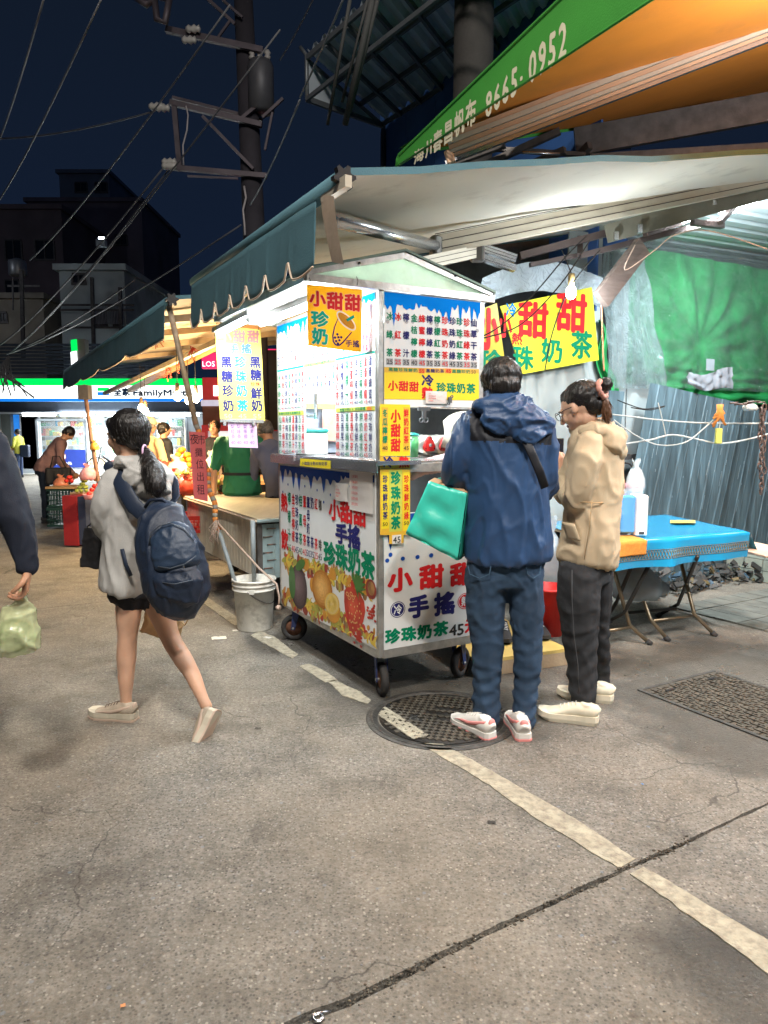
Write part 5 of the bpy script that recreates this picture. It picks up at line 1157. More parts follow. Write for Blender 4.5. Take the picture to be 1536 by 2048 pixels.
# ------------------------------------------------------------------ red shop beside it
RSH = mt('shop_red', (.42, .03, .03), .5, emit=(.42, .03, .03), es=.25, bump=0); MAG = mt('shop_magenta', (.6, .02, .08), .5, emit=(.7, .02, .10), es=.7, bump=0)
rs = thing('red_shop', 'red fronted shop next to the convenience store', 'shop', at(450, 940, 18))
def rbox(x0, y0, x1, y1, mat, nm, Y=18, dp=.15):
    p, q = at(x0, y1, Y), at(x1, y0, Y); m = MB(); m.box((p + q) / 2 + V((0, dp / 2, 0)), q.x - p.x, dp, q.z - p.z, mat); return m.build(nm, rs)
rbox(406, 755, 570, 800, RSH, 'sign_panel'); rbox(402, 800, 570, 812, mt('pale_band', (.6, .58, .66), .5, emit=(.6, .58, .7), es=.35, bump=0), 'trim'); rbox(404, 698, 570, 737, MAG, 'sign_panel', 17.6)
rbox(406, 812, 575, 850, mt('brick_warm', (.32, .13, .08), .7), 'upper_wall', 18.05); rbox(406, 850, 413, 960, RSH, 'door_frame'); rbox(407, 850, 575, 862, RSH, 'door_frame', 17.9); rbox(413, 862, 575, 965, mt('grey_interior', (.30, .30, .32), .7), 'back_wall', 19.5); rbox(480, 700, 600, 860, mt('dark_clutter', (.10, .08, .06), .8), 'wall', 16.5)
rb = Board(V((0, 17.58, 0)), V((1, 0, 0)), Z); WGL = mt('letter_glow', (.8, .7, .75), .5, emit=(.9, .75, .8), es=1.2, bump=0)
a_ = rb.px(405, 733); rb.word('LOS', a_[0], a_[1], .3, .13, WGL, .0); a_ = rb.px(425, 787); rb.done('lettering', rs)
rb = Board(V((0, 17.98, 0)), V((1, 0, 0)), Z); rb.rect(427, 771, 445, 792, WGL); rb.done('sign_plate', rs)
lamp('red_shop_lamp', 'AREA', at(440, 862, 18.8), 14, (1, .9, .8), .8, .8, V((0, .3, -1)), rs)
# ------------------------------------------------------------------ low market bench next to the cart
PCR = mt('cream_panel', (.60, .57, .48), .6, var=.1, vs=4, bump=.1, dirt=.3, dcol=(.17, .13, .09), ds=5)
PBL = mt('pale_blue_panel', (.26, .35, .36), .55, var=.1, vs=4, bump=.1, dirt=.3, dcol=(.15, .14, .12), ds=5)
PLY = mt('ply_top', (.64, .56, .42), .35, var=.1, vs=3, bump=.06, stretch=(6, 1, 1), dirt=.15, dcol=(.3, .2, .1), ds=4, coat=.3)
bn = thing('market_bench', 'empty market bench with plywood top and grimy cream sides', 'bench', W(2.9, .6, 0))
BA, BB, BZ, BL_, BW_ = 1.86, .02, .775, 2.1, 1.25
def plate(o_, ux, w, h, mat, nm, pitch=.075):
    m = MB(); n = int(w / pitch); prof = []
    for i in range(n): x = i * w / n; k = w / n; prof += [(x, 0), (x + k * .9, 0), (x + k * .93, .003), (x + k * .97, .003)]
    prof.append((w, 0)); nn = ux.cross(Z).normalized()
    vs = [o_ + ux * x + nn * d + Z * z for x, d in prof for z in (0, h)]
    m.add(vs, [(2 * i, 2 * i + 1, 2 * i + 3, 2 * i + 2) for i in range(len(prof) - 1)], mat); return m.build(nm, bn)
plate(W(BA + BL_, BB, .32), -A, BL_, BZ - .34, PCR, 'side_panel'); plate(W(BA, BB, .32), B, BW_, BZ - .36, PBL, 'end_panel', .12)
m = MB(); m.box(W(BA + BL_ / 2, BB + BW_ / 2, BZ), BL_ + .06, BW_ + .05, .018, PLY, A, B); m.build('top', bn)
m = MB(); m.tube([W(BA - .035, BB - .03, BZ - .01), W(BA - .035, BB + BW_, BZ - .012)], .014, PBL, 8); m.tube([W(BA - .03, BB - .03, BZ - .012), W(BA + BL_, BB - .03, BZ - .012)], .008, HEM, 6); m.build('edge_trim', bn)
m = MB(); m.box(W(BA + .01, BB + .0, .38), .04, .04, .76, DST, A, B); m.build('leg', bn)
for a, b in ((BA + BL_ - .05, BB + .05), (BA + .05, BB + BW_ - .05), (BA + BL_ - .05, BB + BW_ - .05)): m = MB(); m.box(W(a, b, .38), .04, .04, .74, DST, A, B); m.build('leg', bn)
m = MB()
for i in range(6): p = W(BA - .004, BB + .03 + .03 * (i % 2), .40 + i * .06); m.tube([p, p + B * .07 + Z * .0], .003, RUST, 5); m.ell(p - A * .004, .006, .006, .006, DST, n=6, m=4)
m.build('wire_stitch', bn)['kind'] = 'stuff'
# bucket weighted with cement, with its pole
PLB = mt('dirty_bucket', (.66, .64, .58), .6, var=.12, vs=9, bump=.25, bs=40, dirt=.4, dcol=(.20, .18, .15), ds=10)
bc = G(510, 1256); bk_ = thing('paint_bucket', 'dirty white paint bucket holding a grey pole beside the cart', 'bucket', bc)
m = MB(); pr = [(0, 0), (.122, 0), (.126, .01), (.145, .29), (.156, .292), (.156, .302), (.147, .304), (.148, .325), (.157, .327), (.157, .335), (.149, .337), (.150, .355), (.160, .358), (.160, .372), (.150, .372), (.144, .33), (.0, .325)]
m.lathe(bc, pr, PLB, 40); m.build('body', bk_)
m = MB(); hp = [bc + V((-.02 + .165 * math.sin(t), -.158 * math.cos(t), .30 - .10 * math.sin(t * 1.3))) for t in [i * .12 for i in range(14)]]; m.tube(hp, .0035, DST, 6); m.box(bc + V((.01, -.152, .30)), .035, .02, .03, PLB); m.build('handle', bk_)
PVC = mt('grey_pvc', (.24, .27, .28), .45, var=.1, vs=10, dirt=.2, dcol=(.3, .28, .22), ds=15)
pz = at(514, 1040, bc.y + .02).z
m = MB(); m.tube([bc + Z * .32, bc + Z * (pz)], .017, PVC, 12); m.build('pole', bk_)
# leaning awning pole wrapped in tape
lp = thing('leaning_pole', 'leaning awning pole wrapped in orange striped tape left of the bench', 'pole', at(472, 1175, 5.05))
L0, L1, L2, L3, L4 = at(338, 612, 5.55), at(392, 850, 5.4), at(410, 930, 5.35), at(438, 1060, 5.2), at(474, 1178, 5.05)
OTP = mt('orange_tape', (.68, .24, .05), .5, var=.1); GTP = mt('grey_tape', (.26, .25, .22), .6, var=.2); BPL = mt('beige_pipe', (.42, .33, .24), .5, metal=.2, var=.25, vs=14, dirt=.3, dcol=(.25, .12, .06), ds=12)
m = MB(); m.tube([L0, L1], .022, BPL, 12); m.build('upper_tube', lp)
m = MB(); path = [L1 + (L2 - L1) * (i / 8) for i in range(8)] + [L2 + (L3 - L2) * (i / 16) for i in range(17)]
path = [p + V((.012 * math.sin(i * .8), 0, 0)) for i, p in enumerate(path)]
for i in range(len(path) - 1): m.tube([path[i], path[i + 1]], .020, OTP if i % 2 else GTP, 10)
m.build('taped_joint', lp)
m = MB(); m.tube([L3, L4], .016, PVC, 12); m.build('lower_tube', lp)
m = MB(); r = random.Random(2); RP = mt('pale_rope', (.46, .34, .27), .9, var=.2, bump=.4, bs=200)
for k in range(16): c = L3 + V((r.uniform(-.03, .01), -.02, .05 + r.uniform(-.03, .03))); m.tube([c, c + V((r.uniform(-.06, 0), 0, r.uniform(-.1, -.02))), c + V((r.uniform(-.07, .02), 0, r.uniform(-.16, -.06)))], .003, RP, 5)
m.build('frayed_cord', lp)
m = MB(); rp = [L3 + V((0, -.02, .05)), at(480, 1095, 5.1), at(520, 1138, 5.0), at(553, 1168, 4.95), at(559, 1195, 4.93), at(557, 1215, 4.92)]; m.tube(rp, .0075, RP, 8); m.ell(rp[-1], .022, .018, .018, RP); m.build('tether_rope', label='pale rope running from the taped pole down to the bucket', cat='rope')
rdp = Board(at(388, 1001, 5.25), V((1, .06, 0)), Z); SAL = mt('salmon_paper', (.62, .13, .14), .75, var=.04)
rq = [rdp.px(*q) for q in ((388, 997), (416, 1003), (410, 865), (378, 863))]
rt = thing('paper_sign', 'tall salmon paper sign with brush writing hung on the leaning pole', 'sign', at(400, 1000, 5.25))
rdp.mb.prism([rdp.p(*q) for q in rq], rdp.n * .001, SAL); rdp.done('sheet', rt); rdp.mb = MB(); rdp.lay = .0016; rdp.lay = .002
rdp.cell('夜', 380, 867, 397, 889, mt('brush_ink', (.06, .02, .03), .7), .005); rdp.cell('市', 395, 869, 411, 890, MC['brush_ink'], .0)
rdp.cell('攤', 390, 895, 406, 914, MC['brush_ink'], .0); rdp.cell('位', 392, 918, 408, 938, MC['brush_ink'], .0); rdp.cell('出', 393, 943, 409, 963, MC['brush_ink'], .0); rdp.cell('租', 394, 968, 410, 990, MC['brush_ink'], .0)
rdp.done('lettering', rt)
# thin tent pole with oranges bag
m = MB(); m.tube([at(168, 770, 9.2), at(183, 880, 9.1), at(203, 1000, 9.0), at(206, 1060, 9)], .025, mt('rust_pole', (.22, .12, .08), .6, metal=.3, var=.3), 10); m.box(at(170, 785, 9.2), .13, .13, .18, DST); m.build('tent_pole', label='thin rusty tent pole standing at the far end of the teal awning', cat='pole')
# ------------------------------------------------------------------ fruit stalls
BULB = mt('bulb_glow', (1, .9, .7), .5, emit=(1, .80, .46), es=30, bump=0)
def bulb(x, y, Y, lab, pw=26):
    c = at(x, y, Y); t = thing('light_bulb', lab, 'light bulb', c, 'bare warm bulbs over the fruit stalls')
    m = MB(); m.ell(c, .04, .04, .05, BULB, n=14, m=8); m.build('glass', t); m = MB(); m.tube([c + Z * .045, c + Z * .13], [.026, .018], mt('bulb_socket', (.25, .15, .08), .5), 10); m.build('socket', t)
    m = MB(); m.tube([c + Z * .13, V((c.x, c.y, 2.25))], .004, CORD, 5); m.build('cord', t); lamp('bulb_lamp', 'POINT', c - Z * .08, pw, (1, .74, .42), .06, parent=t)
bulb(355, 792, 7.4, 'big warm bulb glaring left of the leaning pole', 52); bulb(392, 796, 7.6, 'warm bulb right behind the leaning pole', 42); bulb(377, 800, 8.2, 'dimmer warm bulb between the two bright ones', 10); bulb(283, 816, 8.8, 'left of the two bulbs above the walking woman', 34); bulb(291, 822, 9.2, 'right of the two bulbs above the walking woman', 20)
TBW = mt('stall_wood', (.45, .28, .13), .6, var=.2, bump=.1)
def stall(x0, x1, y, Y, dp, lab, h=.8, mat=TBW):
    p, q = at(x0, y, Y), at(x1, y, Y); c = (p + q) / 2 + V((0, dp / 2, 0)); z = p.z
    t = thing('stall_table', lab, 'stall table', V((c.x, c.y, 0)))
    m = MB(); m.box(V((c.x, c.y, z - .02)), q.x - p.x, dp, .04, mat); m.build('top', t)
    for sx in (-1, 1):
        for sy in (-1, 1): m = MB(); m.box(V((c.x + sx * ((q.x - p.x) / 2 - .04), c.y + sy * (dp / 2 - .04), (z - .04) / 2)), .05, .05, z - .04, DST); m.build('leg', t)
    return z
z1 = stall(300, 640, 962, 7.9, 1.2, 'long wooden fruit table behind the man in green')
z2 = stall(140, 330, 985, 9.0, 1.0, 'fruit table beyond the walking woman')
FO = mt('orange_fruit', (.75, .24, .015), .45, var=.1, vs=30, bump=.25, bs=260); FR2 = mt('red_fruit', (.50, .02, .015), .4, var=.15, vs=30, bump=.1); FG = mt('green_fruit', (.30, .35, .06), .5, var=.3, vs=30, bump=.3)
def heap(x0, x1, y0, y1, Y, mat, rad, nm, lab, rows=4, cat='fruit', grp=None, seed=0):
    r = random.Random(seed); p, q = at(x0, y1, Y), at(x1, y1, Y); zz = p.z; first = None; k = 0
    W_ = q.x - p.x; H_ = at(x0, y0, Y).z - zz
    for row in range(rows):
        n = max(1, int((W_ - row * rad * 1.4) / (rad * 1.98))); 
        for dpt in range(2):
            for i in range(n):
                c = V((p.x + row * rad * .7 + rad + i * (W_ - row * rad * 1.4) / n + r.uniform(-.15, .15) * rad, Y + row * rad * 1.1 + dpt * rad * 1.9, zz + rad * .9 + row * rad * 1.45 + r.uniform(-.1, .1) * rad))
                if row == 0 and dpt: continue
                k += 1
                if first is None:
                    m = MB(); m.ell(V((0, 0, 0)), rad, rad, rad * .92, mat, n=12, m=8); m.lathe(V((0, 0, rad * .9)), [(0, 0), (rad * .12, 0), (rad * .1, rad * .08), (0, rad * .06)], FG, 6); first = m.build(nm, label=lab, cat=cat, group=grp, origin=V((0, 0, 0))); first.location = c; first.rotation_euler = (.4, .2, 0)
                else: o = clone(first, c); o.rotation_euler = (r.uniform(-.6, .6), r.uniform(-.6, .6), r.uniform(0, 6))
heap(336, 388, 915, 936, 8.2, FO, .038, 'orange', 'orange in the heap behind the salmon paper sign', 4, grp='oranges heaped on the fruit table', seed=1)
heap(560, 600, 985, 1000, 7.6, FO, .035, 'orange', 'orange lying right of the man in green', 2, grp='oranges right of the man in green', seed=2)
heap(174, 200, 972, 992, 8.6, FR2, .030, 'red_fruit', 'red fruit in the tray beside the tent pole', 3, grp='red fruits in the tray beside the tent pole', seed=3)
heap(150, 176, 955, 985, 8.8, FG, .026, 'green_fruit', 'green fruit in the heap left of the red tray', 5, grp='green fruits heaped left of the red tray', seed=4)
heap(160, 196, 945, 962, 9.1, mt('brown_fruit', (.35, .16, .05), .5, var=.3, vs=30), .026, 'brown_fruit', 'small brown fruit heaped above the red tray', 4, grp='brown fruits above the red tray', seed=5)
heap(128, 150, 958, 966, 9.6, FR2, .03, 'red_fruit', 'red fruit in the box right of the bending woman', 2, grp='red fruits in the far box', seed=6)
# clear and red bags of roots on the table
def pbag(x, y, Y, w, h, mat, lab, seed=0, nm='plastic_bag', knot=True):
    c = at(x, y, Y); m = MB(); n = 18; r = random.Random(seed); prof = [(.0, 0), (.42, .02), (.5, .25), (.46, .5), (.28, .72), (.10, .82), (.2, .95), (.24, 1.0)]
    vs = []; 
    for rr, zz in prof:
        for j in range(n):
            t = 2 * math.pi * j / n; k = 1 + .22 * noise.noise(V((math.cos(t) * 2, math.sin(t) * 2, zz * 3 + seed * 3.1)))
            vs.append(c + V((rr * w * k * math.cos(t), rr * w * .8 * k * math.sin(t), zz * h * (1 + .06 * math.sin(3 * t) * zz))))
    m.add(vs, [(i * n + j, i * n + (j + 1) % n, (i + 1) * n + (j + 1) % n, (i + 1) * n + j) for i in range(len(prof) - 1) for j in range(n)], mat, True)
    return m.build(nm, label=lab, cat='plastic bag', origin=c)
PB1 = mt('bag_clear', (.7, .6, .55), .2, var=.25, vs=14, bump=.8, bs=18, alpha=.55); PB2 = mt('bag_red', (.62, .08, .05), .25, var=.3, vs=14, bump=.8, bs=18, alpha=.85); PB3 = mt('bag_pinkish', (.75, .35, .38), .25, var=.25, vs=14, bump=.8, bs=18, alpha=.8)
pbag(355, 962, 7.95, .30, .28, PB1, 'clear bag of dried roots under the oranges', 1); pbag(373, 990, 7.6, .16, .20, PB2, 'red mesh bag hanging before the fruit table', 2); pbag(332, 966, 7.9, .2, .24, PB2, 'red bag left of the salmon sign', 3); pbag(425, 958, 7.9, .22, .30, PB1, 'clear bag just left of the man in green', 4)
pbag(436, 925, 8.2, .16, .24, PB3, 'pink bag held up left of the man in green', 5); pbag(405, 975, 7.9, .2, .22, PB3, 'pinkish bag behind the salmon paper sign', 6); pbag(176, 960, 8.8, .20, .20, PB3, 'pale pink bag on top of the green fruit heap', 7)
r = random.Random(12)
m = MB(); RT = [mt('root_pale', (.6, .42, .22), .7), mt('root_red', (.5, .1, .05), .7), mt('leafy', (.12, .28, .05), .7)]
for k in range(260):
    c = at(r.uniform(322, 432), r.uniform(948, 992), r.uniform(7.7, 8.3)); d = V((r.uniform(-1, 1), r.uniform(-.3, .3), r.uniform(-.3, .5))).normalized() * r.uniform(.03, .08); m.tube([c - d, c + d], r.uniform(.005, .012), RT[r.choice((0, 0, 1, 1, 2))], 5)
m.build('dried_roots', label='bundles of dried roots and red packets piled on the long fruit table', kind='stuff')
m = MB(); cb = at(563, 960, 7.7)
for k in range(9):
    a0 = -.9 + k * .2; pts = [cb + V((.02 * k + .06 * math.sin(t) * (1 + .1 * k), -.02 * (k % 3), .10 * math.cos(t) * 1.1 - .02 * k + .05)) for t in [a0 + i * .22 for i in range(7)]]
    m.tube(pts, [.006, .017, .021, .022, .021, .016, .006], mt('banana_yellow', (.72, .50, .03), .5, var=.1), 8)
m.build('banana_bunch', label='bunch of yellow bananas right of the man in green', cat='bananas')
m = MB(); m.bev(at(555, 992, 7.7), .5, .4, .05, mt('card_box', (.55, .38, .2), .8)); m.build('cardboard_tray', label='cardboard tray under the bananas', cat='tray')
# more goods crowding the long table
r = random.Random(44)
for i, (x, y, Y_, w_, h_, mm, lab) in enumerate(((318, 950, 8.3, .16, .18, PB2, 'red packet standing between the walking person and the oranges'), (344, 972, 7.75, .14, .14, PB1, 'small clear bag at the front of the long fruit table'), (366, 975, 7.7, .15, .14, PB3, 'pinkish small bag below the clear bag of roots'), (420, 985, 7.6, .15, .16, PB2, 'red bag at the left hip of the man in green'), (428, 940, 8.1, .14, .16, mt('bag_leafy', (.2, .35, .08), .5, var=.5, vs=40, bump=.8, bs=60), 'leafy green bundle under the pink bag'))): pbag(x, y, Y_, w_, h_, mm, lab, 40 + i)
m = MB()
for k in range(420):
    c = at(r.uniform(318, 436), r.uniform(938, 996), r.uniform(7.6, 8.4)); s_ = r.uniform(.012, .035)
    if k % 3: m.ell(c, s_, s_, s_ * .8, (FO, FR2, FG, RT[0], RT[1])[k % 5], n=7, m=5)
    else: m.box(c, s_ * 2, s_, s_ * 1.4, (RPL, PAP, WOOD, YEL)[k % 4], V((r.uniform(-1, 1), r.uniform(-1, 1), 0)).normalized())
m.build('packaged_goods', label='jumble of fruit and packets crowding the long fruit table', kind='stuff')
heap(560, 596, 972, 984, 8.0, mt('yellow_fruit', (.7, .5, .05), .45, var=.1), .036, 'yellow_fruit', 'yellow fruit behind the bananas', 2, grp='yellow fruits behind the bananas', seed=12)
# crates
def crate(x, y, Y, w, h, dpt, mat, lab):
    c = at(x, y, Y); c.z = max(0, c.z); t = thing('plastic_crate', lab, 'crate', c, 'plastic crates stacked by the fruit stall')
    for nx, ny, L_ in ((1, 0, w), (0, 1, dpt)):
        for s_ in (-1, 1):
            o_ = V((0, s_ * dpt / 2, 0)) if nx else V((s_ * w / 2, 0, 0)); d = V((nx, ny, 0)); n = int(L_ / .045)
            m = MB()
            for k in range(n + 1): m.box(c + o_ + d * (-L_ / 2 + k * L_ / n) + Z * h / 2, .010, .010, h - .01, mat, d, V((-d.y, d.x, 0)))
            for zz, hh in ((.015, .03), (h * .35, .012), (h * .65, .012), (h - .02, .04)): m.box(c + o_ + Z * zz, L_, .014, hh, mat, d, V((-d.y, d.x, 0)))
            m.build('side', t)
    m = MB(); m.box(c + Z * .01, w - .02, dpt - .02, .01, mat); m.build('base', t); return c
CGD = mt('crate_dark_green', (.015, .05, .045), .5, var=.1); CRD = mt('crate_red', (.5, .03, .02), .5)
crate(130, 1050, 10.6, .34, .28, .4, CGD, 'lower dark green crate beside the bending woman'); crate(130, 1012, 10.6, .34, .28, .4, CGD, 'upper dark green crate beside the bending woman'); crate(395, 1060, 6.9, .5, .16, .4, CRD, 'red crate left of the market bench')
m = MB(); p = at(133, 972, 10.6); m.box(p - Z * .01, .42, .46, .03, TBW); m.build('plank', label='pale plank lying on top of the dark green crates', cat='plank')
m = MB(); p = at(164, 1055, 9.0); p.z = 0; m.box(p + Z * .33, .19, .5, .62, mt('red_cloth', (.30, .015, .02), .8, var=.15), V((.98, -.15, 0)), V((.15, .98, 0))); m.box(p + Z * .33 + V((.15, 0, 0)), .1, .5, .6, mt('navy_cloth', (.03, .04, .08), .8), V((.98, -.15, 0)), V((.15, .98, 0))); m.build('draped_stand', label='low stand draped in dark red cloth under the fruit', cat='stand')
def tray(x, y, Y, rx, mat, lab): c = at(x, y, Y); m = MB(); m.lathe(c, [(0, 0), (rx * .8, 0), (rx, .06), (rx * .96, .06), (rx * .78, .008), (0, .008)], mat, 24); m.build('fruit_tray', label=lab, cat='tray')
tray(188, 998, 8.55, .13, PB3, 'pinkish round tray of red fruit by the tent pole'); 
pbag(189, 900, 9.05, .12, .12, mt('bag_orange', (.75, .38, .06), .3, var=.3, vs=20, alpha=.9), 'small bag of oranges tied to the tent pole', 8)
# ------------------------------------------------------------------ right side: sign boards, plastic, tarp, iron fence
LEM = mt('sign_lemon', (.72, .70, .04), .4, var=.04, bump=.02)
LEM_SHADE = mt('sign_lemon_shaded', (.55, .45, .03), .45, var=.06, bump=.02)  # side face of the lemon sign, its shade put into the colour
g1s = thing('sign_board', 'big lemon yellow drinks sign on the wall under a bright bulb', 'sign', onB(1110, 745, .9))
gbd = Board(onB(1045, 745, .9), B, Z); q4 = ((1046, 748), (1198, 720), (1184, 574), (1001, 612))
gbd.mb.prism([gbd.p(*gbd.px(*q), -.012) for q in q4], gbd.n * .010, LEM); gbd.done('board', g1s); gbd.mb = MB(); gbd.lay = .0004
def cellt(bd, c, X0, Y0, X1, Y1, mat, bold): bd.cell(c, X0, Y0, X1, Y1, mat, bold)
cg = lambda x, y: (900 + x / 2.415, 480 + y / 2.415)
for c, x0, y0, x1, y1, mm, bo in (('小', 228, 352, 300, 470, RED, .04), ('甜', 325, 305, 478, 470, RED, .035), ('甜', 508, 262, 665, 440, RED, .035), ('冷', 268, 306, 322, 370, BLU, .03), ('熱', 296, 450, 350, 506, RED, .03), ('珠', 300, 512, 405, 625, GRN, .03), ('奶', 438, 478, 548, 592, GRN, .03), ('茶', 580, 440, 690, 572, GRN, .03)):
    gbd.cell(c, *cg(x0, y0), *cg(x1, y1), mm, bo)
gbd.done('lettering', g1s)
g2s = thing('sign_board', 'narrow darker yellow sign turned away beside the drinks cart menu', 'sign', at(978, 742, 4.9))
nb = Board(at(958, 742, 4.7), V((.85, .5, 0)), Z); q4 = ((955, 742), (1012, 738), (994, 606), (958, 620))
nb.mb.prism([nb.p(*nb.px(*q), -.008) for q in q4], nb.n * .006, LEM_SHADE); nb.done('board', g2s); nb.mb = MB(); nb.lay = .0004
nb.cell('小', 955, 618, 998, 698, RED, .06); nb.cell('珍', 958, 700, 1004, 742, GRN, .04); nb.done('lettering', g2s)
WPF = mt('white_film', (.50, .58, .64), .2, var=.05, vs=4, bump=.6, bs=5, alpha=.93, stretch=(1, 1, .3))
def film(fn, nu, nv, mat, nm, lab, amp=.03, fr=3, seed=0, cat='plastic sheet'):
    m = MB()
    def f(u, v):
        p = V(fn(u, v)); k = noise.noise(V((u * fr * 2.2, v * fr * .6, seed))) + .5 * noise.noise(V((u * fr * 5, v * fr * 1.5, seed + 4))) + .5 * abs(noise.noise(V((u * fr * 4 - v * 3, v * fr * 2, seed + 8))))
        return p - A * amp * k
    m.sheet(f, nu, nv, mat); return m.build(nm, label=lab, cat=cat)
film(lambda u, v: onB(965 + 240 * u - 18 * v * (1 - u), 556 + 60 * v - 34 * math.sin(math.pi * u), .96), 40, 10, WPF, 'plastic_sheet', 'gathered white plastic sheet above the lemon yellow sign', .022, 7, 1)
film(lambda u, v: onB(1010 + 170 * u, 722 + 330 * v, .98), 30, 30, mt('grey_film', (.36, .40, .39), .4, var=.08, vs=3, bump=.6, bs=5), 'plastic_sheet', 'white sheet hanging below the lemon yellow sign between the couple', .05, 3, 2)
GWL = mt('grey_wallboard', (.30, .33, .33), .7, var=.08, bump=.1, dirt=.15)
wl = thing('wall_panel', 'pale grey wall boards behind the woman in the tan jacket', 'wall', onB(1240, 1100, 1.4))
for x0, y0, x1, y1 in ((1120, 470, 1206, 1170), (1208, 500, 1262, 1170), (1246, 770, 1300, 1000)): 
    p, q = onB(x0, y1, 1.42), onB(x1, y0, 1.42); p.z = max(p.z, 0); d_ = (q - p); m = MB(); m.prism([p, V((q.x, q.y, p.z)), q, V((p.x, p.y, q.z))], A * .02, GWL); m.build('board', wl)
m = MB(); p, q = onB(930, 1200, 1.5), onB(1700, 430, 1.9); p = W(1.9, 1.0, 0); q = W(1.9, 8.0, 3.3); m.prism([p, W(1.9, 8, 0), q, W(1.9, 1.0, 3.3)], A * .05, mt('dark_backing', (.06, .065, .07), .8, var=.3)); m.build('back_wall', kind='structure')
CORR = mt('blue_corrugated', (.095, .145, .170), .6, metal=.1, var=.4, vs=2.5, bump=.5, bs=3, dirt=.55, dcol=(.04, .055, .06), ds=3, stretch=(5, 5, .55))
SCR = mt('bare_scratch', (.35, .42, .45), .4, metal=.5)
fc = thing('metal_fence', 'leaning blue corrugated metal fence panels behind the blue table', 'fence', W(1.3, 4.6, 0))
def corr(b0, b1, z0, zt0, zt1, a, lean, nm='panel', pitch=.21, seed=0):
    m = MB(); n = int((b1 - b0) / pitch); xs = []
    for i in range(n): x = b0 + i * (b1 - b0) / n; k = (b1 - b0) / n; xs += [(x, 0), (x + k * .46, 0), (x + k * (.49 + .02 * (i % 3)), .007), (x + k * (.56 + .02 * (i % 2)), .007), (x + k * .60, 0), (x + k * .90, .0), (x + k * .92, .002), (x + k * .95, .002)]
    xs.append((b1, 0)); NV = 12; vs = []
    for x, d in xs:
        zt = zt0 + (zt1 - zt0) * (x - b0) / (b1 - b0)
        for j in range(NV + 1): z = z0 + (zt - z0) * j / NV; vs.append(W(a - d - .02 * noise.noise(V((x * 1.5, z, seed))) + .0, x + lean * z, z))
    K = NV + 1
    m.add(vs, [(i * K + j, i * K + j + 1, (i + 1) * K + j + 1, (i + 1) * K + j) for i in range(len(xs) - 1) for j in range(NV)], CORR); return m.build(nm, fc)
corr(3.02, 4.42, .02, 1.86, 1.70, 1.22, .24, seed=1); corr(4.38, 6.6, .0, 1.66, 1.60, 1.27, .22, seed=2); corr(2.60, 3.02, .02, 1.80, 1.78, 1.30, .12, seed=3)
m = MB(); r = random.Random(3)
for k in range(46):
    b, z = r.uniform(3.1, 5.6), r.uniform(.3, 1.6); L_ = r.uniform(.02, .22) if k % 3 else .02; m.box(W(1.2025 - (.012 if b < 4.4 else -.03), b + .23 * z, z), .0015, .004, L_, SCR, A, (B * 1).normalized(), (Z + B * .23).normalized())
m.build('scratch', fc)['kind'] = 'stuff'
m = MB(); m.bar(W(1.33, 2.6, 1.2), W(1.33, 6.8, 1.2), .05, .05, DST); m.bar(W(1.33, 2.6, .3), W(1.33, 6.8, .3), .05, .05, DST); m.build('rail', fc)
TARP = mt('green_tarp', (.025, .30, .085), .5, var=.35, vs=2.2, bump=.5, bs=7, sheen=.3, dirt=.12, dcol=(.10, .16, .06), ds=1.6)
def tarpf(u, v):
    b = 3.55 + 3.4 * u; z = 3.15 - (1.42) * v
    cx, cy = (u - .33) * 3.4, (v - .62) * 1.42; th = math.atan2(cy, cx); rr_ = math.hypot(cx, cy)
    k = .03 * math.sin(13 * th + 3 * noise.noise(V((u * 2, v * 2, 1)))) * min(1, rr_ * 1.6) * math.exp(-rr_ * .7) + .05 * noise.noise(V((u * 2.0, v * 1.2, 3))) + .022 * noise.noise(V((u * 16, v * 2.2, 9)))
    k += .035 * (1 - abs(noise.noise(V((u * 5 + v * 4, v * 3 - u * 2, 4)))) * 3) * max(0, v - .35) + .05 * math.exp(-rr_ * 5)
    if v > .75: k += .02 * math.sin(v * 90 + 2 * noise.noise(V((u * 6, 0, 0))))
    return W(1.60 + k * 1.3, b, z)
m = MB(); m.sheet(tarpf, 110, 60, TARP); m.build('green_tarp', label='bright green tarpaulin bunched behind clear plastic at right', cat='tarpaulin')
m = MB(); m.sheet(lambda u, v: onB(1196 + 8 * u + (3 + 28 * u) * v + 6 * math.sin(9 * v), 640 + 150 * v, 1.38 + .03 * math.sin(8 * u)), 8, 16, TARP); m.build('green_tarp', label='narrow strip of green tarpaulin hanging right of the yellow sign', cat='tarpaulin')
FILM = mt('clear_plastic', (.80, .90, .92), .08, var=.03, bump=0, alpha=.16, spec=.9)
FILM2 = mt('milky_plastic', (.46, .58, .60), .12, var=.08, vs=5, bump=0, alpha=.62, spec=.8)
def crinkle(mat, sc=7, st=1.0):
    n = mat.node_tree; p = n.nodes['Principled BSDF']; t = n.nodes.new('ShaderNodeTexCoord'); v = n.nodes.new('ShaderNodeTexVoronoi'); v.feature = 'DISTANCE_TO_EDGE'; v.inputs['Scale'].default_value = sc
    z = n.nodes.new('ShaderNodeTexNoise'); z.inputs['Scale'].default_value = sc * .8; z.inputs['Distortion'].default_value = 2.5; z.inputs['Detail'].default_value = 5
    n.links.new(t.outputs['Object'], z.inputs['Vector']); n.links.new(z.outputs['Color'], v.inputs['Vector'])
    a = n.nodes.new('ShaderNodeMath'); a.operation = 'ADD'; n.links.new(z.outputs[0], a.inputs[0]); n.links.new(v.outputs['Distance'], a.inputs[1])
    b = n.nodes.new('ShaderNodeBump'); b.inputs['Strength'].default_value = st; b.inputs['Distance'].default_value = .09; n.links.new(a.outputs[0], b.inputs['Height']); n.links.new(b.outputs[0], p.inputs['Normal'])
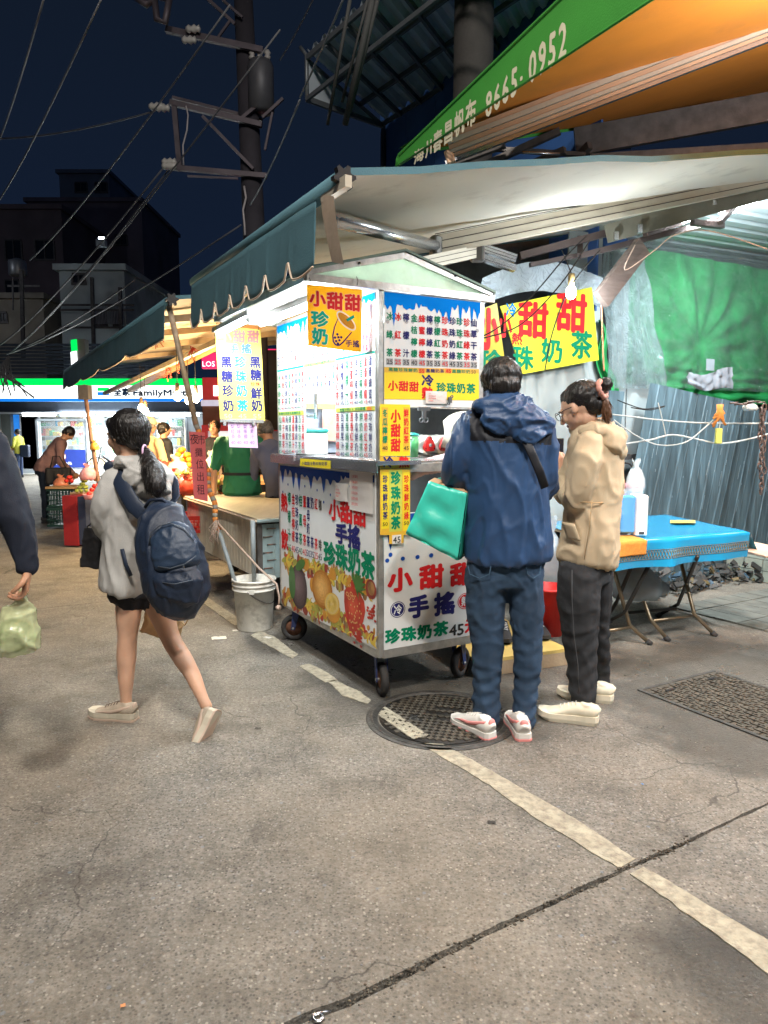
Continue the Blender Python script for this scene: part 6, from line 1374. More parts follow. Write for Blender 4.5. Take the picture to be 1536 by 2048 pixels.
def glossy_film(mat, f=.16, rough=.10):
    n = mat.node_tree; p = n.nodes['Principled BSDF']; o = n.nodes['Material Output']; nl = p.inputs['Normal'].links[0].from_socket
    t = n.nodes.new('ShaderNodeBsdfTransparent'); g_ = n.nodes.new('ShaderNodeBsdfGlossy'); g_.inputs['Roughness'].default_value = rough; g_.inputs['Color'].default_value = (1, 1, 1, 1); n.links.new(nl, g_.inputs['Normal'])
    lw = n.nodes.new('ShaderNodeLayerWeight'); lw.inputs[0].default_value = .3; n.links.new(nl, lw.inputs['Normal']); a = n.nodes.new('ShaderNodeMath'); a.operation = 'MULTIPLY_ADD'; a.inputs[1].default_value = .35; a.inputs[2].default_value = f; n.links.new(lw.outputs['Fresnel'], a.inputs[0])
    x = n.nodes.new('ShaderNodeMixShader'); n.links.new(a.outputs[0], x.inputs[0]); n.links.new(t.outputs[0], x.inputs[1]); n.links.new(g_.outputs[0], x.inputs[2]); 
    y = n.nodes.new('ShaderNodeMixShader'); y.inputs[0].default_value = mat['body']; n.links.new(x.outputs[0], y.inputs[1]); n.links.new(p.outputs[0], y.inputs[2]); n.links.new(y.outputs[0], o.inputs[0]); p.inputs['Alpha'].default_value = 1
crinkle(FILM, 9, 1); crinkle(FILM2, 8, .9); crinkle(WPF, 3, .6)
FILM['body'] = .08; glossy_film(FILM, .08, .10); FILM2['body'] = .42; glossy_film(FILM2, .12, .12)
film(lambda u, v: W(1.40, 3.42 + 3.4 * u, 3.2 - 1.36 * v), 90, 40, FILM, 'plastic_sheet', 'clear crinkled plastic sheet stretched over the green tarpaulin', .05, 5, 5)
film(lambda u, v: onB(1208 + (70 + 52 * v) * u + 6 * v, 502 + 275 * v, 1.36), 40, 40, FILM2, 'plastic_sheet', 'milky plastic sheet hanging left of the green tarpaulin', .05, 3, 6)
film(lambda u, v: onB(1375 + 90 * u, 742 + (24 + 20 * u) * v + 8 * math.sin(5 * u), 1.2), 20, 8, mt('grey_foil', (.32, .33, .36), .3, metal=.3, bump=.8, bs=10), 'plastic_sheet', 'crumpled grey foil lying on the top edge of the fence', .04, 5, 7)
m = MB(); q = onB(1420, 742, 1.36); m.box(q + Z * .06, .004, .12, .11, mt('grey_patch', (.30, .33, .36), .4, bump=.5), A, B); m.build('tape_patch', label='grey square tape patch stuck on the clear plastic', cat='patch')
# rafters, brace, wires
BRC = mt('old_brown_wood', (.16, .125, .11), .8, var=.25, vs=6, bump=.4, stretch=(1, 1, 6))
m = MB(); m.bar(at(1201, 600, 4.95), at(1284, 492, 5.1), .05, .13, BRC); m.build('wood_brace', label='brown wooden brace slanting beside the yellow sign', cat='brace')
tr = thing('roof_truss', 'rusty steel truss under the awning rail at right', 'truss', at(1300, 450, 5.4))
BRN = mt('brown_steel', (.10, .075, .07), .5, metal=.4, var=.2)
for p, q, w_ in (((1040, 512), (1420, 412), .05), ((1160, 512), (1440, 440), .04), ((1378, 430), (1375, 405), .06), ((1400, 420), (1440, 400), .05), ((1385, 445), (1445, 452), .04), ((1060, 530), (1270, 488), .03), ((1440, 445), (1480, 400), .03), ((1290, 470), (1360, 448), .03), ((1160, 510), (1160, 475), .03)):
    m = MB(); m.bar(at(*p, 5.35), at(*q, 5.5), .04, w_, BRN); m.build('bar', tr)
m = MB(); m.bar(at(1212, 468, 5.3), at(1560, 372, 5.35), .012, .13, mt('olive_plate', (.24, .23, .18), .6, metal=.3, var=.1)); m.build('plate', tr)
for x, y in ((1279, 466), (1232, 480)): m = MB(); m.bar(at(x, y, 5.25), at(x, y - 16, 5.25), .03, .03, STEEL_N, V((0, 1, 0))); m.build('hanger', tr)
ROOFT = mt('roof_translucent', (.50, .58, .60), .35, var=.1, vs=3, bump=.1, trans=.2)
m = MB(); m.sheet(lambda u, v: W(-.6 + 2.6 * u, 3.55 + 3.2 * v, 3.24 + .10 * v + .02 * (abs(((u * 14) % 1) - .5) * 2 > .5)), 56, 2, ROOFT, smooth=False); m.build('corrugated_roof', label='pale corrugated roof sheet over the corner at right', cat='roof')
for i, (p, q) in enumerate((((1350, 452), (1425, 418)), ((1446, 432), (1560, 380)))):
    tube_light(at(*p, 5.6), at(*q, 5.35), 'tube_light', ('left' if i == 0 else 'right') + ' white tube light under the corrugated roof at right', power=(38, 52)[i], col=(.84, .95, 1.0), r=.013, aim=(A * .8 - Z * .6 + B * .15).normalized())
m = MB(); c = at(1142, 585, 4.85); m.ell(c, .035, .035, .045, mt('white_bulb', (1, 1, 1), .5, emit=(.9, .97, 1), es=26, bump=0), n=14, m=8); tb = thing('light_bulb', 'bright white bulb glaring above the lemon yellow sign', 'light bulb', c); m.build('glass', tb)
m = MB(); m.tube([c + Z * .04, c + Z * .12], .022, mt('brass', (.4, .28, .12), .4, metal=.6), 10); m.tube([c + Z * .12, c + Z * .3 + A * .1], .004, CORD, 5); m.build('socket', tb); lamp('bulb_lamp', 'POINT', c - A * .12 - Z * .03, 11, (.88, .96, 1), .05, parent=tb)
def wire(pts, r_, mat, lab, Y=None, nm='cable'):
    m = MB(); P_ = [at(x, y, Y) for x, y in pts] if Y else pts
    Q_ = []
    for i in range(len(P_) - 1):
        p0, p1, p2, p3 = P_[max(i - 1, 0)], P_[i], P_[i + 1], P_[min(i + 2, len(P_) - 1)]
        for k in range(6): t = k / 6; Q_.append(.5 * ((2 * p1) + (p2 - p0) * t + (2 * p0 - 5 * p1 + 4 * p2 - p3) * t * t + (3 * p1 - p0 - 3 * p2 + p3) * t ** 3))
    Q_.append(P_[-1]); m.tube(Q_, r_, mat, 6); return m.build(nm, label=lab, cat='cable')
wire([(960, 676), (1010, 645), (1075, 580), (1130, 515), (1175, 470)], .004, CORD, 'black cable crossing in front of the narrow sign', 4.0); wire([(960, 678), (1040, 650), (1120, 570), (1180, 480)], .004, CORD, 'second black cable sagging to the cart menu', 4.05); wire([(1090, 740), (1105, 665), (1140, 575), (1200, 500)], .004, CORD, 'black cable hanging across the lemon sign', 4.6)
WCB = mt('white_cable', (.40, .41, .38), .5)
wire([(1225, 829), (1350, 843), (1460, 847), (1600, 846)], .006, WCB, 'straight white cable along the fence', 5.05); wire([(1250, 888), (1300, 880), (1345, 870), (1400, 880), (1440, 887), (1500, 878), (1600, 850)], .007, WCB, 'thick wavy white cable along the fence', 5.0); wire([(1228, 840), (1270, 870), (1318, 890), (1370, 885), (1410, 855), (1435, 832)], .005, WCB, 'thin looping white cable tied with orange cloth', 4.98); wire([(1438, 832), (1440, 845), (1438, 862)], .004, WCB, 'short white cable down to the yellow plug box', 4.95)
wire([(1270, 490), (1250, 540), (1310, 500), (1350, 470), (1420, 462), (1540, 500)], .004, RP, 'thin brown cord drooping over the plastic sheets', 4.9)
wire([(1208, 742), (1206, 700), (1204, 640), (1203, 600)], .006, mt('orange_cable', (.5, .22, .12), .5), 'orange cable running down beside the yellow sign', 5.0); wire([(1316, 805), (1325, 840), (1331, 870)], .004, WCB, 'short white strap hanging on the fence', 5.0)
m = MB(); r = random.Random(8); c = at(1440, 815, 4.95)
for k in range(12): m.tube([c + V((r.uniform(-.02, .02), 0, .02)), c + V((r.uniform(-.03, .03), -.01, -.04)), c + V((r.uniform(-.06, .04), -.01, r.uniform(-.14, -.05)))], .008, mt('orange_rag', (.65, .22, .04), .8), 6)
m.build('orange_rag', label='orange rag knotted round the white cable on the fence', cat='rag')
m = MB(); m.bev(at(1437, 872, 4.93), .042, .03, .105, mt('yellow_box', (.55, .50, .10), .5, var=.1), r=.006); m.build('plug_box', label='small yellow plug box hanging on the fence', cat='plug box')
ch = thing('rusty_chain', 'rusty chain hanging down the right end of the fence', 'chain', at(1523, 985, 4.85)); CHM = mt('chain_rust', (.13, .085, .07), .6, metal=.5, var=.4, vs=30)
def link(c, d, s_=.03, alt=0):
    m = MB(); side = (V((1, 0, 0)) if alt else V((0, 1, 0))); pts = [c + side * .014 * math.cos(t) + d * s_ * math.sin(t) for t in [i * math.pi / 5 for i in range(11)]]; m.tube(pts, .0055, CHM, 5, caps=False); return m.build('link', ch)
for i in range(17): link(at(1522 + 2 * math.sin(i), 822 + i * 10, 4.85), Z, .026, i % 2)
for i in range(13): link(at(1527 + 2 * math.cos(i), 815 + i * 10.5, 4.87), Z, .026, (i + 1) % 2)
for i in range(7): link(at(1468 + i * 9, 806 + 3 * math.sin(i), 4.9), V((1, 0, .1)), .024, i % 2)
pbag(1500, 822, 4.92, .10, .07, mt('dirty_white', (.55, .53, .48), .7, bump=.6), 'dirty white rag bundle tied at the fence top', 12, 'rag_bundle')
pbag(1270, 992, 4.95, .13, .25, mt('clear_bag', (.75, .8, .8), .15, bump=.8, bs=14, alpha=.55), 'clear bag of bottles hanging on the fence beside the tan jacket', 14)
wire([(1240, 925), (1262, 930), (1266, 955), (1250, 985), (1238, 980)], .008, CORD, 'black looped cable behind the tan jacket', 5.1)
wire([(1235, 800), (1255, 808), (1290, 818), (1330, 812), (1300, 820), (1262, 815)], .004, CORD, 'thin tangled black wire on the grey board', 5.2)
# tiled ledge and paving at right
TLE = mt('pale_tile', (.30, .33, .28), .4, var=.12, vs=6, bump=.1, dirt=.35, dcol=(.12, .13, .11), ds=6); GRT = mt('tile_grout', (.04, .04, .035), .9)
ld = thing('tiled_ledge', 'low tiled ledge at the right edge beyond the blue table', 'ledge', W(.9, 4.95, 0))
m = MB(); m.box(W(.93, 5.3, .11), .60, 1.30, .22, GRT, A, B); m.build('core', ld)
for i in range(8):
    for k in range(2): m = MB(); m.box(W(.624, 4.73 + i * .165, .057 + k * .108), .012, .155, .100, TLE, A, B); m.build('tile', ld)
for i in range(8):
    for k in range(3): m = MB(); m.box(W(.72 + k * .19, 4.73 + i * .165, .226), .18, .155, .012, TLE, A, B); m.build('tile', ld)
for k in range(3):
    for z in range(2): m = MB(); m.box(W(.72 + k * .19, 4.645, .057 + z * .108), .18, .012, .100, TLE, A, B); m.build('tile', ld)
pv = thing('paving', None, None, W(.4, 4.4, 0)); pv['kind'] = 'structure'; PVM = mt('grey_paver', (.14, .14, .12), .7, var=.25, vs=8, bump=.3, dirt=.3, dcol=(.05, .05, .04), ds=6)
for i in range(9):
    for k in range(5):
        m = MB(); m.box(W(-.30 + k * .2 , 3.15 + i * .2, .006 + .002 * ((i * 3 + k) % 3)), .192, .192, .012, PVM, A, B); m.build('paver', pv)
m = MB(); r = random.Random(6); JK = [mt('junk_dark', (.03, .028, .025), .7), mt('junk_grey', (.07, .065, .06), .7), mt('junk_blue', (.04, .08, .12), .6), mt('junk_yellow', (.12, .09, .04), .6)]
for k in range(240):
    p = W(1.12 + r.uniform(-.30, .05), r.uniform(3.0, 5.2), abs(r.gauss(0, .10))); s_ = r.uniform(.01, .07); d = V((r.uniform(-1, 1), r.uniform(-1, 1), r.uniform(-.4, .4))).normalized(); m.box(p + Z * s_ * .3, s_ * 1.6, s_ * .8, s_ * .3, JK[r.choice((0, 0, 0, 1, 1, 2, 3))], d, d.orthogonal().normalized(), d.cross(d.orthogonal().normalized()))
m.build('rubble', label='dark rubbish heaped along the foot of the fence', kind='stuff')
# ------------------------------------------------------------------ blue folding table
TBC = mt('blue_oilcloth', (.015, .25, .46), .22, var=.08, vs=3, bump=.06, bs=30, coat=.4); GLD = mt('gold_border', (.34, .26, .14), .35, metal=.4, var=.1)
tb_ = thing('folding_table', 'folding table under a shiny blue oilcloth right of the couple', 'table', W(.3, 2.3, 0))
ZT = .74
ca, cb_, cc, cd = G(1236, 1084, ZT), G(1512, 1064, ZT), G(1388, 1030, ZT), G(1200, 1030, ZT)
ca = G(1205, 1088, ZT); cb_ = G(1496, 1064, ZT); cc = G(1330, 1030, ZT); cd = ca + (cc - cb_)
def cloth(u, v):     # u along the front, v from the front hem up and over the top
    if v < .35:
        k = v / .35; p = ca.lerp(cb_, u); out = (ca - cd).normalized(); fold = .018 * math.sin(u * 17 + 1) * (1 - k) + .035 * math.exp(-((u - .42) / .05) ** 2) * (1 - k)
        return p + out * (.02 + fold) - Z * (.17 * (1 - k) + .0 * u)
    k = (v - .35) / .65; return ca.lerp(cb_, u).lerp(cd.lerp(cc, u), k) + Z * (.004 + .004 * noise.noise(V((u * 5, k * 4, 0))) * (k > 0))
tc_ = MB(); tc_.sheet(cloth, 60, 26, TBC)
dB = (cb_ - ca).normalized()
def side(u, v): p = cb_.lerp(cc, u); return p + dB * (.02 + .10 * v * (1 - u) + .01 * math.sin(u * 14)) - Z * .16 * v
tc_.sheet(side, 16, 6, TBC); tco = tc_.build('tablecloth', label='shiny blue oilcloth with a lattice border over the folding table', cat='tablecloth')
m = MB()
out = (ca - cd).normalized()
for i in range(56):
    for s_ in (0, 1):
        u0, u1 = (i + .04) / 56, (i + .96) / 56; v0, v1 = (.115, .215) if s_ else (.215, .115)
        p, q = cloth(u0, v0) + out * .0035, cloth(u1, v1) + out * .0035; m.bar(p, q, .002, .005, GLD, out)
for vv in (.105, .225): 
    for i in range(30): m.bar(cloth(i / 30, vv) + out * .003, cloth((i + 1) / 30, vv) + out * .003, .002, .003, GLD, out)
bo = m.build('border_print', tco); 
m = MB(); m.prism([p - Z * .018 for p in (ca, cb_, cc, cd)], Z * .018, mt('table_ply', (.4, .3, .2), .7)); m.build('top', tb_)
LEGM = mt('bronze_tube', (.26, .20, .13), .35, metal=.75, var=.2, vs=14, dirt=.2, dcol=(.06, .05, .04), ds=14); LEGD = mt('black_tube', (.05, .045, .04), .4, metal=.5)
ct = lambda x, y: (1160 + x / 4.085, 900 + y / 4.085)
def leg(pix, Ys, mat, nm='leg'):
    m = MB(); pts = [at(*ct(x, y), Y) for (x, y), Y in zip(pix, Ys)]; m.tube(pts, .0135, mat, 10)
    o = m.build(nm, tb_); m = MB(); d = (pts[-1] - pts[-2]).normalized(); m.tube([pts[-1] - d * .02, pts[-1] + d * .02], .019, RUB, 10); m.build('rubber_foot', o); return o
g1_, g2_, g3_, g4_ = G(*ct(565, 1590)), G(*ct(712, 1560)), G(*ct(1095, 1520)), G(*ct(640, 1365))
def yof(p): return p.y
leg(((280, 990), (405, 1430), (565, 1575)), (4.62, yof(g1_) + .06, yof(g1_)), LEGM)
leg(((430, 960), (575, 1380), (712, 1545)), (4.95, yof(g2_) + .06, yof(g2_)), LEGM)
leg(((818, 890), (935, 1345), (1095, 1505)), (5.05, yof(g3_) + .06, yof(g3_)), LEGM)
leg(((960, 870), (800, 1260), (640, 1352)), (4.6, yof(g4_) + .02, yof(g4_)), LEGD)
leg(((560, 950), (360, 1330), (235, 1400)), (4.5, 4.7, 4.75), LEGD); leg(((420, 950), (300, 1240), (200, 1400)), (4.6, 4.9, 5.0), LEGD)
for p, q, y0_, y1_, mm in (((235, 1475), (420, 1448), 4.6, 4.72, LEGM), ((600, 1395), (935, 1352), 4.8, 5.0, LEGM), ((330, 1335), (790, 1295), 5.0, 5.1, LEGD), ((600, 945), (820, 925), 4.7, 4.9, LEGD)): m = MB(); m.tube([at(*ct(*p), y0_), at(*ct(*q), y1_)], .011, mm, 8); m.build('stretcher', tb_)
m = MB(); q = cb_.lerp(cc, .10) + dB * .12 - Z * .14; m.bev(G(1516, 1098, .60), .34, .5, .02, mt('peach_board', (.62, .42, .30), .4), dB, (cc - cb_).normalized(), Z, .01); m.build('peach_tray', label='peach coloured tray edge showing under the table corner', cat='tray')
# things on the table
pt = G(1262, 1073, ZT) + Z * .006
wb_ = thing('water_purifier', 'white water dispenser with a blue clear tank on the blue table', 'dispenser', pt)
BT = mt('blue_clear', (.12, .40, .80), .08, alpha=.78, bump=0, var=.03); NV2 = mt('dark_liquid', (.01, .03, .12), .2)
m = MB(); m.bev(pt + V((.05, .03, .135)), .085, .16, .27, WPL, r=.02); m.build('body', wb_)
m = MB(); m.bev(pt + V((-.045, .02, .145)), .105, .15, .25, BT, r=.025); m.build('tank', wb_)
m = MB(); m.bev(pt + V((-.062, .02, .07)), .075, .13, .12, NV2, r=.02); m.build('liquid', wb_)
m = MB(); m.box(pt + V((.05, -.052, .025)), .032, .004, .014, RUB); m.build('display', wb_)
pt2 = G(1250, 1056, ZT); m = MB(); pk_ = thing('plastic_box', 'white box with a pink lid behind the blue dispenser', 'box', pt2 + Z * .006); m.bev(pt2 + Z * .15, .2, .14, .28, WPL, r=.02); m.build('body', pk_); m = MB(); m.bev(pt2 + Z * .305, .21, .15, .03, mt('pink_lid', (.75, .18, .22), .4), r=.02); m.build('lid', pk_)
TWL = mt('orange_towel', (.78, .30, .05), .95, var=.15, vs=40, bump=.9, bs=240)
def towel(u, v):
    u = u * .26 + .0
    p = cloth(.06 + u * .8, .17 + .30 * v); return p + out * (.009 if v < .6 else .0) + Z * (.008 if v > .55 else .0)
m = MB(); m.sheet(towel, 14, 14, TWL); o = m.build('orange_towel', label='orange towel draped over the near edge of the blue table', cat='towel'); s_ = o.modifiers.new('thickness', 'SOLIDIFY'); s_.thickness = .008
m = MB(); 
for k in range(3): m.sheet(lambda u, v, k=k: G(1340 + 40 * u, 1046 - 6 * v, ZT + .012 + .004 * k) + V((.02 * k, 0, 0)), 3, 3, mt('ochre_print', (.45, .36, .10), .5))
m.build('printed_cloth', label='folded ochre printed cloth at the back of the blue table', cat='cloth')
# bags, red bucket and platform behind the couple
CB1 = mt('grey_bin_bag', (.42, .50, .56), .25, var=.2, vs=6, bump=.8, bs=12, alpha=.85); CB2 = mt('lime_bag', (.40, .50, .10), .3, var=.3, vs=8, bump=.8, bs=14, alpha=.9)
pbag(1270, 1196, 4.95, .38, .28, CB1, 'greyish plastic bag slumped under the blue table', 21); pbag(1302, 1190, 5.15, .26, .16, CB1, 'smaller pale bag behind the first table leg', 22); pbag(1256, 1180, 5.05, .22, .24, CB2, 'lime tinted bag of leftovers under the blue table', 23); pbag(1098, 1180, 4.9, .2, .5, CB1, 'clear bag hanging between the couple above the red bucket', 24)
m = MB(); rbk = G(1096, 1258); rbk.y = 4.75; rbk = V((at(1096, 1250, 4.6).x, 4.6, .10)); rr = thing('red_bucket', 'glossy red bucket standing on the platform between the couple', 'bucket', rbk)
m.lathe(rbk, [(0, 0), (.11, 0), (.135, .30), (.142, .30), (.142, .315), (.13, .315), (.105, .01), (0, .01)], RPL, 32); m.build('body', rr)
m = MB(); m.tube([rbk + V((.14 * math.cos(t), -.06 * math.sin(t), .28 - .05 * math.sin(t))) for t in [i * math.pi / 8 for i in range(9)]], .004, STEEL, 6); m.build('handle', rr)
PYL = mt('yellow_board', (.62, .46, .14), .5, var=.12, vs=4, bump=.1, dirt=.2, dcol=(.25, .18, .08), ds=5); PWD = mt('raw_timber', (.36, .28, .18), .75, var=.25, vs=5, bump=.3, dirt=.3, dcol=(.12, .09, .06))
pf = thing('wooden_platform', 'low wooden platform with yellow top behind the couple', 'platform', V((.8, 4.7, 0)))
f0, f1 = G(985, 1352), G(1136, 1330); dd_ = (f1 - f0).normalized(); nn_ = V((-dd_.y, dd_.x, 0))
m = MB(); m.prism([f0 - dd_ * .1 + Z * .085, f1 + Z * .085, f1 + nn_ * .75 + Z * .085, f0 - dd_ * .1 + nn_ * .75 + Z * .085], Z * .02, PYL); m.build('top', pf)
m = MB(); m.prism([f0 - dd_ * .1 + Z * .002, f1 + Z * .002, f1 + nn_ * .04 + Z * .002, f0 - dd_ * .1 + nn_ * .04 + Z * .002], Z * .082, PWD); m.build('front_board', pf)
m = MB(); m.prism([f1 - dd_ * .04 + nn_ * .045 + Z * .002, f1 + nn_ * .045 + Z * .002, f1 + nn_ * .74 + Z * .002, f1 - dd_ * .04 + nn_ * .74 + Z * .002], Z * .082, PWD); m.build('side_board', pf)
# ------------------------------------------------------------------ people
def cloth_mat(n, c, r=.85, vs=5, var=.1, bs=420, bump=.25, stretch=None, dirt=0, dcol=(0, 0, 0), sheen=0, wr=.85):
    new = n not in MC; m = mt(n, c, r, var=var, vs=vs, bump=bump, bs=bs, stretch=stretch, dirt=dirt, dcol=dcol)
    if new:      # creases in the cloth under the weave
        t = m.node_tree; p = t.nodes['Principled BSDF']; tc = t.nodes.new('ShaderNodeTexCoord'); mp = t.nodes.new('ShaderNodeMapping'); mp.inputs['Scale'].default_value = (1.2, 1.2, .55); t.links.new(tc.outputs['Object'], mp.inputs[0])
        z = t.nodes.new('ShaderNodeTexNoise'); z.noise_type = 'RIDGED_MULTIFRACTAL'; z.inputs['Scale'].default_value = 5; z.inputs['Detail'].default_value = 5; z.inputs['Distortion'].default_value = 1.2; t.links.new(mp.outputs[0], z.inputs['Vector'])
        b = t.nodes.new('ShaderNodeBump'); b.inputs['Strength'].default_value = wr; b.inputs['Distance'].default_value = .04
        old = p.inputs['Normal'].links[0].from_node; t.links.new(z.outputs[0], b.inputs['Height']); t.links.new(old.outputs[0], b.inputs['Normal']); t.links.new(b.outputs[0], p.inputs['Normal'])
    return m
SKIN = mt('skin_light', (.62, .37, .25), .45, var=.14, vs=7, bump=.1, bs=180, sss=.12)
SKIN2 = mt('skin_tanned', (.42, .22, .13), .5, var=.1, vs=12, bump=.1, bs=180, sss=.12)
HAIR = mt('black_hair', (.010, .008, .007), .38, var=.5, vs=30, bump=.8, bs=90, stretch=(1, 1, .15))
HAIRG = mt('grey_hair', (.12, .11, .10), .5, var=.4, vs=60, bump=.8, bs=120)
HAIRB = mt('brown_hair_ends', (.10, .045, .02), .42, var=.5, vs=30, bump=.8, bs=90, stretch=(1, 1, .15))
EYE = mt('eye_dark', (.01, .008, .008), .1, bump=0); LIP = mt('lip', (.44, .19, .15), .45, bump=0)
def proj(p):
    q = p - CP; f = q.dot(FW); return 768 + F * q.x / f, 1024 - F * q.dot(UPC) / f
def soft(mb, name, parent, vox=.012, sm=3, folds=None, kind=None, label=None, paint=None):
    """union of closed shells grown into one continuous surface"""
    me = bpy.data.meshes.new('t'); me.from_pydata([p for p in mb.v], [], mb.f); me.update()
    ob = bpy.data.objects.new('t', me); COL.objects.link(ob)
    md = ob.modifiers.new('r', 'REMESH'); md.mode = 'VOXEL'; md.voxel_size = vox; md.adaptivity = 0
    if sm: s2 = ob.modifiers.new('s', 'SMOOTH'); s2.iterations = sm; s2.factor = .5
    dg = bpy.context.evaluated_depsgraph_get(); dg.update(); ev = ob.evaluated_get(dg); em = ev.to_mesh()
    vs = [v.co.copy() for v in em.vertices]; ns = [v.normal.copy() for v in em.vertices]; fs = [tuple(p.vertices) for p in em.polygons]
    ev.to_mesh_clear(); bpy.data.objects.remove(ob)
    if folds: vs = [p + n * folds(p) for p, n in zip(vs, ns)]
    o = MB(); o.add(vs, fs, mb.mats[0], True)
    if paint:
        test, mat = paint; k = o.m(mat)
        for i, f in enumerate(fs):
            if test(sum((vs[j] for j in f), V((0, 0, 0))) / len(f)): o.mi[i] = k
    r = o.build(name, parent, label=label)
    return r
def folds(amp=.006, sc=7, st=(1, 1, .45), seed=0, fine=.0015, sag=None):
    def f(p):
        q = V((p.x * st[0], p.y * st[1], p.z * st[2])) * sc + V((seed, seed * 2.3, 0))
        q = q + V((noise.noise(q * .8), noise.noise(q * .8 + V((9, 0, 0))), 0)) * .8
        k = max(0, 1 - abs(noise.noise(q)) * 4.2) ** 1.6
        k2 = max(0, 1 - abs(noise.noise(q * 2.1 + V((3, 1, 0)))) * 4) ** 1.5
        v = amp * 1.15 * (k - .3) + amp * .5 * (k2 - .3) + amp * .6 * noise.noise(q * .6) + fine * noise.noise(p * 60)
        if sag: v += sag(p)
        return v
    return f
def rings(mb, data, mat, n=20, ref=V((1, 0, 0)), caps=True):
    """data: (centre, half width along ref, half depth)"""
    mb.tube([d[0] for d in data], [(d[1], d[2]) for d in data], mat, n, ref=ref, caps=caps)
def limb(mb, pts, rs, mat, n=14, sub=4):
    P_, R_2 = [], []
    for i in range(len(pts) - 1):
        p0, p1, p2, p3 = pts[max(i - 1, 0)], pts[i], pts[i + 1], pts[min(i + 2, len(pts) - 1)]
        for k in range(sub):
            t = k / sub; P_.append(.5 * ((2 * p1) + (p2 - p0) * t + (2 * p0 - 5 * p1 + 4 * p2 - p3) * t * t + (3 * p1 - p0 - 3 * p2 + p3) * t ** 3)); R_2.append(rs[i] + (rs[i + 1] - rs[i]) * (t * t * (3 - 2 * t)))
    P_.append(pts[-1]); R_2.append(rs[-1]); mb.tube(P_, R_2, mat, n)
    mb.ell(pts[0], rs[0], rs[0], rs[0], mat, n=12, m=8); mb.ell(pts[-1], rs[-1], rs[-1], rs[-1], mat, n=12, m=8)
def frame(f, up=Z):
    f = f.normalized(); s_ = f.cross(up).normalized(); return f, s_, s_.cross(f)
def hand(wrist, d, palm, size, mat, parent, curl=.6, side=1, vox=.0045, name='hand', extra=None):
    """palm plus five jointed fingers; palm = direction the palm faces"""
    d = d.normalized(); palm = (palm - d * palm.dot(d)).normalized(); s_ = d.cross(palm).normalized() * side; L = size
    m = MB(); k0 = wrist
    rings(m, [(k0 - d * .03, .026, .020), (k0, .026, .018), (k0 + d * L * .22, .036, .015), (k0 + d * L * .46, .041, .013), (k0 + d * L * .52, .038, .010)], mat, 14, ref=s_)
    for i, (o_, ln, r_) in enumerate(((-.029, .40, .0092), (-.010, .46, .0096), (.010, .43, .0092), (.028, .33, .0082))):
        b = k0 + d * L * .47 + s_ * o_; a = 0; p = b; pts = [b - d * L * .1, b]; rs = [r_, r_]
        for q, fr in enumerate((.45, .30, .25)):
            a += curl * (.9 if q else .7) * (1 + .08 * i); p = p + (d * math.cos(a) + palm * math.sin(a)) * L * ln * fr; pts.append(p); rs.append(r_ * (1 - .1 * (q + 1)))
        limb(m, pts, rs, mat, 8, 2)
    t0 = k0 + d * L * .12 - s_ * .024 + palm * .004; t1 = t0 + (d * .55 - s_ * .6 + palm * .35).normalized() * L * .22; t2 = t1 + (d * .75 - s_ * .05 + palm * .6).normalized() * L * .17; t3 = t2 + (d * .7 + s_ * .25 + palm * .6).normalized() * L * .12
    limb(m, [t0, t1, t2, t3], [.013, .0115, .0098, .0082], mat, 8, 2)
    if extra: extra(m)
    return soft(m, name, parent, vox, 1)
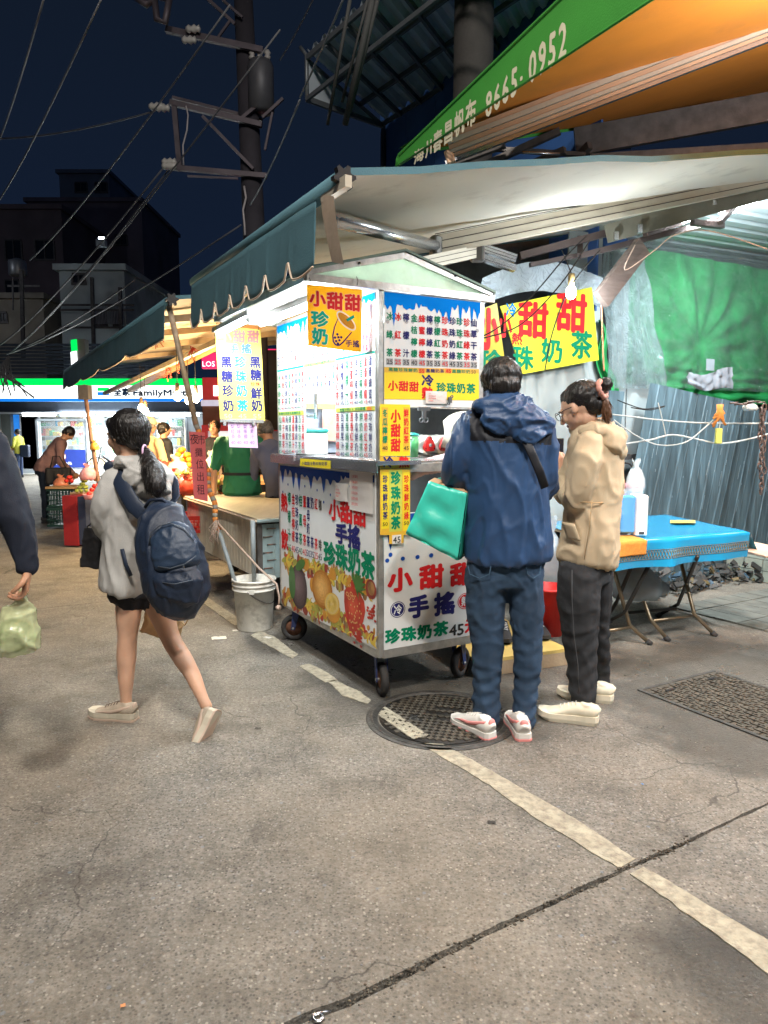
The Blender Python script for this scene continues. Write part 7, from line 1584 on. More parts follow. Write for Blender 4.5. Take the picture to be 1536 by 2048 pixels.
def head(c, f, size, mat, parent, up=Z, eyes=True, vox=.006, neck=None, glasses=False, extra=None, lookdown=False):
    """c: middle of the skull, f: gaze; size: height of the head; returns the mesh of head and neck"""
    f, s_, u = frame(f, up); k = size / .23; m = MB()
    P = lambda x, y, z: c + (s_ * x + f * y + u * z) * k
    m.ell(P(0, -.012, .025), .077 * k, .095 * k, .088 * k, mat, s_, f, u, 18, 12)
    m.ell(P(0, .018, -.025), .066 * k, .070 * k, .072 * k, mat, s_, f, u, 16, 10)
    m.ell(P(0, .034, -.070), .044 * k, .046 * k, .034 * k, mat, s_, f, u, 14, 9)
    m.ell(P(0, .052, -.086), .022 * k, .022 * k, .018 * k, mat, s_, f, u, 12, 8)
    m.ell(P(0, .074, .020), .052 * k, .020 * k, .016 * k, mat, s_, f, u, 12, 8)
    m.tube([P(0, .086, .006), P(0, .102, -.018), P(0, .108, -.031)], [.009 * k, .012 * k, .014 * k], mat, 8); m.ell(P(0, .107, -.031), .016 * k, .013 * k, .011 * k, mat, s_, f, u, 10, 7)
    for q in (-1, 1):
        m.ell(P(q * .036, .064, -.026), .024 * k, .018 * k, .026 * k, mat, s_, f, u, 10, 7)
        m.ell(P(q * .076, -.006, -.004), .010 * k, .016 * k, .028 * k, mat, s_, f, u, 10, 8); m.ell(P(q * .080, -.012, .003), .007 * k, .009 * k, .020 * k, mat, s_, f, u, 8, 7)
    if neck is not None: limb(m, [P(0, -.022, -.06), c.lerp(neck, .6) - f * .012, neck], [.052 * k, .052 * k, .062 * k], mat, 14, 3)
    if extra: extra(m)
    h = soft(m, 'head', parent, vox, 4)
    m = MB()
    for q in (-1, 1):
        m.ell(P(q * .031, .079, .003), .013 * k, .007 * k, (.004 if lookdown else .007) * k, mt('eye_white', (.7, .68, .65), .3, bump=0), s_, f, u, 10, 7); 
    e1_ = m.build('eye', parent); m = MB()
    for q in (-1, 1): m.ell(P(q * .031, .0855, .002), .0055 * k, .002 * k, .0050 * k, EYE, s_, f, u, 10, 7)
    m.build('iris', parent); m = MB()
    for q in (-1, 1): m.tube([P(q * .016, .094, .019), P(q * .032, .093, .024), P(q * .050, .080, .020)], [.002 * k, .0032 * k, .0015 * k], HAIR, 6)
    m.build('brow', parent); m = MB(); m.ell(P(0, .084, -.055), .019 * k, .007 * k, .0035 * k, LIP, s_, f, u, 12, 7); m.ell(P(0, .083, -.061), .016 * k, .007 * k, .004 * k, LIP, s_, f, u, 12, 7); m.build('mouth', parent)
    if glasses:
        m = MB()
        for q in (-1, 1):
            cc_ = P(q * .034, .104, .002); m.tube([cc_ + (s_ * math.cos(t) * .026 + u * math.sin(t) * .021) * k for t in [i * math.pi / 9 for i in range(19)]], .0018 * k, RUB, 6, caps=False)
            m.tube([P(q * .060, .100, .006), P(q * .080, .04, .010), P(q * .083, -.012, .006)], .0018 * k, RUB, 6)
        m.tube([P(-.009, .106, .006), P(.009, .106, .006)], .0016 * k, RUB, 6); m.build('glasses', parent)
    return P, k
def strands(name, parent, roots, mat, ln, wd=.0016, seed=0):
    """fine locks: roots = list of (point, direction)"""
    m = MB(); r = random.Random(seed)
    for p, d in roots:
        L = ln * r.uniform(.5, 1.2); w = d.cross(V((r.uniform(-1, 1), r.uniform(-1, 1), r.uniform(-1, 1)))); w = w.normalized() * wd
        g_ = V((0, 0, -1)) * L * .25; q1 = p + d * L * .5 + g_ * .25; q2 = p + d * L + g_
        m.add([p - w, p + w, q1 + w * .7, q1 - w * .7, q2], [(0, 1, 2, 3), (3, 2, 4)], mat, True)
    o = m.build(name, parent); o['kind'] = 'stuff'; return o
def hair_roots(o, n, seed, flow, mn=None):
    """roots on the surface of a hair mesh"""
    r = random.Random(seed); me = o.data; org = ORG[o.name]; out = []
    vs = me.vertices
    for _ in range(n):
        v = vs[r.randrange(len(vs))]; p = v.co + org; nn = v.normal
        d = flow(p) ; d = (d - nn * d.dot(nn) * .9 + nn * r.uniform(.0, .16) + V((r.uniform(-.15, .15), r.uniform(-.15, .15), r.uniform(-.1, .1))))
        if d.length < 1e-3: continue
        out.append((p - nn * .002, d.normalized()))
    return out
def shoe(heel, d, L, parent, sole, upper, accent=None, lift=0.0, up=Z, laces=None, w=1.0, sole_h=.032):
    """heel: point on the sole below the heel"""
    d = d.normalized(); s_ = d.cross(up).normalized(); u = s_.cross(d).normalized(); k = L / .28
    T = (0, .05, .2, .35, .5, .65, .8, .92, 1.0); Wd = (.022, .034, .037, .035, .038, .044, .046, .037, .018); Ht = (.082, .098, .100, .098, .088, .068, .055, .044, .030)
    P = lambda t, x, z: heel + d * (t * L) + s_ * (x * k * w) + u * (z * k)
    m = MB(); n = len(T); vs = []
    prof = [(t, x * 1.07) for t, x in zip(T, Wd)]
    outl = [(t, x) for t, x in prof] + [(t, -x) for t, x in prof[::-1]]
    out = [P(t * 1.02 - .01, x, 0) for t, x in outl]; 
    lo_ = [P(t * .98 + .01, x * .94, .001 + .010 * max(0, (t - .82)) / .18 * 1.2) for t, x in outl]; mid = [P(t * 1.03 - .012, x * 1.03, sole_h * .45 + .006 * max(0, t - .8)) for t, x in outl]; hi = [P(t * 1.02 - .008, x, sole_h + .004 * (t < .3) + .008 * max(0, t - .85) / .15) for t, x in outl]
    N = len(outl); m.add(lo_ + mid + hi, [tuple(range(N))[::-1], tuple(range(2 * N, 3 * N))] + [(j * N + i, j * N + (i + 1) % N, (j + 1) * N + (i + 1) % N, (j + 1) * N + i) for j in (0, 1) for i in range(N)], sole, False)
    sm_ = m.build('sole', parent)
    m = MB(); data = []
    for t, x, h in zip(T, Wd, Ht): data.append((P(t, 0, (sole_h * .5 + h) / 2), x * k * w * 1.02, (h - sole_h * .5) / 2 * k))
    rings(m, data, upper, 18, ref=s_); m.tube([P(.20, 0, .06), P(.18, 0, .100)], [.034 * k, .030 * k], upper, 16)
    up_o = soft(m, 'upper', parent, .0055, 2)
    if accent:
        m = MB()
        for q in (-1, 1):
            pts = [(.80, .043), (.62, .052), (.45, .052), (.28, .066), (.10, .083), (.02, .088)]
            pl = []
            for t, z in pts:
                i = max(j for j in range(n) if T[j] <= t + 1e-6); i = min(i, n - 2); f_ = (t - T[i]) / (T[i + 1] - T[i]); ww = Wd[i] + (Wd[i + 1] - Wd[i]) * f_; hh = Ht[i] + (Ht[i + 1] - Ht[i]) * f_; cz = (sole_h * .5 + hh) / 2; hz = (hh - sole_h * .5) / 2; kk = max(0, 1 - ((z - cz) / hz) ** 2) ** .5
                pl.append(P(t, q * ww * 1.02 * kk, z))
            m.tube(pl, [.002 * k, .007 * k, .010 * k, .009 * k, .008 * k, .006 * k], accent, 8, flat=.5, ref=u)
        m.build('side_stripe', parent)
        m = MB(); m.ell(P(.015, 0, .083), .020 * k * w, .010 * k, .022 * k, accent, s_, d, u, 12, 8); m.build('heel_tab', parent)
        m = MB(); m.prism([P(t * 1.045 - .02, x * 1.06, .0015) for t, x in outl], u * .009, accent); m.build('outsole', parent)
    if laces:
        m = MB()
        for i in range(5):
            t = .36 + i * .065; z = Ht[3] + (Ht[6] - Ht[3]) * (t - .35) / .45 + .002
            m.tube([P(t, -.022, z - .004), P(t + .02, 0, z + .004), P(t, .022, z - .004)], .0022, laces, 5)
        m.build('lace', parent)['kind'] = 'stuff'
    return up_o
def rigging(Y0): 
    J = lambda x, y, dy=0.0: at(x, y, Y0 + dy); return J, Y0 / 1431.0
# -- man in the navy jacket (seen from behind)
J, k = rigging(3.34)
man = thing('person', 'person with short black hair in a navy hooded jacket and jeans, back to the viewer', 'person', V((J(1015, 1400).x, 3.32, 0)))
NAVJ = cloth_mat('navy_shell', (.023, .060, .145), .45, 4, .12, 300, .12); DKJ = cloth_mat('dark_yoke', (.010, .011, .016), .6, 4, .1, 300, .15)
JEAN = cloth_mat('blue_denim', (.026, .054, .100), .9, 7, .35, 500, .5, dirt=.3, dcol=(.055, .10, .145)); 
m = MB(); m.mats = [NAVJ]
rings(m, [(J(1004, 806, .0), 34 * k, .07), (J(1006, 822), 52 * k, .085), (J(1012, 842), 88 * k, .11), (J(1013, 875), 94 * k, .130), (J(1012, 925), 88 * k, .140), (J(1014, 980), 84 * k, .140), (J(1016, 1040), 88 * k, .145), (J(1017, 1085), 93 * k, .150), (J(1017, 1112), 93 * k, .150), (J(1017, 1124), 86 * k, .140)], NAVJ, 28)
limb(m, [J(945, 854, .01), J(921, 905, .0), J(908, 948, .02), J(922, 975, .16), J(950, 985, .30)], [33 * k, 33 * k, 29 * k, 25 * k, 19 * k], NAVJ)
limb(m, [J(1082, 856, .01), J(1092, 915, .0), J(1092, 965, .03), J(1080, 985, .18), J(1062, 990, .32)], [30 * k, 27 * k, 26 * k, 23 * k, 19 * k], NAVJ)
zh = J(0, 1118).z
def jf(p):
    v = 0
    if p.z < zh + .10: v += .004 * math.sin(p.x * 70 + p.z * 10) * (1 - (p.z - zh + .05) / .15)
    return v
def yk(p):
    x, y = proj(p); return p.y < 3.36 and ((941 < x < 1045 and 820 < y < 883 + (x - 945) * .02) or (1040 < x < 1104 and 850 < y < 888))
soft(m, 'jacket', man, .0095, 3, folds(.011, 5.2, (1.2, 1, .55), 2.0, .001, jf), paint=(yk, DKJ))
m = MB(); m.mats = [NAVJ]
m.ell(J(1012, 812, -.055), 56 * k, .085, 30 * k, NAVJ); m.ell(J(1030, 838, -.10), 66 * k, .065, 38 * k, NAVJ, n=20, m=12); m.ell(J(1078, 850, -.07), 32 * k, .075, 24 * k, NAVJ); m.ell(J(1056, 868, -.13), 34 * k, .04, 22 * k, NAVJ); m.ell(J(978, 812, -.045), 32 * k, .075, 20 * k, NAVJ); m.ell(J(1004, 798, .0), 40 * k, .082, 22 * k, NAVJ)
soft(m, 'hood', man, .008, 2, folds(.011, 8, (1, 1, 1.6), 6, .001))
m = MB(); m.tube([J(1052, 882, -.155), J(1066, 912, -.155), J(1080, 945, -.15), J(1090, 975, -.12)], [(.020, .004)] * 4, DKJ, 8, ref=V((1, 0, -.6))); m.build('strap', man)
m = MB(); m.tube([J(1094, 858, -.108), J(1096, 862, -.112)], .004, WHT, 6); m.build('toggle', man)
m = MB(); m.mats = [JEAN]
rings(m, [(J(1016, 1085), 72 * k, .105), (J(1012, 1118), 80 * k, .115), (J(1010, 1150), 80 * k, .115), (J(1010, 1172), 72 * k, .10)], JEAN, 22)
limb(m, [J(970, 1145, .0), J(971, 1200), J(975, 1290, .0), J(973, 1370, .0), J(973, 1424, -.02), J(972, 1438, -.02)], [42 * k, 41 * k, 33.5 * k, 30 * k, 28 * k, 26 * k], JEAN)
limb(m, [J(1050, 1145, .0), J(1052, 1200), J(1055, 1290, .0), J(1052, 1370, .0), J(1048, 1424, -.02), J(1048, 1440, -.02)], [40 * k, 37 * k, 31 * k, 27 * k, 26 * k, 25 * k], JEAN)
zk, za = J(0, 1330).z, J(0, 1420).z
soft(m, 'jeans', man, .010, 3, folds(.006, 7, (1, 1, 1.1), 9, .001, lambda p: .0035 * math.sin(p.z * 95 + 2 * math.sin(p.x * 30)) * (1 if p.z < zk else .25)))
STC = mt('denim_stitch', (.05, .10, .16), .9)
for px0, px1 in ((936, 982), (1052, 1082)):
    m = MB(); pts = [(px0, 1131), (px0 + 3, 1148), ((px0 + px1) / 2, 1157), (px1 - 3, 1148), (px1, 1131)]; m.tube([J(x, y, -.119 + .05 * abs((x - 1010) / 80) ** 2.5) for x, y in pts], .0022, STC, 5); m.build('pocket', man)
Pm, km = head(J(1002, 768, .03), V((-.12, 1, -.38)), .222, SKIN, man, neck=J(1004, 815, .0), lookdown=True)
m = MB(); m.mats = [HAIR]; hc = J(1002, 764, .015); hf, hs, hu = frame(V((-.12, 1, -.38)))
m.ell(hc + hu * .018 - hf * .012, .095, .103, .094, HAIR, hs, hf, hu, 22, 14); m.ell(hc - hf * .055 - hu * .040, .074, .052, .060, HAIR, hs, hf, hu, 18, 12)
ho = soft(m, 'hair', man, .006, 1, lambda p: .004 * noise.noise(V((p.x * 45, p.y * 45, p.z * 14))) + .003 * noise.noise(V((p.x * 120, p.y * 120, p.z * 30))))
crown = hc + hu * .09 - hf * .03
strands('hair_strands', man, hair_roots(ho, 2600, 3, lambda p: (p - crown).normalized() + V((0, 0, -.9))), HAIR, .022, .0011, 4)
SOLW = mt('shoe_white', (.72, .69, .64), .55, var=.08, vs=10, bump=.08, dirt=.12, dcol=(.5, .43, .34), ds=12); PKA = mt('shoe_pink', (.78, .30, .28), .55, var=.08, bump=.06)
sh = thing('left_shoe', None, None, G(985, 1482)); sh.name = 'shoe'; ORG[sh.name] = G(985, 1482); sh.parent = man; sh.location = ORG[sh.name] - ORG[man.name]
def subshoe(par, heel, d, *a, **kw):
    e_ = bpy.data.objects.new('shoe', None); COL.objects.link(e_); ORG[e_.name] = V(heel); e_.parent = par; e_.location = V(heel) - ORG[par.name]; shoe(heel, d, *a[:1], e_, *a[1:], **kw); return e_
bpy.data.objects.remove(sh)
subshoe(man, G(984, 1480), V((-.55, .80, 0)), .27, SOLW, SOLW, PKA, laces=SOLW, w=1.05)
subshoe(man, G(1048, 1483), V((-.02, 1, 0)), .275, SOLW, SOLW, PKA, laces=SOLW, w=1.05)
# green shopping bag held in front of his left arm
BGT = mt('turquoise_bag', (.05, .56, .43), .30, var=.10, vs=5, bump=.25, bs=12, dirt=.06, dcol=(.3, .6, .5), ds=14); BGD = mt('dark_green_side', (.01, .16, .12), .5, var=.1, vs=5, bump=.25, bs=12)
bg_ = thing('shopping_bag', 'turquoise paper lined shopping bag hanging from the arm of the person in navy', 'shopping bag', J(880, 1120, .05))
q = dict(a=J(858, 962, .02), b=J(934, 986, -.03), c=J(915, 1120, -.02), d=J(812, 1066, .02))
fa, fb = q['a'], q['b']; fc_, fd = q['c'], q['d']; dep = V((.10, .16, .02))
def bagface(P4, off_, mat, nm, amp=.004, bulge=0):
    m = MB(); a, b, c, d = P4
    def f(u, v):
        p = a.lerp(b, u).lerp(d.lerp(c, u), v); n_ = (b - a).cross(d - a).normalized(); return p + off_ + n_ * (amp * noise.noise(V((u * 4, v * 4, 1))) * 2 - bulge * math.sin(math.pi * u) * math.sin(math.pi * v) + .005 * abs(u - .62) * -1)
    m.sheet(f, 14, 14, mat); o = m.build(nm, bg_); s_ = o.modifiers.new('thickness', 'SOLIDIFY'); s_.thickness = .0015; return o
bagface((fa, fb, fc_, fd), V((0, 0, 0)), BGT, 'front', .011, .010); bagface((fb, fb + dep, fc_ + dep, fc_), V((0, 0, 0)), BGD, 'side', .004); bagface((fa + dep, fb + dep, fc_ + dep, fd + dep), V((0, 0, 0)), BGT, 'back'); bagface((fa, fa + dep, fd + dep, fd), V((0, 0, 0)), BGT, 'side'); bagface((fd, fc_, fc_ + dep, fd + dep), V((0, 0, 0)), BGT, 'bottom')
m = MB(); KR = mt('kraft_paper', (.42, .26, .14), .8); m.sheet(lambda u, v: fa.lerp(fb, u) + Z * (.006 * v + .001) + dep * v * .3, 8, 2, KR); m.build('paper_lining', bg_)
m = MB(); m.tube([fa.lerp(fb, .25), J(900, 955, .08), J(930, 962, .12), fa.lerp(fb, .85) + dep * .3], .004, KR, 6); m.build('handle', bg_)
m = MB(); m.mats = [SKIN]
hand(J(948, 988, .30), V((.5, .4, -.25)), V((0, 0, -1)), .17, SKIN, man, curl=.9)
hand(J(1062, 990, .32), V((-.4, .7, .1)), V((0, 0, 1)), .17, SKIN, man, curl=.7)
# -- woman in the tan jacket
J, k = rigging(3.52)
wm = thing('person', 'person with glasses and hair tied in a pink scrunchie, wearing a tan hooded jacket', 'person', V((J(1165, 1400).x, 3.5, 0)))
TANJ = cloth_mat('tan_cotton', (.49, .385, .255), .85, 5, .10, 420, .2); BLKJ = cloth_mat('black_denim', (.022, .023, .026), .85, 8, .3, 500, .4, dirt=.2, dcol=(.06, .06, .065))
m = MB(); m.mats = [TANJ]
rings(m, [(J(1178, 838), 30 * k, .06), (J(1180, 852), 40 * k, .075), (J(1188, 872), 54 * k, .10), (J(1192, 900), 56 * k, .125), (J(1190, 950), 55 * k, .135), (J(1186, 1000), 56 * k, .135), (J(1182, 1050), 58 * k, .14), (J(1176, 1095), 62 * k, .145), (J(1172, 1120), 63 * k, .145), (J(1170, 1130), 58 * k, .13)], TANJ, 26)
limb(m, [J(1180, 884, -.08), J(1170, 935, -.115), J(1156, 985, -.10), J(1148, 1004, -.05), J(1136, 985, .08), J(1126, 950, .17)], [27 * k, 29 * k, 27 * k, 24 * k, 20 * k, 16 * k], TANJ)
limb(m, [J(1160, 884, .12), J(1142, 950, .14), J(1130, 990, .16), J(1122, 955, .22)], [24 * k, 24 * k, 22 * k, 17 * k], TANJ)
soft(m, 'jacket', wm, .011, 3, folds(.009, 6, (1.2, 1, .6), 12, .001))
m = MB(); m.mats = [TANJ]
m.ell(J(1195, 862, -.03), 44 * k, .10, 22 * k, TANJ); m.ell(J(1222, 884, -.06), 30 * k, .085, 34 * k, TANJ); m.ell(J(1236, 903, -.05), 18 * k, .06, 21 * k, TANJ); m.ell(J(1172, 848, .02), 32 * k, .085, 14 * k, TANJ); m.ell(J(1154, 858, .04), 18 * k, .06, 16 * k, TANJ)
soft(m, 'hood', wm, .008, 2, folds(.008, 8, (1, 1, 1.2), 16, .001))
m = MB(); 
STT = mt('tan_stitch', (.36, .24, .12), .9)
m.sheet(lambda u, v: J(1122 + 26 * u + 12 * v, 1044 + 5 * u + 34 * v, -.088 - .050 * u), 4, 6, TANJ); o = m.build('pocket_flap', wm); s_ = o.modifiers.new('thickness', 'SOLIDIFY'); s_.thickness = .006; s_.offset = 1
m = MB(); m.tube([J(x, y, -.148 + .10 * abs((x - 1180) / 62) ** 3) for x, y in ((1130, 1000), (1160, 1004), (1200, 1006), (1232, 1004))], .003, STT, 6); m.build('waist_seam', wm)
m = MB(); m.tube([J(x, y, -.152) for x, y in ((1184, 1000), (1178, 1060), (1168, 1120))], .0018, STT, 5); m.build('back_seam', wm)
m = MB(); m.mats = [BLKJ]
rings(m, [(J(1172, 1095), 50 * k, .10), (J(1170, 1130), 54 * k, .115), (J(1168, 1160), 52 * k, .11)], BLKJ, 20)
limb(m, [J(1158, 1145, -.04), J(1157, 1200, -.05), J(1160, 1275, -.05), J(1165, 1335, -.06), J(1166, 1392, -.09), J(1168, 1408, -.10)], [43 * k, 43 * k, 37 * k, 32 * k, 26 * k, 24 * k], BLKJ)
limb(m, [J(1190, 1145, .06), J(1192, 1200, .08), J(1196, 1275, .12), J(1200, 1335, .20), J(1202, 1372, .22), J(1204, 1380, .22)], [36 * k, 32 * k, 24 * k, 22 * k, 20 * k, 19 * k], BLKJ)
soft(m, 'trousers', wm, .010, 3, folds(.006, 6.5, (1, 1, 1), 22, .001, lambda p: .003 * math.sin(p.z * 80 + 3 * math.sin(p.x * 22)) * (1 if p.z < .45 else .2)))
m = MB(); m.tube([J(x, y, -.145) for x, y in ((1144, 1140), (1144, 1200), (1148, 1270), (1156, 1330), (1158, 1390))], .0016, mt('grey_stitch', (.09, .09, .095), .9), 5); m.build('side_seam', wm)
fw = V((-.74, .62, -.42))
Pw, kw = head(J(1158, 818, .0), fw, .225, SKIN, wm, neck=J(1176, 858, .0), glasses=True, lookdown=True)
m = MB(); m.mats = [HAIR]; hc = J(1163, 806, -.0); hf, hs, hu = frame(fw)
m.ell(hc + hu * .022 - hf * .014, .090, .102, .088, HAIR, hs, hf, hu, 22, 14); m.ell(hc + hu * .045 + hf * .045, .066, .045, .045, HAIR, hs, hf, hu, 18, 12); m.ell(hc - hf * .06 - hu * .030, .070, .052, .060, HAIR, hs, hf, hu, 18, 12)
ho = soft(m, 'hair', wm, .006, 1, lambda p: .003 * noise.noise(V((p.x * 40, p.y * 40, p.z * 40))) + .002 * noise.noise(p * 130))
tie = J(1194, 778, -.05)
strands('hair_strands', wm, hair_roots(ho, 1500, 5, lambda p: (tie - p).normalized()), HAIR, .03, .0010, 6)
m = MB(); m.mats = [HAIR]; m.ell(J(1210, 769, -.06), 15 * k, .045, 14 * k, HAIR); m.ell(J(1203, 778, -.05), 11 * k, .04, 12 * k, HAIR); bo = soft(m, 'hair_bun', wm, .005, 1, lambda p: .004 * noise.noise(p * 60))
strands('hair_strands', wm, hair_roots(bo, 260, 7, lambda p: V((.3, 0, .2))), HAIR, .02, .0008, 7)
m = MB(); SCRM = cloth_mat('pink_scrunchie', (.50, .24, .19), .6, 20, .2, 300, .4)
pts = [tie + V((.024 * math.cos(t) + .014 - .012 * math.sin(t), -.035 + .03 * math.cos(t), .036 * math.sin(t) - .004)) for t in [i * math.pi / 12 for i in range(25)]]
m.tube(pts, [.0125 + .003 * math.sin(i * 2.3) for i in range(25)], SCRM, 8, caps=False); m.build('scrunchie', wm)
m = MB(); m.mats = [HAIRB]; limb(m, [J(1198, 785, -.06), J(1207, 805, -.07), J(1212, 825, -.08), J(1214, 838, -.09)], [9 * k, 11 * k, 10 * k, 4 * k], HAIRB); pt_ = soft(m, 'ponytail', wm, .005, 1, lambda p: .005 * noise.noise(V((p.x * 60, p.y * 60, p.z * 12))))
strands('hair_strands', wm, hair_roots(pt_, 700, 9, lambda p: V((.35, 0, -1))) , HAIRB, .05, .0009, 8)
CRS = mt('cream_shoe', (.66, .60, .46), .6, var=.1, vs=12, bump=.15, dirt=.12, dcol=(.45, .38, .26), ds=14); CRS2 = mt('cream_sole', (.70, .64, .50), .55, var=.06, vs=12, bump=.1)
subshoe(wm, G(1196, 1449), V((-.93, .36, 0)), .285, CRS2, CRS, None, laces=WHT, w=1.1, sole_h=.042)
subshoe(wm, G(1226, 1405), V((-.93, .36, 0)), .285, CRS2, CRS, None, laces=WHT, w=1.1, sole_h=.042)
hand(J(1124, 944, .20), V((-.15, .25, 1)), V((-.2, 1, 0)), .155, SKIN, wm, curl=.45, side=-1)
m = MB(); m.bev(J(1117, 905, .28), .075, .009, .15, mt('phone_black', (.02, .02, .025), .2), V((.8, .5, 0)), V((-.5, .8, .3)).normalized(), Z, .004); m.build('phone', label='dark phone held up in front of the person in tan', cat='phone')
# -- walking woman with the backpack
J, k = rigging(3.42)
bw = thing('person', 'person walking left in a grey hoodie and shorts with a big navy backpack', 'person', V((J(300, 1300).x, 3.4, 0)))
GRH = cloth_mat('grey_hoodie', (.44, .43, .41), .85, 5, .08, 300, .25); BSH = cloth_mat('black_shorts', (.012, .012, .016), .8, 6, .1, 300, .2)
m = MB(); m.mats = [GRH]
rings(m, [(J(264, 912), 28 * k, .055), (J(268, 926), 46 * k, .075), (J(276, 950), 66 * k, .10), (J(279, 985), 66 * k, .125), (J(274, 1040), 66 * k, .13), (J(266, 1090), 62 * k, .135), (J(254, 1140), 56 * k, .135), (J(246, 1172), 50 * k, .135), (J(244, 1184), 46 * k, .125)], GRH, 24)
limb(m, [J(234, 962, -.05), J(216, 1000, -.06), J(208, 1040, -.04), J(216, 1060, .0), J(236, 1064, .10)], [28 * k, 30 * k, 28 * k, 25 * k, 18 * k], GRH)
limb(m, [J(318, 962, .06), J(330, 1010, .10), J(318, 1070, .12), J(296, 1120, .12)], [28 * k, 26 * k, 22 * k, 17 * k], GRH)
soft(m, 'hoodie', bw, .011, 3, folds(.010, 5.5, (1.2, 1, .6), 31, .001))
m = MB(); m.mats = [GRH]
m.ell(J(290, 955, -.09), 50 * k, .07, 30 * k, GRH); m.ell(J(322, 958, -.04), 30 * k, .085, 28 * k, GRH); m.ell(J(262, 925, -.05), 34 * k, .075, 15 * k, GRH); m.ell(J(305, 975, -.10), 40 * k, .055, 20 * k, GRH)
soft(m, 'hood', bw, .008, 2, folds(.009, 8, (1, 1, 1.4), 36, .001))
m = MB(); m.mats = [BSH]
rings(m, [(J(258, 1150, .02), 44 * k, .10), (J(262, 1180, .02), 48 * k, .11), (J(266, 1196, .02), 46 * k, .10)], BSH, 20); limb(m, [J(258, 1180, .0), J(259, 1203, .0)], [29 * k, 29 * k], BSH); limb(m, [J(300, 1180, .04), J(312, 1205, .04)], [30 * k, 28 * k], BSH)
soft(m, 'shorts', bw, .010, 2, folds(.004, 8, (1, 1, 1), 40))
m = MB(); m.mats = [SKIN]
limb(m, [J(258, 1185, .0), J(257, 1225, .0), J(255, 1275, .0), J(253, 1312, -.0), J(252, 1350), J(252, 1395, .0), J(252, 1412, .0)], [27 * k, 26 * k, 20 * k, 20.5 * k, 17 * k, 12 * k, 13 * k], SKIN)
limb(m, [J(300, 1185, .04), J(322, 1225, .03), J(342, 1278, .0), J(366, 1318, -.05), J(385, 1350, -.1), J(406, 1398, -.15), J(413, 1412, -.16)], [27 * k, 26 * k, 20 * k, 19.5 * k, 16 * k, 11.5 * k, 12 * k], SKIN)
limb(m, [J(258, 1180, .0), J(300, 1180, .04)], [26 * k, 26 * k], SKIN)
soft(m, 'legs', bw, .009, 3, lambda p: .001 * noise.noise(p * 20))
fb_ = V((-.86, .40, -.12))
Pb, kb = head(J(249, 872, .0), fb_, .205, SKIN, bw, neck=J(262, 925, .0))
m = MB(); m.mats = [HAIR]; hc = J(254, 862, -.0); hf, hs, hu = frame(fb_)
m.ell(hc + hu * .010 - hf * .020, .096, .100, .096, HAIR, hs, hf, hu, 22, 14); m.ell(hc - hf * .055 - hu * .040, .072, .052, .058, HAIR, hs, hf, hu, 18, 12); m.ell(hc - hu * .03 + hf * .01 - hs * -.06, .028, .05, .055, HAIR, hs, hf, hu, 12, 8); m.ell(hc + hf * .07 + hu * .035, .055, .03, .045, HAIR, hs, hf, hu, 12, 8)
ho = soft(m, 'hair', bw, .006, 1, lambda p: .003 * noise.noise(V((p.x * 40, p.y * 40, p.z * 20))) + .002 * noise.noise(p * 130))
tie = J(292, 903, -.05); strands('hair_strands', bw, hair_roots(ho, 1500, 15, lambda p: (tie - p).normalized()), HAIR, .03, .0010, 16)
m = MB(); m.mats = [HAIR]; limb(m, [J(286, 900, -.03), J(297, 918, -.09), J(306, 945, -.15), J(312, 972, -.19), J(313, 988, -.19)], [9 * k, 15 * k, 21 * k, 20 * k, 8 * k], HAIR); pt_ = soft(m, 'ponytail', bw, .006, 1, lambda p: .006 * noise.noise(V((p.x * 50, p.y * 50, p.z * 9))))
strands('hair_strands', bw, hair_roots(pt_, 900, 19, lambda p: V((.2, 0, -1))), HAIR, .045, .001, 18)
m = MB(); m.tube([tie + V((.0, -.02 + .03 * math.cos(t), .03 * math.sin(t))) for t in [i * math.pi / 8 for i in range(17)]], .005, PNK, 6, caps=False); m.build('hair_tie', bw)
BKG = mt('navy_nylon', (.014, .024, .048), .45, var=.15, vs=6, bump=.2, bs=350); BKG2 = mt('navy_nylon_pocket', (.022, .040, .075), .4, var=.15, vs=6, bump=.2, bs=350)
bp = thing('backpack', 'big navy backpack sagging on the walking person in the grey hoodie', 'backpack', J(345, 1224, -.2))
m = MB(); m.mats = [BKG]
rings(m, [(J(314, 1014, -.17), 22 * k, .045), (J(320, 1026, -.19), 44 * k, .08), (J(326, 1060, -.21), 54 * k, .10), (J(340, 1105, -.23), 61 * k, .115), (J(352, 1150, -.24), 64 * k, .12), (J(354, 1185, -.24), 61 * k, .12), (J(346, 1208, -.23), 50 * k, .105), (J(334, 1220, -.22), 30 * k, .06)], BKG, 24)
soft(m, 'body', bp, .010, 3, folds(.008, 6, (1, 1, .7), 50, .0008))
m = MB(); m.mats = [BKG2]
rings(m, [(J(334, 1052, -.29), 22 * k, .02), (J(340, 1066, -.305), 38 * k, .035), (J(350, 1100, -.325), 44 * k, .045), (J(356, 1128, -.335), 44 * k, .045), (J(358, 1136, -.33), 38 * k, .03)], BKG2, 20)
soft(m, 'pocket', bp, .008, 2, folds(.005, 9, (1, 1, 1), 55))
m = MB(); m.mats = [BKG]
rings(m, [(J(352, 1138, -.33), 40 * k, .03), (J(357, 1160, -.345), 47 * k, .04), (J(354, 1192, -.335), 42 * k, .035), (J(344, 1208, -.31), 26 * k, .02)], BKG, 20)
soft(m, 'lower_pocket', bp, .008, 2, folds(.005, 9, (1, 1, 1), 58))
ZIP = mt('zip_grey', (.10, .12, .15), .4, metal=.4)
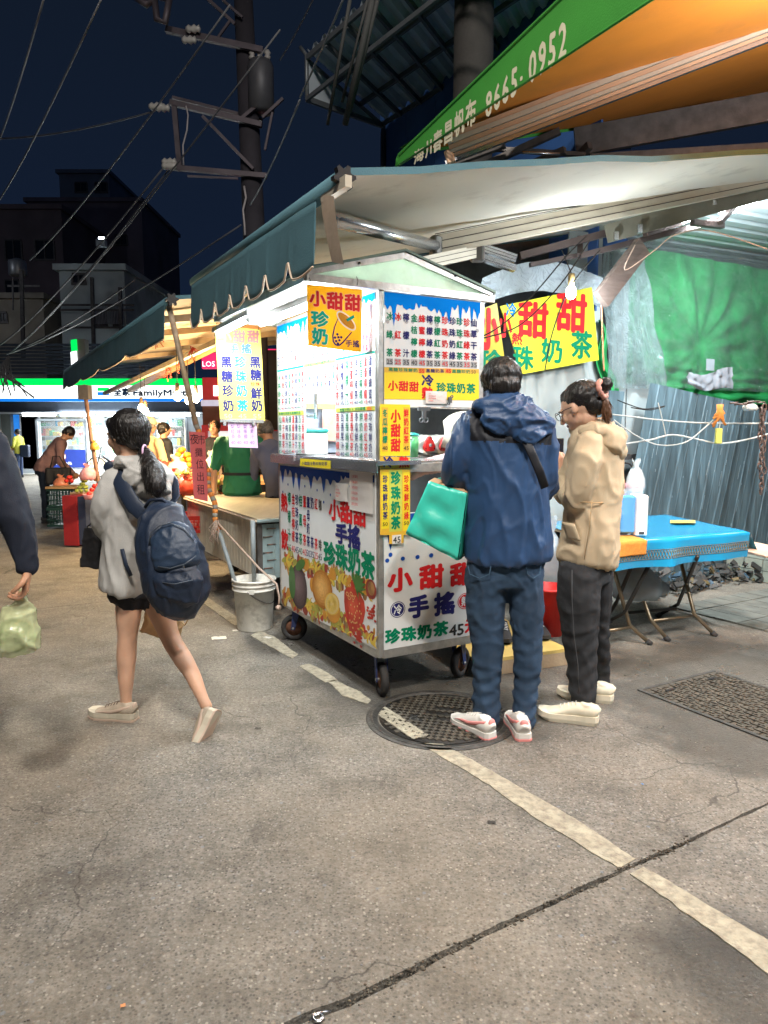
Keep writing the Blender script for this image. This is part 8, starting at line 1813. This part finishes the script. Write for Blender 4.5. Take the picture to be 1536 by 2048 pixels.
m = MB(); m.tube([J(x, y, z) for x, y, z in ((298, 1090, -.33), (302, 1066, -.33), (318, 1052, -.33), (340, 1046, -.33), (368, 1056, -.33), (388, 1082, -.34))], .0028, ZIP, 6); m.build('zip', bp)
m = MB(); m.tube([J(x, y, z) for x, y, z in ((316, 1133, -.375), (340, 1137, -.385), (370, 1128, -.385), (392, 1112, -.375))], .0028, ZIP, 6); m.build('zip', bp)
m = MB(); m.tube([J(x, y, z) for x, y, z in ((325, 1165, -.385), (350, 1168, -.392), (385, 1160, -.385))], .0022, ZIP, 6); m.box(J(367, 1133, -.40), .006, .004, .016, ZIP); m.build('zip', bp)
m = MB(); m.mats = [BKG]
pts = [J(222, 934, -.02), J(236, 955, -.10), J(252, 985, -.15), J(268, 1012, -.17), J(290, 1030, -.18)]; m.tube(pts, [(.040, .010)] * 5, BKG, 12, ref=V((.8, 0, .6))); m.ell(pts[0], .04, .012, .03, BKG); soft(m, 'strap', bp, .006, 1)
m = MB(); m.tube([J(335, 1018, -.14), J(352, 995, -.10), J(350, 970, -.06), J(335, 952, -.02)], [(.030, .008)] * 4, BKG, 10, ref=V((.8, 0, .6))); m.build('strap', bp)
m = MB(); m.tube([J(290, 1015, -.2), J(300, 1000, -.21), J(325, 998, -.21), J(338, 1012, -.2)], .008, BKG, 8); m.build('grab_handle', bp)
for xs in (((284, 1105), (292, 1140), (300, 1170)), ((244, 1098), (252, 1130), (262, 1152))): m = MB(); m.tube([J(x, y, -.21 if xs[0][0] > 270 else -.14) for x, y in xs], [(.010, .003)] * 3, BKG, 6, ref=V((1, 0, 0))); m.build('webbing', bp)
TPS = mt('taupe_knit', (.40, .33, .25), .8, var=.15, vs=20, bump=.4, bs=220); TPO = mt('taupe_sole', (.50, .45, .35), .6, var=.12, vs=10, bump=.15)
hl = G(272, 1441)
subshoe(bw, hl, V((-.97, .22, 0)), .25, TPO, TPS, mt('peach_trim', (.48, .36, .28), .6), laces=mt('dark_lace', (.12, .08, .06), .8), w=1.1, sole_h=.044)
tq = G(402, 1476); tq = V((tq.x, tq.y, 0)); d_ = (tq + Z * .012 - J(432, 1408, -.17)).normalized()
subshoe(bw, J(432, 1420, -.165) + V((.02, -.015, 0)), d_, .235, TPO, TPS, mt('peach_trim', (.55, .33, .27), .6), up=(V((-.45, .35, .42))).normalized(), w=1.15, sole_h=.044)
hand(J(240, 1064, .12), V((-.4, .6, -.2)), V((0, 0, -1)), .16, SKIN, bw, curl=.9)
hand(J(296, 1124, .12), V((0, .05, -1)), V((1, 0, 0)), .16, SKIN, bw, curl=1.0)
BAGK = cloth_mat('black_tote', (.012, .012, .014), .7, 6, .1, 300, .2)
bb = thing('tote_bag', 'small black tote bag carried low in front of the walking person', 'bag', J(178, 1138, .12))
m = MB(); m.mats = [BAGK]; a, b, c, d = J(166, 1054, .1), J(206, 1056, .08), J(204, 1140, .08), J(158, 1134, .1)
for w0, w1 in ((0, .035),): m.add([a, b, c, d] + [p + V((.01, .05, 0)) for p in (a, b, c, d)], [(0, 1, 2, 3), (7, 6, 5, 4), (0, 4, 5, 1), (1, 5, 6, 2), (2, 6, 7, 3), (3, 7, 4, 0)], BAGK)
soft(m, 'body', bb, .007, 2, folds(.004, 9, (1, 1, 1), 61)); m = MB(); m.tube([a.lerp(b, .2), J(190, 1040, .12), J(222, 1052, .12), b], .004, BAGK, 6); m.build('handle', bb)
kb_ = thing('paper_bag', 'brown paper bag carried behind the bare legs of the walking person', 'paper bag', J(330, 1280, .2))
m = MB(); KRB = mt('brown_paper', (.50, .34, .18), .75, var=.12, vs=6, bump=.4, bs=14)
a, b, c, d = J(296, 1200, .18), J(362, 1205, .22), J(348, 1290, .22), J(278, 1264, .18)
m.add([a, b, c, d] + [p + V((.02, .07, 0)) for p in (a, b, c, d)], [(0, 1, 2, 3), (7, 6, 5, 4), (1, 5, 6, 2), (2, 6, 7, 3), (3, 7, 4, 0), (0, 4, 5, 1)], KRB); m.mats = [KRB]; soft(m, 'body', kb_, .007, 1, folds(.006, 10, (1, 1, 1), 65))
m = MB(); r = random.Random(5); m.tube([J(x, y, .2) for x, y in ((356, 1222), (372, 1216), (380, 1232), (370, 1250), (360, 1240))], [(.012, .004)] * 5, KRB, 8); m.build('folded_edge', kb_)
# -- person cut by the left edge of the frame
def figure(pos, H, yaw, top, trs, hair, skin, lab, lean=0, hl=None, hr=None, sleeve='long', hat=None, headpitch=0, hairlong=False, shoes=None, fold=.008, seed=0, belt=None, vox=.014, wide=1.0, apron=None, detail=True):
    """a whole figure in its own frame: x right, y forward"""
    f = V((-math.sin(yaw), math.cos(yaw), 0)); s_ = V((f.y, -f.x, 0)); pos = V(pos); k = H / 1.70
    t = thing('person', lab, 'person', pos)
    hipz = .90 * k
    def P(x, y, z):
        if z > .90: # upper body leans about the hips
            dz = (z - .90); y2 = y * math.cos(lean) + dz * math.sin(lean); z2 = .90 + dz * math.cos(lean) - y * math.sin(lean) * .9
            y, z = y2, z2
        return pos + (s_ * x + f * y) * k + Z * z * k
    w = wide
    m = MB(); m.mats = [top]
    up = Z * math.cos(lean) + f * math.sin(lean)
    rings(m, [(P(0, 0, 1.45), .07 * k, .06 * k), (P(0, 0, 1.42), .13 * k * w, .085 * k), (P(0, 0, 1.37), .185 * k * w, .11 * k), (P(0, .0, 1.25), .175 * k * w, .125 * k * w), (P(0, .01, 1.08), .155 * k * w, .12 * k * w), (P(0, .0, .95), .165 * k * w, .13 * k * w), (P(0, 0, .82), .178 * k * w, .14 * k * w)], top, 20, ref=s_)
    hl = hl or (-.26, .05, .80); hr = hr or (.26, .05, .80)
    for sd, h_ in ((-1, hl), (1, hr)):
        sh = P(sd * .175 * w, 0, 1.36); hd = P(*h_) if h_[2] > .9 or lean == 0 else pos + (s_ * h_[0] + f * h_[1]) * k + Z * h_[2] * k
        mid = (sh + hd) / 2; L = (hd - sh).length; bend = math.sqrt(max(0, (.29 * k) ** 2 - (L / 2) ** 2)) if L < .58 * k else 0
        ev = (s_ * sd * .5 - f * .6 - Z * .4).normalized(); el = mid + ev * bend
        if sleeve == 'long': limb(m, [sh, sh.lerp(el, .5), el, el.lerp(hd, .5), el.lerp(hd, .95)], [.064 * k, .058 * k, .052 * k, .046 * k, .038 * k], top)
        else:
            limb(m, [sh, sh.lerp(el, .45), sh.lerp(el, .85)], [.066 * k, .064 * k, .060 * k], top)
            a_ = MB(); a_.mats = [skin]; limb(a_, [sh.lerp(el, .5), el, el.lerp(hd, .4), hd], [.045 * k, .042 * k, .040 * k, .026 * k], skin); soft(a_, 'arm', t, .010, 2)
        hand(hd, (hd - el), s_ * -sd, .165 * k, skin, t, curl=.5, side=sd, vox=.006)
    soft(m, 'top', t, vox, 2, folds(fold, 6, (1, 1, .6), seed, .001))
    m = MB(); m.mats = [trs]
    rings(m, [(P(0, 0, .96 if not lean else .90), .15 * k * w, .11 * k * w), (pos + Z * .84 * k, .165 * k * w, .125 * k * w), (pos + Z * .78 * k, .15 * k * w, .115 * k * w)], trs, 18, ref=s_)
    for sd in (-1, 1):
        B_ = lambda x, y, z: pos + (s_ * x + f * y) * k + Z * z * k
        limb(m, [B_(sd * .085, 0, .84), B_(sd * .09, .01, .50), B_(sd * .09, 0, .12)], [.085 * k * w, .068 * k, .050 * k], trs)
    soft(m, 'trousers', t, vox, 2, folds(fold * .7, 7, (1, 1, .6), seed + 3))
    hcn = P(0, .02, 1.575); gaze = f * math.cos(lean + headpitch) - Z * math.sin(lean + headpitch)
    head(hcn, gaze, .222 * k, skin, t, neck=P(0, 0, 1.44), vox=.008)
    hf, hs, hu = frame(gaze)
    m = MB(); m.mats = [hair]; m.ell(hcn + (hu * .022 - hf * .018) * k, .086 * k, .096 * k, .090 * k, hair, hs, hf, hu, 18, 12); m.ell(hcn - (hf * .055 + hu * .03) * k, .068 * k, .048 * k, .056 * k, hair, hs, hf, hu, 14, 10)
    if hairlong: limb(m, [hcn - hf * .05 * k, hcn - hf * .075 * k - hu * .10 * k, hcn - hf * .08 * k - hu * .22 * k], [.07 * k, .065 * k, .03 * k], hair)
    soft(m, 'hair', t, .008, 1, lambda p: .004 * noise.noise(p * 50))
    if hat: hat(t, hcn, hf, hs, hu, k)
    if belt: m = MB(); rings(m, [(P(0, 0, 1.015), .164 * k * w, .129 * k * w), (P(0, 0, 1.045), .163 * k * w, .129 * k * w)], belt, 24, ref=s_, caps=False); m.build('belt', t)
    SHB = shoes or mt('dark_shoe', (.03, .03, .03), .6)
    for sd in (-1, 1): e_ = pos + (s_ * sd * .09 - f * .06) * k; subshoe(t, V((e_.x, e_.y, pos.z)), (f + s_ * sd * .15), .26 * k, SHB if not shoes else CRS2, SHB, None, laces=(WHT if shoes else None))
    return t, P
NVY2 = cloth_mat('dark_navy_cloth', (.007, .011, .024), .75, 5, .1, 300, .2); BLKT = cloth_mat('black_cloth', (.012, .011, .013), .85, 5, .15, 300, .2)
J, k = rigging(2.62)
lf = thing('person', 'person cut by the left edge, only a dark sleeve and one hand in view', 'person', V((-1.8, 2.75, 0)))
m = MB(); m.mats = [NVY2]
limb(m, [J(-52, 850, .05), J(-12, 930, .02), J(22, 1020, .0), J(44, 1080, .0), J(54, 1132, -.01)], [40 * k, 44 * k, 38 * k, 31 * k, 21 * k], NVY2)
rings(m, [(V((-1.86, 2.75, 1.47)), .08, .07), (V((-1.86, 2.75, 1.42)), .2, .10), (V((-1.86, 2.75, 1.2)), .2, .13), (V((-1.86, 2.75, .95)), .19, .13), (V((-1.86, 2.75, .8)), .2, .14)], NVY2, 20)
soft(m, 'jacket', lf, .011, 3, folds(.008, 6, (1, 1, .6), 71))
m = MB(); m.mats = [BLKT]; rings(m, [(V((-1.86, 2.75, .95)), .16, .12), (V((-1.86, 2.75, .8)), .17, .13)], BLKT, 18)
for sd in (-1, 1): limb(m, [V((-1.86 + sd * .09, 2.75, .82)), V((-1.86 + sd * .09, 2.76, .48)), V((-1.86 + sd * .09, 2.75, .1))], [.088, .07, .05], BLKT)
soft(m, 'trousers', lf, .012, 2, folds(.005, 7, (1, 1, .6), 73)); head(V((-1.86, 2.76, 1.60)), V((.1, 1, 0)), .222, SKIN2, lf, neck=V((-1.86, 2.75, 1.46)))
m = MB(); m.mats = [HAIR]; m.ell(V((-1.86, 2.74, 1.63)), .09, .10, .09, HAIR); soft(m, 'hair', lf, .008, 1)
for sd in (-1, 1): subshoe(lf, V((-1.86 + sd * .09, 2.68, 0)), V((.05 * sd, 1, 0)), .27, RUB, BLKT, None)
hand(J(54, 1140, -.01), V((-.12, -.05, -1)), V((-.8, -.5, 0)), .155, SKIN2, lf, curl=.75, side=1, vox=.004)
VB = mt('veg_bag', (.56, .60, .34), .25, var=.2, vs=22, bump=.5, bs=10, alpha=.6)
vg = thing('plastic_bag', 'pale green plastic bag of vegetables held at the left edge', 'plastic bag', J(35, 1310))
m = MB(); m.mats = [VB]; rings(m, [(J(44, 1186, -.0), 9 * k, .014), (J(44, 1200, -.0), 14 * k, .02), (J(38, 1228, -.0), 36 * k, .06), (J(32, 1262, -.0), 50 * k, .085), (J(32, 1290, -.0), 49 * k, .085), (J(34, 1308), 36 * k, .06)], VB, 22); soft(m, 'bag', vg, .008, 1, folds(.010, 9, (1.5, 1, .7), 77, .002))
m = MB(); r = random.Random(3); LG = [mt('veg_leaf', (.14, .32, .03), .5, var=.4, vs=30), mt('veg_stem', (.50, .58, .28), .5)]
for i in range(420):
    t_ = r.uniform(0, 6.28); q_ = r.random() ** .5; c = J(32 + 37 * q_ * math.cos(t_), 1270 + 28 * q_ * math.sin(t_), r.uniform(-.05, .05) * (1 - q_)); d = V((r.uniform(-1, 1), r.uniform(-.5, .5), r.uniform(-1, 1))).normalized(); e2 = d.orthogonal().normalized(); m.add([c - d * .02, c + e2 * .009, c + d * .02, c - e2 * .009], [(0, 1, 2, 3)], r.choice(LG))
m.build('vegetables', vg)['kind'] = 'stuff'
m = MB(); m.tube([J(40, 1196), J(46, 1176, -.02), J(54, 1186)], [(.012, .004)] * 3, VB, 8); m.build('handle', vg)
# -- people further back
p = at(485, 1000, 7.25); GRS = cloth_mat('green_shirt', (.012, .135, .062), .8, 5, .08, 300, .2)
figure((p.x, 7.25, 0), 1.66, .02, GRS, cloth_mat('green_apron_skirt', (.012, .13, .06), .8), HAIR, SKIN2, 'person in a green shirt with a black waist strap behind the bench', hl=(-.30, .02, .80), hr=(.30, .04, .80), sleeve='short', belt=BLKT, seed=3, wide=1.18, fold=.010)
p = at(552, 1000, 7.0); SLB = cloth_mat('slate_shirt', (.09, .10, .16), .85)
figure((p.x + .05, 7.05, 0), 1.62, .75, SLB, BLKT, HAIRG, SKIN2, 'person with greying hair in a slate shirt bending beside the bananas', lean=.42, hl=(-.1, .45, .95), hr=(.2, .42, .92), headpitch=.25, seed=5)
p = at(432, 960, 9.6)
figure((p.x, 9.6, 0), 1.60, 3.1, BLKT, BLKT, HAIR, SKIN2, 'person in a black top facing the viewer in the red shop doorway', hl=(-.12, .25, 1.0), hr=(.15, .25, 1.0), seed=7, hairlong=False)
p = at(300, 960, 8.6); PCH = cloth_mat('peach_shirt', (.62, .40, .22), .85)
def cap(t, c, hf, hs, hu, k):
    m = MB(); m.mats = [mt('tan_cap', (.52, .36, .22), .8)]; m.ell(c + hu * .045 * k - hf * .01 * k, .092 * k, .102 * k, .075 * k, m.mats[0], hs, hf, hu, 18, 10); m.ell(c + hu * .035 * k + hf * .11 * k, .065 * k, .07 * k, .010 * k, m.mats[0], hs, hf, hu, 16, 7); soft(m, 'cap', t, .007, 1)
figure((p.x, 8.6, 0), 1.62, -.55, PCH, BLKT, HAIRG, SKIN2, 'person in a peach shirt and tan cap behind the walking person', hat=cap, seed=9, hl=(-.2, .3, 1.0), hr=(.25, .2, .9))
p = at(330, 960, 9.8)
figure((p.x, 9.8, 0), 1.58, -.9, BLKT, BLKT, HAIR, SKIN2, 'dark haired person in black with a dark bag beside the peach shirt', seed=11)
gq = G(86, 1052); MAV = cloth_mat('mauve_shirt', (.24, .135, .125), .85)
gq = V((at(92, 1050, 11.2).x, 11.2, 0))
figure(gq, 1.66, -1.12, MAV, cloth_mat('dark_wide_trousers', (.02, .028, .042), .85), HAIR, SKIN2, 'person in a mauve shirt bending over the crates with a black handbag', lean=.62, hl=(.02, .42, .78), hr=(.14, .44, .80), headpitch=.35, seed=13, fold=.012, wide=1.05)
m = MB(); m.mats = [BAGK]; c = at(117, 952, 10.9); m.bev(c, .36, .14, .26, BAGK, V((.9, .3, 0)).normalized(), V((-.3, .9, 0)).normalized(), Z, .03); hb_ = thing('handbag', 'black handbag on the arm of the bending person in mauve', 'handbag', c - Z * .13); soft(m, 'body', hb_, .014, 2); m = MB(); m.tube([c + V((-.12, 0, .12)), c + V((-.06, -.02, .30)), c + V((.04, -.02, .30)), c + V((.12, 0, .12))], .010, BAGK, 6); m.build('handle', hb_)
pbag(122, 976, 10.7, .22, .20, mt('bag_coral', (.75, .28, .16), .25, var=.25, vs=10, alpha=.85), 'coral plastic bag under the black handbag', 31)
gq = V((at(40, 948, 22.5).x, 22.5, 0)); YLJ = cloth_mat('yellow_jacket', (.42, .42, .06), .8)
figure(gq, 1.55, 1.4, YLJ, cloth_mat('navy_trousers', (.02, .04, .10), .8), HAIR, SKIN2, 'small far person in a yellow jacket outside the store at far left', seed=15, hl=(-.15, .25, 1.0), hr=(.15, .25, 1.0), vox=.02)
m = MB(); c = at(50, 902, 22.4); m.bev(c, .28, .16, .38, BKG, r=.04); m.build('backpack', label='dark backpack on the small far person in yellow', cat='backpack')
# vendor inside the stall, reaching over the counter
J, k = rigging(4.45)
vp = W(.42, 1.02, .105); vd = thing('person', 'stall vendor in a pale bucket hat and pink sleeves reaching over the counter', 'person', vp)
PKS = cloth_mat('pink_sweater', (.66, .46, .44), .85, 5, .06, 260, .3); HATM = cloth_mat('bone_hat', (.50, .46, .38), .85, 6, .06, 300, .25)
hd_ = at(925, 868, 4.35); m = MB(); m.mats = [PKS]
sx = at(950, 915, 4.4)
rings(m, [(sx + V((.06, .1, .05)), .07, .06), (sx + V((.08, .1, .0)), .17, .10), (V((vp.x - .02, vp.y - .02, 1.10)), .17, .12), (V((vp.x, vp.y, .92)), .17, .13)], PKS, 18)
limb(m, [sx, at(900, 925, 4.25), at(865, 930, 4.15), at(826, 945, 4.05)], [.060, .056, .050, .042], PKS); limb(m, [sx + V((.25, .1, -.02)), sx + V((.22, -.05, -.25)), sx + V((.05, -.15, -.32))], [.06, .05, .04], PKS)
soft(m, 'sweater', vd, .011, 2, folds(.008, 8, (1, 1, 1), 81))
hand(at(822, 947, 4.04), V((-.9, -.2, -.3)), V((0, 0, -1)), .16, SKIN, vd, curl=.5)
hand(sx + V((.03, -.17, -.32)), V((-.9, -.4, -.1)), V((0, 0, -1)), .16, SKIN, vd, curl=.6)
head(hd_, V((-.75, -.35, -.35)), .218, SKIN, vd, neck=sx + V((.06, .1, .08)))
m = MB(); m.mats = [HATM]; hf, hs, hu = frame(V((-.55, -.3, -.25))); m.lathe(hd_ - hu * .0, [(.150, -.03), (.105, .035), (.098, .055), (.090, .11), (.055, .128), (0, .13), (0, .122), (.05, .12), (.082, .105), (.09, .05), (.10, .028), (.143, -.036)], HATM, 32, ax=hs, ay=hf, az=hu); m.build('bucket_hat', vd)
m = MB(); m.mats = [BLKT]
for sd in (-1, 1): limb(m, [V((vp.x + sd * .08, vp.y, .98)), V((vp.x + sd * .08, vp.y, .55)), V((vp.x + sd * .08, vp.y - .02, .2))], [.09, .07, .05], BLKT)
soft(m, 'trousers', vd, .012, 2)
vs1 = at(1012, 1302, 4.3); vs1.z = .107
subshoe(vd, V((vs1.x + .02, vs1.y + .27, .107)), V((-.08, -1, 0)), .27, RUB, mt('black_canvas', (.02, .02, .022), .8), None, laces=WHT); subshoe(vd, V((vs1.x + .24, vs1.y + .35, .107)), V((.1, -1, 0)), .27, RUB, MC['black_canvas'], None, laces=WHT)
# ------------------------------------------------------------------ lamps added out of view to light the scene
sl_ = thing('added_street_lamp', 'street lamp on a steel post beside the lane', 'street lamp', V((-2.2, -2.6, 0)))
m = MB(); m.tube([V((-2.2, -2.6, 0)), V((-2.2, -2.6, 7.0)), V((-1.9, -2.3, 7.4)), V((-.8, -1.2, 7.55))], .05, STEEL, 10); m.build('post', sl_)
m = MB(); m.bev(V((-.5, -.9, 7.58)), .8, .3, .1, STEEL, V((.7, .7, 0)), V((-.7, .7, 0)), Z, .04); m.build('lamp_head', sl_)
lamp('added_lamp_light', 'AREA', V((-.5, -.9, 7.5)), 300, (1.0, .92, .82), .8, .6, V((.10, .35, -1)), sl_)  # added out of view to light the ground and people's backs
s2_ = thing('added_street_lamp', 'second street lamp on a post behind the viewer to the right', 'street lamp', V((4.2, -3.0, 0)))
m = MB(); m.tube([V((4.2, -3.0, 0)), V((4.2, -3.0, 6.4)), V((3.6, -2.6, 6.8)), V((2.4, -2.0, 6.9))], .05, STEEL, 10); m.build('post', s2_)
m = MB(); m.bev(V((2.2, -1.9, 6.95)), .9, .7, .1, STEEL, r=.04); m.build('lamp_head', s2_)
lamp('added_lamp_light', 'AREA', V((2.2, -1.9, 6.88)), 250, (.96, .95, .92), .8, .6, V((-.15, .5, -1)), s2_)  # second added lamp, splits the fill to soften ground shadows

nb_ = tube_light(W(-2.6, 2.2, 2.95), W(-1.2, 2.3, 2.95), 'tube_light', 'tube light of the neighbouring stall beyond the right edge of the view', power=70)  # added unseen tube, brightens the orange lining and right foreground
lamp('tube_lamp', 'AREA', W(-1.9, 2.25, 3.03), 80, (.9, .95, 1), .05, 1.3, V((0, 0, 1)), nb_)  # upward part of the added tube, for the lining above
